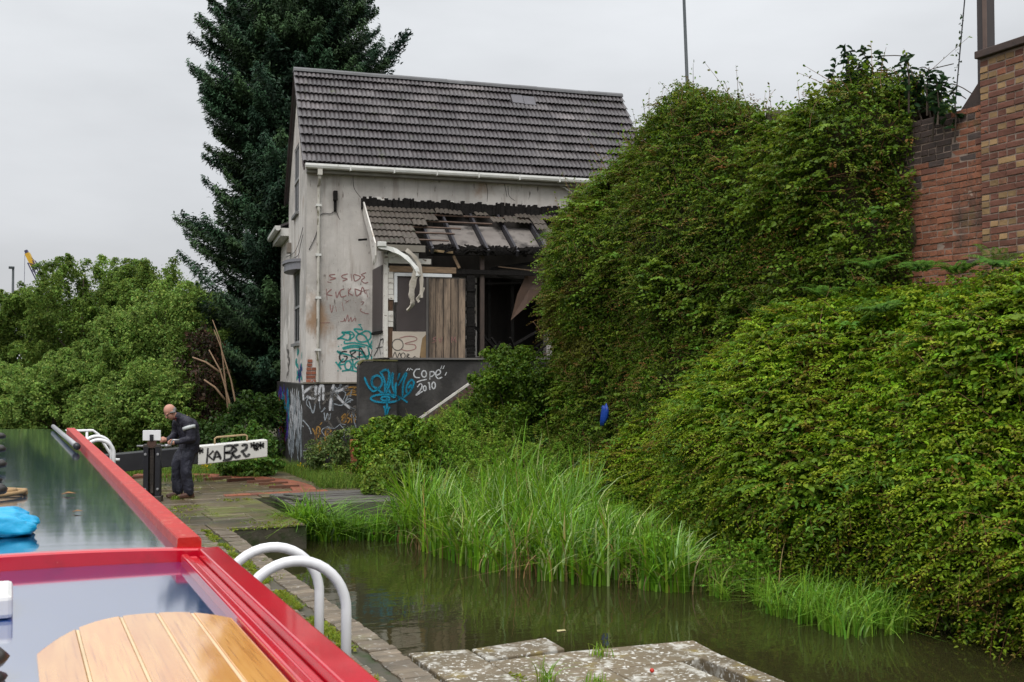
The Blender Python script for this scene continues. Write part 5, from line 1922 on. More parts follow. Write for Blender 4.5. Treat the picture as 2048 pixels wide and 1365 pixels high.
# ------------------------------------------------------------------ leaf covers
M_leaf = leafmat('leaf', .5, .34, .22)
M_leafm = leafmat('leaf_matt', .6, .40, .15)
M_needle = leafmat('needle', .6, .12, .25)
M_reed = leafmat('reed_blade', .42, .35, .4)
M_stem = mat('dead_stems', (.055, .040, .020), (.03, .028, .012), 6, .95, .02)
M_cane = mat('red_cane', (.20, .075, .035), (.14, .085, .03), 4, .6)
M_bark = mat('bark', (.07, .05, .035), (.04, .032, .025), 8, .9, .01, stretch=(4, 4, .6))


MIXED = [(.15, .24, .03), (.10, .18, .02)]


def cover(P, n, size, cols, wts, outward=(-.14, .06), up=.5, jit=.6, aspect=.62, var=.25, sprig=.0, hexa=True, wfun=None, patch=None, tdown=.5):
    C, Nn = scatter(P, n, wfun)
    hole = fbm(C * 2.1 + 9, 3, 55)
    keep = (hole < .50) | (RNG.random(n) < .35)
    C, Nn = C[keep], Nn[keep]
    n = len(C)
    off = RNG.uniform(outward[0], outward[1], (n, 1)) + .07 * fbm(C * 4.3, 2, 21)[:, None]
    if sprig:
        s_ = RNG.random(n) < .06
        off[s_] += RNG.random((s_.sum(), 1)) * sprig
    C = C + Nn * off
    L = norm(Nn * .75 + np.array([0, 0, up]) + RNG.normal(size=(n, 3)) * jit)
    T = RNG.normal(size=(n, 3)) + Nn * .5 - np.array([0, 0, tdown])
    V, Q, idx = leaf_geo(C, L, T, size * (.5 + 1.0 * RNG.random(n) ** 1.8 + .3 * (RNG.random(n) < .06)), aspect, .3, hexa)
    t = pick_tint(n, cols, wts, var) * np.clip(1 + .30 * fbm(C * 1.15 + 31, 3, 66), .5, 1.6)[:, None]
    if patch is not None:
        col, fr, th = patch
        m_ = fbm(C * fr, 2, 77) > th
        t[m_] = np.array(col) * (1 + .2 * RNG.normal(size=(m_.sum(), 1)))
    return V, Q, np.clip(t, .003, .9)[idx]


def canes(P, n, ln, r, seed=3, lift=(.02, .16), flow=(0, 1, .1)):
    C, Nn = scatter(P, n)
    mb = MB()
    for i in range(n):
        d = np.array(flow) * RNG.choice([-1, 1]) + RNG.normal(size=3) * .45
        d -= Nn[i] * (d @ Nn[i])
        d /= np.linalg.norm(d)
        L = ln * RNG.uniform(.5, 1.3)
        h = RNG.uniform(*lift)
        bend = RNG.normal(size=3) * .25
        pts = []
        for k in range(7):
            t = k / 6
            pts.append(C[i] + d * L * (t - .5) + Nn[i] * (h * sin(pi * t) + .03) + bend * (t - .5) ** 2 * L + np.array([0, 0, -.25 * L * (t - .5) ** 2]))
        mb.tube(pts, [r * (1.1 - .7 * k / 6) for k in range(7)], 4, False)
    return mb


def displaced(P, amp, freq, seed, octs=3, extra=None):
    Nn = grid_normals(P)
    f = fbm(P.reshape(-1, 3) * freq, octs, seed).reshape(P.shape[:2])
    d = amp * f
    if extra is not None:
        d = d + extra
    return P + Nn * d[..., None]


def shoots(P, n, ln, size, cols, wts, seed=1, k=11, rise=.5, sag=.5, wfun=None, r_=.0028, aspect=.55, tipcol=None):
    """arching shoots with paired leaves standing off a cover; returns stem builder and leaf arrays"""
    C, Nn = scatter(P, n, wfun)
    d = Nn * .8 + np.array([0, 0, rise]) + RNG.normal(size=(n, 3)) * np.array([.35, .75, .3])
    d = norm(d)
    L = ln * RNG.uniform(.5, 1.4, n)[:, None]
    Cs, Ts, Ns, Ss, Id = [], [], [], [], []
    for q in np.linspace(.12, 1, k):
        c = C + d * L * q - np.array([0, 0, 1.0]) * L * sag * q * q
        tg = norm(d - np.array([0, 0, 2.0]) * sag * q)
        sd = norm(np.cross(tg, np.array([0, 0, 1.0])) + 1e-6)
        for s_ in (-1, 1):
            Cs.append(c + sd * s_ * size * .45 + RNG.normal(size=(n, 3)) * .006)
            Ts.append(sd * s_ + tg * .7 + RNG.normal(size=(n, 3)) * .35)
            Ns.append(np.array([0, 0, 1.0]) + Nn * .35 + RNG.normal(size=(n, 3)) * .35)
            Ss.append(size * RNG.uniform(.7, 1.25, n) * (1.05 - .45 * q))
            Id.append(np.full(n, q))
    V, Q, idx = leaf_geo(np.concatenate(Cs), np.concatenate(Ns), np.concatenate(Ts), np.concatenate(Ss), aspect, .3)
    base = pick_tint(n, cols, wts, .18)
    t = np.tile(base, (2 * k, 1)) * (1 + .10 * RNG.normal(size=(2 * k * n, 1)))
    if tipcol is not None:
        w_ = np.clip((np.concatenate(Id) - .55) / .45, 0, 1)[:, None] * .6
        t = t * (1 - w_) + np.array(tipcol) * w_
    mb = MB()
    for i in range(0, n, 2):
        mb.tube([C[i], C[i] + d[i] * L[i] * .5 - (0, 0, L[i, 0] * sag * .25), C[i] + d[i] * L[i] - (0, 0, L[i, 0] * sag)], [r_, r_ * .8, r_ * .5], 3, False)
    return mb, V, Q, np.clip(t, .003, .9)[idx]


def lerp_tab(tab, v):
    xs_ = [a_ for a_, _ in tab]
    return np.interp(v, xs_, [b_ for _, b_ in tab])


# --- ivy over the wall
top_tab = [(8.95, 5.72), (9.35, 6.0), (10.4, 6.42), (11.1, 6.30), (12.0, 6.35), (13.2, 6.65), (14.6, 6.92), (15.2, 6.72), (15.8, 6.60), (17.0, 6.28), (18.2, 5.85), (18.7, 5.4), (19.1, 4.7), (19.5, 3.7), (19.9, 2.6)]
ys_ = np.concatenate([np.linspace(9.62, 17.6, 104), np.linspace(17.66, 19.0, 30)])
prof_x = [-.62, -.58, -.62, -.70, -.72, -.66, -.55, -.30, .02, .40, .85, 1.1]
prof_z = [0.0, .12, .28, .46, .64, .80, .90, .965, .985, .97, .90, .70]
ns = 64
sp_ = np.linspace(0, 1, ns)
px_i = np.interp(sp_, np.linspace(0, 1, 12), prof_x)
pz_i = np.interp(sp_, np.linspace(0, 1, 12), prof_z)
P = np.zeros((len(ys_), ns, 3))
for i, yv in enumerate(ys_):
    tp = lerp_tab(top_tab, yv)
    near_edge = min(1.0, max(.15, (yv - 9.5) / .8)) * (.80 + .20 * sin(yv * 1.9))
    endf = 1.0 if yv < 16.6 else max(0.03, 1 - ((yv - 16.6) / 2.42) ** 2) ** .5
    xx = np.where(px_i < 0, px_i * near_edge * endf, px_i * endf)
    low = 4.35 if yv < 9.9 else max(0.0, 4.35 - (yv - 9.9) * 2.2)
    P[i, :, 0] = WX + xx + 0
    P[i, :, 1] = yv
    P[i, :, 2] = np.maximum(.2, tp * pz_i)
P = P[:, ::-1] if False else P
ivyP = displaced(P, .27, np.array([.8, .55, 1.0]), 5, 6)
# normals must face the camera side (-X)
_t = grid_normals(ivyP)
flip = _t[30, 20, 0] > 0
if flip:
    ivyP = ivyP[::-1]
ivy = thing('ivy', 'dense dark green creeper mounded over the far bank wall, reaching the cottage porch', 'climbing plant', (WX, 14, 0))
ib = (WX, 14, 0)
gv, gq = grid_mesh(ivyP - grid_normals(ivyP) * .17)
npmesh('stems', gv, gq, M_stem, None, ivy, ib)  # closed inner hull in stem brown, added so leaf gaps look dark, not see-through
cols = [(.076, .142, .010), (.110, .192, .014), (.150, .240, .022), (.150, .125, .024), (.046, .090, .008)]
V, Q, t = cover(ivyP, 250000, .046, cols, [4, 4, 2.5, .4, 2], (-.16, .06), .75, .8, sprig=.16, patch=((.115, .125, .016), .8, .68))
stuff(npmesh('foliage', V, Q, M_leaf, t, ivy, ib))
smb, V, Q, t = shoots(ivyP, 5200, .26, .050, cols, [3, 4, 3, 1.2, 1], k=8, tipcol=(.14, .15, .02))
stuff(npmesh('shoot_leaves', V, Q, M_leaf, t, ivy, ib))
stuff(smb.build('shoot', M_cane, ivy, base=ib))
for (n_x, sz_, cc_, asp_) in ((2600, .085, [(.13, .22, .02), (.10, .17, .015)], .8), (900, .05, [(.22, .15, .04), (.20, .10, .03)], .5)):
    smb, V, Q, t = shoots(ivyP, n_x // 3, .42, sz_, cc_, [1, 1], k=7, aspect=asp_, wfun=lambda c: (fbm(c * .7 + n_x, 2, 5) > .25) + .02)
    stuff(npmesh('mixed_leaves', V, Q, M_leaf, t, ivy, ib))
stuff(canes(ivyP, 420, .55, .0032, lift=(.0, .12), flow=(0, .9, .3)).build('runner', M_cane, ivy, base=ib))
# loose sprigs along the top
top_row = ivyP[:, 36:48].reshape(-1, 3)
sg = MB()
sV = []
for k in range(150):
    p = top_row[RNG.integers(len(top_row))].copy()
    d = np.array([RNG.normal() * .4 - .2, RNG.normal() * .6, 1.0 + RNG.random()])
    d /= np.linalg.norm(d)
    L = RNG.uniform(.15, .5)
    b2 = RNG.normal(size=3) * .3
    pts = [p + d * L * q + b2 * q * q * L for q in np.linspace(0, 1, 5)]
    sg.tube(pts, [.006, .005, .004, .003, .002], 4, False)
    for q in np.linspace(.1, 1, 9):
        sV.append(p + d * L * q + b2 * q * q * L + RNG.normal(size=3) * .02)
stuff(sg.build('sprig', M_cane, ivy, base=ib))
sV = np.array(sV)
V, Q, idx = leaf_geo(sV, RNG.normal(size=sV.shape) + (0, 0, .5), RNG.normal(size=sV.shape) + (0, 0, .3), RNG.uniform(.035, .07, len(sV)), .55)
stuff(npmesh('sprig_leaves', V, Q, M_leaf, pick_tint(len(sV), cols, [3, 3, 2, 2, 2])[idx], ivy, ib))

def ss(v):
    v = np.clip(v, 0, 1)
    return v * v * (3 - 2 * v)



# --- bramble bank below it, down to the water
h_tab = [(3, 3.5), (6, 3.45), (8, 3.36), (9.5, 3.25), (10.5, 3.2), (11.5, 3.1), (12.5, 2.75), (14, 2.1), (15.5, 1.4), (16.5, .8)]
bx_p = [(.10, -.10), (-.28, .10), (-.52, .24), (-.62, .36), (-.55, .50), (-.35, .65), (-.05, .80), (.35, .92), (.75, .985), (1.15, 1.0), (1.45, .98)]
ys_ = np.linspace(3.2, 16.4, 130)
ns = 56
sp_ = np.linspace(0, 1, ns)
px_i = np.interp(sp_, np.linspace(0, 1, 11), [a_ for a_, _ in bx_p])
pz_i = np.interp(sp_, np.linspace(0, 1, 11), [b_ for _, b_ in bx_p])
P = np.zeros((len(ys_), ns, 3))
for i, yv in enumerate(ys_):
    h = lerp_tab(h_tab, yv)
    bulge = min(1, h / 2.6)
    rec = .55 * ss((yv - 10.2) / 4.2)
    P[i, :, 0] = 8.62 + np.where(px_i < 0, px_i * bulge * (1 - .6 * rec), px_i) * (1 - .25 * rec) + rec * .75 + .10 * sin(yv * 2.3)
    P[i, :, 1] = yv
    P[i, :, 2] = pz_i * h + .12
bramP = displaced(P, .25, np.array([.8, .6, .95]), 31, 6)
if grid_normals(bramP)[30, 15, 0] > 0:
    bramP = bramP[::-1]
bram = thing('bramble_bank', 'bright green bramble thicket sloping from the brick wall down to the water', 'brambles', (8.7, 9, 0))
bb_ = (8.7, 9, 0)
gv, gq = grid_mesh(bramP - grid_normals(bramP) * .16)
npmesh('stems', gv, gq, M_stem, None, bram, bb_)  # added backing sheet under the leaves, stem coloured, keeps gaps dark and closed
cols_b = [(.150, .275, .012), (.205, .350, .017), (.100, .195, .009), (.29, .41, .028), (.20, .15, .022)]
inview = lambda c: np.where(c[:, 1] > 6.0, 1.0, .25)
V, Q, t = cover(bramP, 170000, .052, cols_b, [4, 4, 3, 1.5, .3], (-.15, .08), .8, .75, sprig=.2, wfun=inview, patch=((.17, .19, .016), .7, .75))
stuff(npmesh('foliage', V, Q, M_leaf, t, bram, bb_))
smb, V, Q, t = shoots(bramP, 6200, .36, .062, cols_b, [4, 4, 2, 2, .5], k=9, wfun=inview, tipcol=(.26, .30, .02))
stuff(npmesh('shoot_leaves', V, Q, M_leaf, t, bram, bb_))
stuff(smb.build('shoot', M_cane, bram, base=bb_))
for (n_x, sz_, cc_, asp_, ln_) in ((3000, .10, [(.16, .27, .02), (.12, .21, .015)], .85, .30), (1100, .05, [(.24, .15, .03), (.22, .18, .03)], .5, .45), (900, .12, [(.10, .20, .02)], .35, .55)):
    smb, V, Q, t = shoots(bramP, n_x // 3, ln_, sz_, cc_, [1] * len(cc_), k=7, aspect=asp_, wfun=lambda c: inview(c) * ((fbm(c * .8 + n_x, 2, 5) > .2) + .03))
    stuff(npmesh('mixed_leaves', V, Q, M_leaf, t, bram, bb_))
    stuff(smb.build('mixed_stems', M_cane, bram, base=bb_))
stuff(canes(bramP, 620, .75, .0036, flow=(0, 1, .12), lift=(.03, .16)).build('cane', M_cane, bram, base=bb_))
# bare roots and stems hanging over the waterline
rt = MB()
for k in range(260):
    yv = RNG.uniform(6.6, 10.5)
    x0 = RNG.uniform(8.15, 8.7)
    z0 = RNG.uniform(.35, 1.0)
    rt.tube([(x0, yv, z0), (x0 + RNG.normal() * .08, yv + RNG.normal() * .15, z0 * .55), (x0 + RNG.normal() * .12, yv + RNG.normal() * .25, RNG.uniform(-.02, .12))], [.006, .005, .003], 4, False)
stuff(rt.build('hanging_stem', M_stem, bram, base=bb_))

# --- ferns along the foot of the wall
fern_me = None


def fern_mesh(seed):
    r = np.random.default_rng(seed)
    Cs, Ns, Ts, Ss = [], [], [], []
    for f in range(11):
        a_ = 2 * pi * f / 11 + r.normal() * .25
        d = np.array([cos(a_), sin(a_), 0])
        L = r.uniform(.55, .9)
        sd = np.array([-d[1], d[0], 0])
        for k in range(3, 24):
            q = k / 24
            c = d * L * (q * .8) + np.array([0, 0, L * (.85 * q - .62 * q * q)])
            wl__ = .20 * L * (1 - q) ** .7 * (1 if q > .2 else q * 5)
            for s in (-1, 1):
                Cs.append(c + sd * s * wl__ * .5)
                Ns.append(np.array([0, 0, 1.0]) + d * .3)
                Ts.append(sd * s + d * .35 - np.array([0, 0, .2]))
                Ss.append(wl__ * 1.05 + .012)
    n_ = len(Cs)
    V, Q, idx = leaf_geo(np.array(Cs), np.array(Ns), np.array(Ts), np.array(Ss), .26, .1, False, .1)
    return V, Q, pick_tint(n_, [(.075, .17, .02), (.10, .21, .03), (.06, .13, .02)], [3, 2, 2], .15)[idx]


fo = None
fr_spots = [(9.25, 8.35, 3.55, 'green fern nearest the foot of the brick pier'), (9.35, 8.95, 3.62, 'fern close against the bare red bricks beside the pier'), (9.2, 9.5, 3.48, 'fern where the ivy edge meets the bare red bricks'),
            (9.1, 10.3, 3.2, 'fern in the dark corner just below the ivy edge'), (9.3, 7.9, 3.6, 'fern below the buff bricks at the very edge of the view'), (8.75, 8.9, 3.15, 'fern set lower in the brambles in front of the red bricks'),
            (9.0, 11.0, 2.9, 'lone fern on the slope between the ivy and the brambles'), (9.05, 12.2, 2.4, 'lowest small fern at the dark end of the bramble slope')]
fms = []
for k in range(3):
    V, Q, t = fern_mesh(k + 5)
    o = npmesh('fern', V, Q, M_leafm, t)
    fms.append(o)
for k, (x, y, z, lab) in enumerate(fr_spots):
    o = fms[k] if k < 3 else fms[k % 3].copy()
    if k >= 3:
        COL.objects.link(o)
    o.location = (x - .12, y, z + (.0 if y < 9.3 else .22))
    o.scale = (.68,) * 3
    o.rotation_euler = (RNG.normal() * .15, -.25 + RNG.normal() * .12, RNG.uniform(0, 6))
    tag(o, lab, 'fern', 'ferns below the brick wall')

# --- leathery-leaved shrub on top of the ivy
shr = thing('laurel_shrub', 'dark leathery leaved shrub rising above the ivy beside the brick wall', 'shrub', (9.9, 10.2, 5.9))
sb = (9.9, 10.2, 5.9)
mb = MB()
Cs, Ts, Ns = [], [], []
for (pxx, pyy) in ((1655, 150), (1672, 122), (1690, 96), (1700, 110), (1722, 100), (1718, 125), (1735, 130), (1742, 150), (1760, 108), (1772, 140), (1800, 128), (1810, 112), (1822, 145), (1845, 150), (1858, 135), (1872, 150), (1885, 165), (1895, 160), (1700, 140), (1780, 158), (1835, 165), (1865, 175), (1905, 175)):
    tp = PX(pxx, pyy, 9.9 + RNG.uniform(-.25, .3))
    b0 = np.array([tp[0] + RNG.normal() * .1, tp[1] + RNG.normal() * .08, tp[2] - RNG.uniform(.5, .7)])
    mid = (b0 + tp) / 2 + RNG.normal(size=3) * .04
    mb.tube([b0, mid, tp], [.012, .009, .005], 5, False)
    for q in np.linspace(.25, 1, 10):
        c = b0 * (1 - q) ** 2 + 2 * mid * q * (1 - q) + tp * q * q
        for e_ in range(2):
            d = RNG.normal(size=3) * np.array([1, 1, .4]) + np.array([0, 0, .55])
            d /= np.linalg.norm(d)
            Cs.append(c + d * .06); Ts.append(d); Ns.append(np.array([0, 0, 1]) + RNG.normal(size=3) * .5)
mb.build('stems', M_bark, shr, base=sb)
V, Q, idx = leaf_geo(np.array(Cs), np.array(Ns), np.array(Ts), RNG.uniform(.10, .15, len(Cs)), .38, .3)
stuff(npmesh('foliage', V, Q, M_leaf, pick_tint(len(Cs), [(.018, .045, .018), (.028, .065, .022)], [1, 1])[idx], shr, sb))
mb = MB()
for pts in ([(1770, 112), (1800, 112), (1815, 120), (1818, 160)], [(1865, 138), (1890, 132), (1907, 128)], [(1835, 138), (1850, 135), (1868, 150)], [(1905, 168), (1925, 176), (1950, 192)], [(1905, 185), (1920, 190), (1932, 198)]):
    mb.tube([PX(x, y, 10.0) for x, y in smooth_poly(pts, 3)], .006, 4, False)
stuff(mb.build('twigs', M_bark, shr, base=sb))

# --- weedy bank between reeds, ivy and porch
gxx, gyy = np.meshgrid(np.linspace(5.9, 9.9, 60), np.linspace(14.2, 22.1, 90), indexing='ij')
mz = -.12 + 1.45 * ss((gxx - 6.1) / 3.0) * ss((gyy - 14.4) / 5.0) + .30 * ss((gyy - 18.6) / .8)
bankP = np.stack([gxx, gyy, mz], 2)
bkb = (7.5, 18.5, 0)
bank = thing('weed_bank', 'light green tangle of low weeds on the bank below the porch', 'weeds', bkb)
gv, gq = grid_mesh(bankP)
npmesh('soil', gv, gq, M_earth, None, bank, bkb)
ext = .22 + .25 * fbm(bankP.reshape(-1, 3) * np.array([1.1, 1.1, 0]), 3, 91).reshape(gxx.shape)
weedP = bankP + np.array([0, 0, 1.0]) * np.maximum(ext, .04)[..., None]
cols_w = [(.15, .27, .03), (.20, .33, .04), (.10, .19, .016), (.26, .35, .06)]
smb, V, Q, t = shoots(weedP, 2600, .34, .062, cols_w, [3, 3, 3, 1], k=8, rise=1.2, sag=.3)
stuff(npmesh('shoot_leaves', V, Q, M_leafm, t, bank, bkb))
stuff(smb.build('shoot', M_cane, bank, base=bkb))
V, Q, t = cover(weedP, 80000, .056, cols_w, [3, 3, 3, 1], (-.3, .06), .6, .6, sprig=.22, patch=((.055, .115, .02), .6, .3))
stuff(npmesh('foliage', V, Q, M_leafm, t, bank, bkb))
mb = MB()
for k in range(260):
    i, j = RNG.integers(60), RNG.integers(90)
    p = weedP[i, j]
    mb.tube([p - np.array([0, 0, .3]), p + RNG.normal(size=3) * .08 + np.array([0, 0, .12]), p + RNG.normal(size=3) * .15 + np.array([0, 0, RNG.uniform(.15, .5)])], [.004, .003, .002], 3, False)
stuff(mb.build('dry_stalk', mat('dry_stalk', (.30, .22, .10), (.18, .17, .06), 4, .8), bank, base=bkb))


# --- bushes made of leaf clumps
def clumpy(center, rad, n, size, cols, wts, nclump, crad, seed, up=.4, jit=.5, shell=.55, squash=1.0, hexa=False, aspect=.62, bottom=-.9, plume=1.3):
    r = np.random.default_rng(seed)
    U = r.normal(size=(nclump * 3, 3))
    U = norm(U)
    U = U[U[:, 2] > bottom][:nclump]
    rr_ = shell + (1 - shell) * r.random((len(U), 1)) ** .6
    wob = 1 + .22 * fbm(U * 1.7 + seed, 2, seed)[:, None]
    cc = np.array(center) + U * rr_ * wob * np.array(rad)
    cr = crad * r.uniform(.65, 1.35, len(cc))
    pk = r.integers(0, len(cc), n)
    axd = norm(U * .8 + np.array([0, 0, .55]) + r.normal(size=U.shape) * .55)
    W = norm(r.normal(size=(n, 3)) + np.array([0, 0, .25]) + U[pk] * .4)
    al = r.uniform(-1, 1, n)
    C = cc[pk] + axd[pk] * (al * plume * cr[pk])[:, None] + W * (cr[pk] * (.95 - .65 * np.clip(al, -.4, 1)) * r.random(n) ** .6)[:, None] * np.array([1, 1, squash]) - np.array([0, 0, 1.0]) * (np.maximum(al, 0) ** 2 * cr[pk] * .35)[:, None]
    L = norm(W * .8 + np.array([0, 0, up]) + r.normal(size=(n, 3)) * jit)
    T = r.normal(size=(n, 3)) + W * .7 - np.array([0, 0, .35])
    V, Q, idx = leaf_geo(C, L, T, size * r.uniform(.6, 1.35, n), aspect, .3, hexa)
    t = pick_tint(n, cols, wts, .2)
    t *= (1 + .16 * r.normal(size=len(cc)))[pk][:, None]
    return V, Q, np.clip(t * np.clip(1 + .2 * fbm(C * .9, 2, seed)[:, None], .6, 1.5), .003, .9)[idx], cc


def bush(name, label, cat, base, center, rad, n, size, cols, wts, nclump=30, crad=.3, seed=1, group=None, stems=7, hexa=True, m=None, **kw):
    t_ = thing(name, label, cat, base, 0, group)
    V, Q, t, cc = clumpy(center, rad, n, size, cols, wts, nclump, crad, seed, hexa=hexa, **kw)
    stuff(npmesh('foliage', V, Q, m or M_leaf, t, t_, base))
    mb = MB()
    for k in range(stems):
        c = cc[(k * 7) % len(cc)]
        b0 = np.array(base) + np.array([random.uniform(-.15, .15) * rad[0], random.uniform(-.15, .15) * rad[1], -.02])
        mid = (b0 * .5 + c * .5) + np.array([0, 0, .08 * rad[2]])
        mb.tube([b0, mid, c], [.018 * rad[2], .012 * rad[2], .005], 5, False)
    mb.build('stems', M_bark, t_, base=base)
    return t_


G1 = [(.115, .215, .016), (.165, .28, .024), (.078, .15, .010), (.24, .32, .03)]
bush('bramble_bush', 'broad leafy green bush in front of the black pillar, beside the sluice cover', 'bush', (6.65, 19.5, .32), (6.72, 19.6, .92), (.70, .75, .72), 22000, .06, G1, [3, 2, 3, 1], 60, .22, 3, bottom=-.6)
bush('young_shrub', 'upright leafy stems just below the blue ringed tag on the pillar', 'bush', (6.95, 20.6, .32), (7.0, 20.7, .98), (.62, .35, .55), 8000, .055, [(.085, .15, .025), (.06, .12, .02)], [1, 1], 34, .16, 8)
bush('pale_shrub', 'pale green shrub hanging over the step flank wall beside the ivy', 'bush', (8.8, 20.5, .9), (8.95, 20.5, 1.55), (.6, .45, .75), 16000, .055, [(.11, .20, .035), (.085, .16, .03), (.14, .23, .05)], [2, 2, 1], 44, .2, 12)
bush('yellow_green_bush', 'yellow green low bush at the water end of the sluice cover', 'bush', (6.0, 18.0, .1), (6.1, 18.0, .62), (.55, .6, .42), 7500, .07, [(.16, .235, .03), (.11, .19, .025)], [2, 1], 30, .18, 15)
bush('ivy_foot_bush', 'large dark green leafy mound at the foot of the ivy, left of the blue rag', 'bush', (9.0, 19.0, .8), (9.0, 19.1, 1.9), (.8, .9, 1.0), 30000, .058, [(.055, .11, .008), (.075, .14, .010), (.11, .175, .015)], [3, 3, 1], 60, .26, 19)
bush('nettle_clump', 'tall nettles at the left corner of the cottage beside the white beam end', 'plant', (4.85, 24.1, .32), (4.85, 24.3, .72), (.48, .6, .5), 10000, .07, [(.07, .15, .02), (.095, .185, .03)], [1, 1], 40, .2, 22, bottom=-.8)
bush('nettle_clump', 'low leafy weeds right behind the white beam end', 'plant', (4.5, 22.7, .32), (4.5, 22.8, .72), (.5, .4, .55), 5200, .08, [(.07, .15, .02), (.10, .19, .03)], [1, 1], 26, .18, 23, bottom=-.8)
bush('corner_weeds', 'thin grey green weeds under the gold writing on the plinth', 'plant', (6.05, 22.6, .32), (6.1, 22.6, .65), (.45, .4, .4), 3200, .06, [(.11, .15, .05), (.09, .14, .03)], [1, 1], 22, .14, 25, bottom=-.9)
bush('corner_weeds', 'loose pale weeds left of the black pillar', 'plant', (6.35, 21.9, .32), (6.4, 21.9, .75), (.4, .35, .55), 3600, .06, [(.12, .16, .05), (.08, .14, .03)], [1, 1], 24, .14, 26, bottom=-.9)
for k, (pxx, pyy, lab) in enumerate(((612, 940, 'clump of yellow flowers at the foot of the cottage corner'), (632, 898, 'yellow flowers among weeds below the gold writing'), (408, 938, 'yellow flowered weed under the white beam end'))):
    p = PZ(pxx, 945, .34)
    zc = PY(pxx, pyy, p[1])[2]
    t_ = thing('yellow_flower', lab, 'flower', (p[0], p[1], .34))
    mb = MB()
    fv = []
    for q in range(16):
        a_ = random.uniform(0, 6.28)
        r_ = random.uniform(0, .14)
        tip = (p[0] + r_ * cos(a_), p[1] + r_ * sin(a_), zc + random.uniform(-.14, .12))
        mb.tube([(p[0], p[1], .32), tip], [.004, .003], 4, False)
        fv.append(tip)
    mb.build('stems', mat('green_stem', (.08, .15, .03)), t_, base=(p[0], p[1], .34))
    fv = np.repeat(np.array(fv), 8, 0) + RNG.normal(size=(128, 3)) * .022
    V, Q, idx = leaf_geo(fv, RNG.normal(size=fv.shape) + (0, -.6, .6), RNG.normal(size=fv.shape), .035, .8)
    stuff(npmesh('petals', V, Q, M_leafm, pick_tint(len(fv), [(.62, .46, .01), (.5, .4, .02)], [2, 1], .1)[idx], t_, (p[0], p[1], .34)))

# --- grass verge and moss
def blades(C, h, wdt, lean, cols, wts, seg=4, var=.2, tip=.15, curl=1.0):
    n = len(C)
    h = np.broadcast_to(h, (n,)) if np.ndim(h) else np.full(n, h)
    a_ = RNG.uniform(0, 2 * pi, n)
    d = np.stack([np.cos(a_), np.sin(a_), np.zeros(n)], 1)
    sd = np.stack([-np.sin(a_ + .6), np.cos(a_ + .6), np.zeros(n)], 1)
    ln = RNG.gamma(2.0, lean / 2, n)
    Vs = []
    for k in range(seg + 1):
        q = k / seg
        bend = ln * q ** 2.2
        zc = np.where(q < 1, q, q) * (1 - .45 * np.minimum(1, ln) * q ** 2 * curl)
        c = C + d * (bend * h)[:, None] + np.stack([np.zeros(n), np.zeros(n), zc * h], 1)
        w_ = wdt * (1 - (1 - tip) * q ** 1.6) * .5
        Vs += [c + sd * w_, c - sd * w_]
    V = np.stack(Vs, 1).reshape(-1, 3)
    m_ = 2 * (seg + 1)
    k0 = (np.arange(n) * m_)[:, None]
    Q = np.concatenate([k0 + np.array([[2 * s, 2 * s + 1, 2 * s + 3, 2 * s + 2]]) for s in range(seg)], 0)
    t = pick_tint(n, cols, wts, var)
    return V, Q, np.repeat(t, m_, 0)


def ground_pts(x0, x1, y0, y1, n, z, fr=.8, th=-.2, seed=3):
    c = np.stack([RNG.uniform(x0, x1, n), RNG.uniform(y0, y1, n), np.full(n, z)], 1)
    return c[fbm(c * fr, 2, seed) > th]


C = np.concatenate([ground_pts(1.3, 5.9, 23.5, 25.2, 5200, .32, .8, -.6), ground_pts(2.6, 5.0, 22.0, 23.4, 900, .35, 1.5, .2), ground_pts(5.4, 6.6, 20.3, 23.4, 3600, .33, .9, -.4), ground_pts(5.3, 6.4, 18.9, 20.4, 1600, .34, .9, -.1)])
V, Q, t = blades(C, RNG.uniform(.08, .32, len(C)), .012, .5, [(.11, .20, .03), (.16, .24, .04), (.08, .14, .02)], [2, 2, 1])
o = stuff(npmesh('grass', V, Q, M_leafm, t), 'short bright grass along the edge of the lock paving')
C = np.concatenate([np.stack([2.43 + RNG.normal(size=6000) * .022 + .02 * np.sin(np.arange(6000) * .01), RNG.uniform(6.2, 15.2, 6000), np.full(6000, .362)], 1),
                    ground_pts(1.3, 3.8, 15, 18.8, 3500, .366, 1.3, .38), ground_pts(1.4, 2.5, 8, 15, 2500, .366, 1.6, .55), ground_pts(2.2, 5.8, 19, 23, 1800, .37, 1.2, .55), ground_pts(3.27, 3.33, 6.6, 7.9, 260, .35, 1, -9)])
keep = fbm(C * 2.2, 2, 8) > .0
C = C[keep]
V, Q, idx = leaf_geo(C + RNG.normal(size=C.shape) * (.02, .03, .006), RNG.normal(size=C.shape) * .5 + (0, 0, 1), RNG.normal(size=C.shape), RNG.uniform(.02, .05, len(C)), .7)
o = stuff(npmesh('moss', V, Q, M_leafm, pick_tint(len(C), [(.20, .25, .025), (.13, .18, .02), (.26, .28, .05)], [3, 2, 1])[idx]), 'yellow green moss in the joints of the paving')
C = np.stack([2.43 + RNG.normal(size=9000) * .024 + .02 * np.sin(np.arange(9000) * .013), RNG.uniform(6.2, 15.2, 9000), np.full(9000, .352)], 1)
C = np.concatenate([C, ground_pts(1.3, 3.8, 15, 18.6, 2600, .356, 1.3, .42), ground_pts(1.5, 2.7, 7, 15, 2600, .352, 2.2, .62)])
C = C[fbm(C * np.array([2.6, 2.6, 0]), 3, 8) > -.02]
V, Q, t = blades(C, RNG.uniform(.02, .055, len(C)), .011, .9, [(.21, .27, .025), (.15, .21, .02), (.28, .31, .05)], [3, 2, 1], 3)
stuff(npmesh('moss', V, Q, M_leafm, t), 'yellow green moss and seedlings along the middle joint of the brick quay')
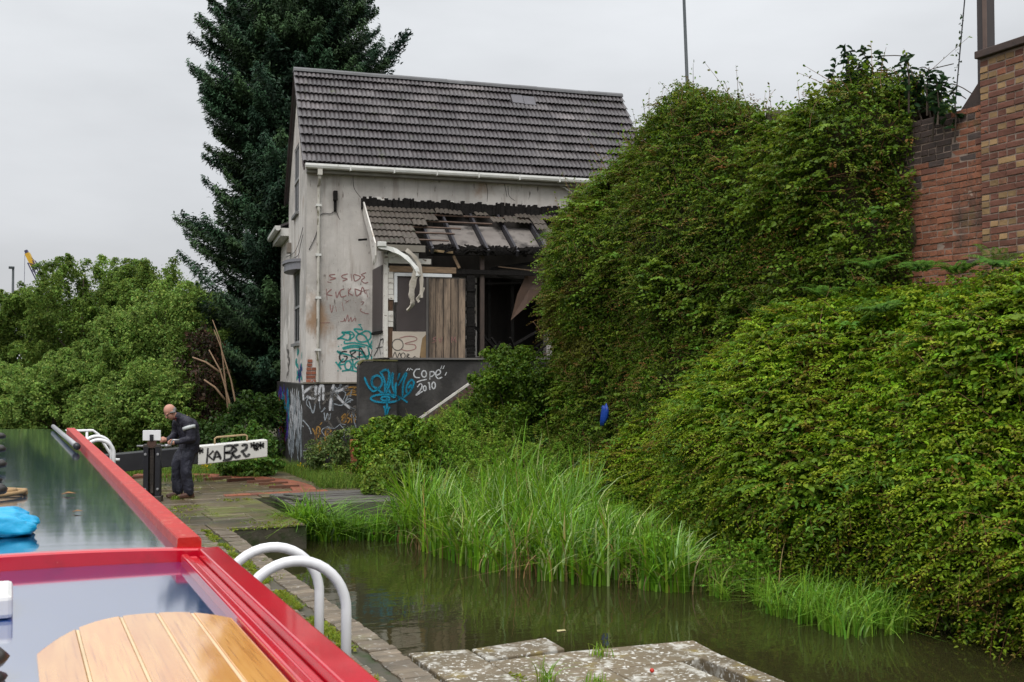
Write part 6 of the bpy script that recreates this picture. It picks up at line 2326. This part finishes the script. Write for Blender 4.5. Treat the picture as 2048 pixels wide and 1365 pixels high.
for k, (pxx, pyy, lab) in enumerate(((1200, 1312, 'small bright grass tuft growing on the lichen covered stone slabs'), (350, 1000, 'small green weed on the paving beside the paddle gear'), (1095, 1365, 'tuft of tall blades at the very edge of the stone slabs'), (1190, 1372, 'short blades behind the taller tuft at the edge of the stone slabs'))):
    p = PZ(pxx, pyy, .36)
    C = np.repeat(p[None, :], 34, 0) + RNG.normal(size=(34, 3)) * (.035, .035, 0)
    V, Q, t = blades(C, RNG.uniform(.05, .12, 34) * (2.0 if k == 2 else 1), .010, .7, [(.16, .30, .03), (.22, .32, .05)], [1, 1])
    o = npmesh('grass_tuft', V, Q, M_leafm, t, None, p)
    o.location = p
    tag(o, lab, 'grass tuft')

# --- reeds in the water margin
xmin_tab = [(9.2, 8.15), (9.7, 7.75), (10.4, 7.0), (11.0, 6.5), (12.0, 5.7), (12.6, 5.45), (15.5, 5.3), (16.6, 5.9), (17.6, 6.1), (18.4, 6.6)]
n = 12500
Y_ = RNG.uniform(9.2, 16.6, n)
xm = np.interp(Y_, [a_ for a_, _ in xmin_tab], [b_ for _, b_ in xmin_tab])
xmx = np.interp(Y_, [9.2, 10.5, 13, 14.5, 16.4], [8.3, 8.45, 8.7, 8.9, 8.3])
X_ = xm + (xmx - xm) * RNG.random(n) ** 1.05 + RNG.normal(size=n) * .06
Z_ = np.maximum(0, -.12 + 1.45 * ss((X_ - 6.1) / 3.0) * ss((Y_ - 14.4) / 5.0)) - .03
C = np.stack([X_, Y_, Z_], 1)
keep = fbm(C * np.array([1.9, 1.9, 0]), 3, 14) > np.interp(C[:, 1], [9, 11, 13], [.05, -.1, -.35])
C = C[keep]
hh = RNG.uniform(.45, 1.12, len(C)) * np.interp(C[:, 1], [9, 10.5, 12.5, 18.4], [.55, .75, 1.08, 1.15]) * (1 + .4 * fbm(C * np.array([.9, .9, 0]), 2, 3))
V, Q, t = blades(C, hh, .034, .55, [(.125, .275, .014), (.185, .36, .026), (.075, .175, .010), (.40, .52, .20), (.36, .29, .10)], [4, 4, 3, 1.4, .35], 5, .18, .12)
reeds = stuff(npmesh('reeds', V, Q, M_reed, t), 'bright green reeds standing in the shallow water')
Cs, hs2 = [], []
for (x, y, n, sx, sy, h0) in ((4.25, 16.25, 320, .15, .10, 1.0), (4.62, 15.95, 260, .2, .10, .6), (5.25, 15.75, 160, .2, .15, .75), (4.02, 16.2, 140, .08, .08, .85)):
    Cs.append(np.stack([x + RNG.normal(size=n) * sx, y + RNG.normal(size=n) * sy, np.full(n, -.03)], 1))
    hs2.append(RNG.uniform(.5, 1.0, n) * h0)
C, hh = np.concatenate(Cs), np.concatenate(hs2)
V, Q, t = blades(C, hh, .028, 1.25, [(.12, .27, .014), (.18, .36, .025), (.07, .165, .010)], [4, 3, 3], 6, .18, .12)
rc = npmesh('reed_clump', V, Q, M_reed, t)
tag(rc, 'drooping clump of reeds flopping over the water in front of the timber cover', 'reeds')
rc['kind'] = 'stuff'
C = np.stack([RNG.uniform(7.2, 8.45, 2600), RNG.uniform(7.9, 10.8, 2600), np.full(2600, -.03)], 1)
C = C[(fbm(C * 2.4, 2, 44) > .02)]
V, Q, t = blades(C, RNG.uniform(.3, .6, len(C)), .02, .8, [(.14, .29, .022), (.20, .37, .04)], [1, 1], 5)
stuff(npmesh('reeds', V, Q, M_reed, t), 'sparse reeds at the foot of the brambles')
n = 520
Y_ = RNG.uniform(9.6, 16.4, n)
xm = np.interp(Y_, [a_ for a_, _ in xmin_tab], [b_ for _, b_ in xmin_tab])
C = np.stack([xm + RNG.random(n) ** 1.6 * 2.2 - .05, Y_, np.full(n, -.02)], 1)
V, Q, t = blades(C, RNG.uniform(.3, .8, n), .014, .9, [(.30, .22, .10), (.20, .14, .06), (.38, .32, .14)], [2, 2, 1], 5, .2, .3)
stuff(npmesh('dead_reeds', V, Q, M_reed, t), 'dry brown bent stalks among the reeds')
# low water plants among the reeds
C = np.stack([RNG.uniform(6.6, 8.6, 42000), RNG.uniform(9.0, 13.4, 42000), .62 * RNG.random(42000)], 1)
xm = np.interp(C[:, 1], [a_ for a_, _ in xmin_tab], [b_ for _, b_ in xmin_tab])
C = C[(C[:, 0] > xm + .2) & (fbm(C * np.array([1.2, 1.2, .0]), 3, 61) > .02 + C[:, 2] * .35)]
V, Q, idx = leaf_geo(C, RNG.normal(size=C.shape) * .6 + (0, 0, .8), RNG.normal(size=C.shape), RNG.uniform(.03, .07, len(C)), .6)
stuff(npmesh('water_plants', V, Q, M_leafm, pick_tint(len(C), [(.155, .32, .03), (.115, .25, .02), (.22, .36, .05)], [3, 2, 1])[idx]), 'leafy water plants among the reeds')
# floating leaf bits
for (pxx, pyy) in ((1122, 1262),):
    p = PZ(pxx, pyy, .004)
    o = MB().add([(-.05, -.02, .0), (.04, -.03, .004), (.05, .02, .002), (-.03, .03, .003), (-.05, -.02, -.002), (.04, -.03, .001), (.05, .02, -.001), (-.03, .03, 0)], [(0, 1, 2, 3), (7, 6, 5, 4), (0, 4, 5, 1), (1, 5, 6, 2), (2, 6, 7, 3), (3, 7, 4, 0)]).build('floating_leaf', mat('pale_leaf', (.45, .40, .20)))
    o.location = (p[0], p[1], .006)
    tag(o, 'pale leaf floating on the dark water near the stone slabs', 'leaf')

# --- rubbish: blue rag in the ivy, white can by the plinth, red brick stump
p = PX(1208, 830, 9.02)
rg_ = MB().ball((0, 0, 0), 1, 12, 9)
Vb = np.array(rg_.v)
Vb = Vb * (.8 + .4 * fbm(Vb * 2, 2, 4)[:, None]) * np.array([.06, .10, .22])
Vb[:, 1] += -Vb[:, 2] * .25
rg_.v = [tuple(v) for v in Vb]
o = rg_.build('blue_rag', mat('blue_plastic', (.01, .06, .36), (.01, .04, .26), 8, .4, .006), smooth=True)
o.location = tuple(p)
tag(o, 'bright blue plastic rag caught in the foliage above the reeds', 'rag')
p = PZ(664, 938, .34)
o = MB().lathe([(0, 0), (.03, 0), (.038, .012), (.038, .10), (.03, .118), (0, .12)], n=12).build('drink_can', mat('white_can', (.7, .7, .7), rough=.3, metal=.3), smooth=False)
o.location = (p[0], p[1], .40)
o.rotation_euler = (pi / 2, 0, .7)
tag(o, 'dented white can lying in the weeds below the black plinth', 'can')
p = PZ(700, 942, .34)
st_ = thing('brick_stump', 'stump of orange red brick in the weeds left of the black pillar', 'brick stump', (6.55, 21.55, .32))
for k in range(11):
    for q in range(2):
        MB().box(-.16 + .17 * q, -.002 + .17 * q, -.11, .11, .075 * k, .075 * k + .066).build('brick', mat('orange_brick', (.34, .10, .045), (.24, .075, .04), 7, .85, .004, objrand=.25), st_, bevel=.006)


# ------------------------------------------------------------------ trees
def tree(name, label, base, h, r, n, size, cols, wts, seed, group=None, crown_lo=.12, nclump=70, crad=.55, trunk=.14, m=None, lean=0.0, squash=.85):
    base = (float(base[0]), float(base[1]), .3)
    t_ = thing(name, label, 'tree', base, 0, group)
    zc = base[2] + h * (1 + crown_lo) / 2
    V, Q, t, cc = clumpy((base[0] + lean, base[1], zc), (r, r, h * (1 - crown_lo) / 2 - .3), n, size, cols, wts, nclump, crad, seed, hexa=False, squash=squash, bottom=-1.1, up=.5)
    stuff(npmesh('crown', V, Q, m or M_leafm, t, t_, base))
    mb = MB()
    mb.tube([(0, 0, -.1), (lean * .3, .05, h * .3), (lean * .7, 0, h * .62), (lean, 0, h * .85)], [trunk, trunk * .75, trunk * .45, trunk * .15], 8)
    rg2 = random.Random(seed)
    for k in range(9):
        c = cc[rg2.randrange(len(cc))] - np.array(base)
        q = min(.8, max(.15, c[2] / h * .6))
        mb.tube([(lean * q, 0, h * q), (c[0] * .55, c[1] * .55, (c[2] + h * q) * .5 + .1), tuple(c)], [trunk * .4, trunk * .22, .02], 5, False)
    mb.build('trunk', M_bark, t_, smooth=True)
    return t_


DK = [(.115, .190, .032), (.145, .225, .042), (.085, .145, .024)]
LT = [(.165, .265, .052), (.205, .31, .066), (.12, .205, .038), (.25, .345, .09)]
back = [(20, 48, 6.0, 3.0, 'round dark green tree at the far end of the row, beside the street lamp'), (95, 47, 6.5, 2.3, 'dark green tree below the crane boom'), (165, 44, 7.1, 2.3, 'tallest soft dark green tree of the back row'), (245, 45, 7.5, 2.3, 'soft dark tree between the tallest one and the conifer'),
        (318, 43, 6.9, 2.0, 'olive green tree just left of the conifer'), (390, 44, 6.0, 2.4, 'dark tree half behind the left side of the conifer'), (-60, 46, 5.8, 3.0, 'dark tree partly beyond the view past the street lamp')]
for k, (pxx, d, h, r, lab) in enumerate(back):
    tree('broadleaf_tree', lab, PD(pxx, d), h, r, 46000, .105, DK, [2, 2, 2], 40 + k, 'trees beyond the lock', .05, 190, .36)
front = [(330, 31, 4.9, 1.25, 'tallest pale green bush of the front row'), (262, 31.5, 4.6, 1.2, 'pale green bush second tallest in the front row'), (215, 31, 3.9, 1.15, 'bright bush in the middle of the front row'), (160, 32, 3.3, 1.2, 'bright low bush in front of the tallest back tree'),
         (110, 31, 2.7, 1.2, 'bright low bush above the roof pole'), (55, 33, 2.6, 1.4, 'low light bush towards the far end of the front row'), (0, 34, 2.8, 1.5, 'last low bush of the front row beyond the boat roof'), (378, 31.0, 5.0, 1.15, 'deep green bush behind the person'), (300, 28.5, 2.6, 1.1, 'lowest dense green bush right behind the balance beam'), (235, 29.0, 2.2, 1.1, 'low dense bush behind the white guard rail'), (-60, 33, 3.0, 1.6, 'low bush partly beyond the view past the boat roof')]
for k, (pxx, d, h, r, lab) in enumerate(front):
    tree('pale_bush', lab, PD(pxx, d), h, r, 34000, .075, LT, [3, 2, 3, 1], 60 + k, 'bushes beyond the lock', -.05, 170, .24, .07)
# dead brown growth under the conifer, birch stems
dbn = PD(405, 29.5)
bush('dead_bush', 'dead brown twiggy bush under the conifer behind the person', 'bush', (dbn[0], dbn[1], .3), (dbn[0], dbn[1], 2.2), (.45, .5, 1.7), 2600, .10, [(.075, .042, .026), (.05, .032, .022), (.05, .06, .02)], [2, 2, 1], 40, .3, 81, hexa=False, stems=14)
M_birch = mat('pale_bark', (.30, .20, .12), (.17, .11, .07), 6, .8, .004, stretch=(3, 3, .8))
birch = thing('birch_stems', 'pale bare leaning birch stems beneath the conifer', 'tree', (*PD(455, 28), .3))
bpos = np.array([*PD(455, 28), .3])
for pts in ([(462, 872), (452, 780), (446, 720), (440, 680), (425, 640)], [(468, 872), (458, 800), (440, 740), (418, 700)], [(475, 868), (470, 800), (462, 760), (440, 690), (428, 660)], [(450, 800), (430, 775), (408, 760)], [(440, 745), (412, 725), (385, 715)]):
    MB().tube([_pl(x, y, (*PD(455, 28), 0), _FW) - bpos for x, y in pts], [.032 - .0055 * k for k in range(len(pts))], 6).build('stem', M_birch, birch, smooth=True)
for k, (pxx, d, h, r, lab) in enumerate(((525, 52, 5.4, 1.6, 'sunlit yellow green tree glimpsed between conifer and cottage'), (470, 50, 5.0, 2.2, 'green tree glimpsed under the conifer branches'))):
    tree('distant_tree', lab, PD(pxx, d), h, r, 9000, .17, [(.12, .20, .03), (.09, .16, .025)], [2, 1], 90 + k, None, -.05, 50, .5)
bush('undergrowth', 'dark leafy undergrowth beneath the conifer behind the beam', 'bush', (*PD(500, 27.5), .3), (*PD(500, 27.5), .95), (1.3, .7, .85), 9000, .10, [(.035, .075, .014), (.05, .10, .018)], [1, 1], 50, .25, 95, hexa=False)

# --- the tall conifer behind the cottage
cb_ = (*PD(592, 33), .3)
con = thing('conifer', 'tall dark conifer with layered feathery branches rising behind the cottage', 'tree', cb_)
Rz = [(0.6, 3.0), (2.0, 3.5), (4.0, 3.65), (6.5, 3.6), (8.5, 3.35), (10.2, 3.3), (12.4, 2.85), (13.6, 2.3), (14.6, 1.5), (15.6, .4)]
Cs, Ts, Ns, Ss, Tn = [], [], [], [], []
mb = MB()
mb.tube([(0, 0, -.2), (0, 0, 5), (.1, 0, 10), (0, 0, 16.4)], [.38, .30, .2, .03], 9)
for b_ in range(640):
    z0 = .5 + 14.6 * RNG.random() ** .85
    Rm = lerp_tab(Rz, z0) * RNG.choice([RNG.uniform(.80, .99), RNG.uniform(.45, .85)], p=[.66, .34])
    a_ = RNG.uniform(0, 2 * pi)
    d = np.array([cos(a_), sin(a_), 0])
    rise = RNG.uniform(.02, .40) + .3 * max(0, (z0 - 11) / 6)
    lob = 1 + .10 * sin(3 * a_ + z0)
    L = Rm * lob
    nsp = int(260 + 210 * L)
    q = .28 + .72 * RNG.random(nsp) ** .8
    zc = z0 + L * (rise * q - .22 * np.sin(q * pi) * .3 + .10 * q ** 4)
    wid = .34 * L * (1.06 - q) * RNG.normal(size=nsp) * .8
    sd = np.array([-d[1], d[0], 0])
    c = np.array([0, 0, 0]) + d * (L * q)[:, None] + sd * wid[:, None]
    c[:, 2] = zc - .22 * np.abs(wid) + RNG.normal(size=nsp) * .07
    Cs.append(c)
    Ts.append(d + sd * (np.sign(wid) * .55)[:, None] + np.array([0, 0, .02]) + RNG.normal(size=(nsp, 3)) * .42)
    Ns.append(np.array([0, 0, 1.0]) + RNG.normal(size=(nsp, 3)) * .55 + d * .25)
    Ss.append(RNG.uniform(.11, .26, nsp) * (.7 + .3 * (1 - q)))
    base_c = np.array([(.013, .034, .018), (.019, .046, .021), (.030, .060, .022)][RNG.integers(3)]) * RNG.uniform(.8, 1.3)
    Tn.append(np.clip(base_c * (1 + .2 * RNG.normal(size=(nsp, 1))) * (1 + .55 * (q[:, None] > .86)), .003, .3))
    if b_ % 2 == 0:
        mb.tube([(0, 0, z0 - .1), tuple(d * L * .5 + np.array([0, 0, z0 + rise * L * .45])), tuple(d * L * .92 + np.array([0, 0, z0 + rise * L]))], [.05, .03, .008], 4, False)
# the long limb that leans out to the right above the ridge
tipw = _pl(816, 66, (*cb_[:2], 0), _FW) - np.array(cb_)
b0 = np.array([.3, 0, tipw[2] - 3.2])
for k in range(2200):
    q = RNG.random() ** .8
    c = b0 * (1 - q) + tipw * q + np.array([0, 0, -.35 * sin(pi * q)])
    wv = RNG.normal(size=3) * (.34 * (1.05 - q) + .05)
    Cs.append((c + wv)[None]); dd = tipw - b0
    dd = dd / np.linalg.norm(dd)
    Ts.append((dd + wv * 1.5 + RNG.normal(size=3) * .3)[None]); Ns.append(RNG.normal(size=(1, 3)) + (0, 0, .4)); Ss.append(np.array([RNG.uniform(.10, .22)])); Tn.append(np.array([[.013, .034, .022]]) * RNG.uniform(.7, 1.5))
mb.tube([b0, (b0 + tipw) / 2 - (0, 0, .35), tipw], [.07, .04, .01], 5, False)
mb.build('trunk', M_bark, con)
Cs, Ts, Ns, Ss, Tn = np.concatenate(Cs), np.concatenate(Ts), np.concatenate(Ns), np.concatenate(Ss), np.concatenate(Tn)
V, Q, idx = leaf_geo(Cs, Ns, Ts, Ss, .30, .25, False, .22)
stuff(npmesh('crown', V, Q, M_needle, Tn[idx], con))

# ------------------------------------------------------------------ posts, lamps, crane
lx, ly_ = PD(1401, 26)
lamp = thing('street_lamp', 'slim grey lamp post rising behind the ivy to the right of the cottage', 'street lamp', (lx, ly_, .3))
MB().tube([(0, 0, 0), (-.17, .08, 6.2), (-.33, .16, 11.6)], [.065, .05, .038], 10).build('post', mat('grey_post_steel', (.045, .055, .06), rough=.5), lamp, smooth=True)
MB().tube([(-.33, .16, 11.6), (-.42, .1, 11.75), (-1.0, -.1, 11.85)], .03, 8).build('arm', MATS['grey_post_steel'], lamp, smooth=True)
MB().ball((-1.25, -.18, 11.86), 1, 12, 8, (.30, .12, .07)).build('lantern', MATS['grey_post_steel'], lamp, smooth=True)
lx, ly_ = PD(24, 90)
lamp = thing('street_lamp', 'distant street lamp with its lantern to one side above the far trees', 'street lamp', (lx, ly_, .3))
MB().tube([(0, 0, 0), (0, 0, 10.9)], [.14, .09], 8).build('post', MATS['grey_post_steel'], lamp, smooth=True)
MB().box(-.35, .1, -.14, .14, 10.9, 11.1).build('lantern', MATS['grey_post_steel'], lamp, bevel=.03)
M_crane = mat('crane_navy', (.05, .045, .10), rough=.5)
M_crany = mat('crane_yellow', (.60, .36, .03), rough=.5)
cpos = np.array([*PD(120, 160), .3])
crane = thing('crane', 'distant navy lattice crane boom with a yellow tip above the trees', 'crane', tuple(cpos))
t0 = _pl(57, 512, (*PD(60, 160), 0), _FW) - cpos
t1 = _pl(100, 600, (*PD(60, 160), 0), _FW) - cpos
ax = (t1 - t0) / np.linalg.norm(t1 - t0)
sdv = np.array([cos(YAW), -sin(YAW), 0]) - ax * np.dot(ax, np.array([cos(YAW), -sin(YAW), 0]))
sdv /= np.linalg.norm(sdv)
s2 = np.cross(ax, sdv)
MB().beam(t0 - ax * .4, t0 + ax * 1.6, .7, .6).build('boom_tip', M_crany, crane)
MB().beam(t0 - ax * .9, t0 - ax * .3, .5, .4).build('sheave', M_crane, crane)
bm = MB()
Lb = np.linalg.norm(t1 - t0)
for s in (-1, 1):
    for q in (-1, 1):
        bm.beam(t0 + ax * 1.0 + sdv * s * .42 + s2 * q * .42, t1 + sdv * s * .42 + s2 * q * .42, .14, .14)
nb = 9
for k in range(nb):
    a0 = t0 + ax * (1 + (Lb - 1) * k / nb)
    a1 = t0 + ax * (1 + (Lb - 1) * (k + 1) / nb)
    s = 1 if k % 2 else -1
    for q in (-1, 1):
        bm.beam(a0 + sdv * s * .42 + s2 * q * .42, a1 - sdv * s * .42 + s2 * q * .42, .10, .10)
bm.build('boom', M_crane, crane)
cw = MB()
cw.tube([t0 - ax * .6, t1 + sdv * 2.6 + ax * 1], .04, 4, False)
cw.tube([t0 - ax * .6 - sdv * .3, t0 - ax * .6 - sdv * .35 - (0, 0, 5.5)], .03, 4, False)
cw.build('cables', M_crane, crane)
MB().box(-2.0, 2.0, -1.5, 1.5, 0, 3.2).box(-1.4, 1.4, -2.4, 2.4, 0, 1.0).build('cab', M_crany, crane, bevel=.1)
MB().beam(t1, (0, 0, 3.0), .8, .8).build('boom_foot', M_crane, crane)
ppx = PX(1971, 190, 10.55)
post = thing('timber_post', 'tall dark square post standing behind the brick pier', 'post', (10.55, ppx[1], .3))
MB().box(-.045, .085, -.075, .075, 0, 12.5).build('shaft', mat('dark_post', (.045, .04, .042), (.065, .055, .055), 3, .7, .003, stretch=(5, 5, .5)), post, bevel=.006)
MB().box(-.06, -.0465, -.075, -.02, 0, 12.5).build('edge_strip', mat('brown_strip', (.17, .12, .10), (.11, .075, .065), 5, .7), post)
wa, wb = PX(1907, 190, 10.3), PX(1932, -30, 10.3)
wr = thing('stay_cable', 'thin black cable with creeper on it slanting up from the ivy', 'cable', tuple(wa))
MB().tube([np.array([0, 0, -.3]), wb - wa, (wb - wa) * 2], .008, 5).build('wire', M_black, wr)
cvs = np.array([(wb - wa) * q + RNG.normal(size=3) * .02 for q in np.linspace(0, .75, 46)])
V, Q, idx = leaf_geo(cvs, RNG.normal(size=cvs.shape), RNG.normal(size=cvs.shape), RNG.uniform(.02, .05, len(cvs)), .6)
stuff(npmesh('creeper', V, Q, M_leaf, pick_tint(len(cvs), [(.03, .06, .015)], [1])[idx], wr))
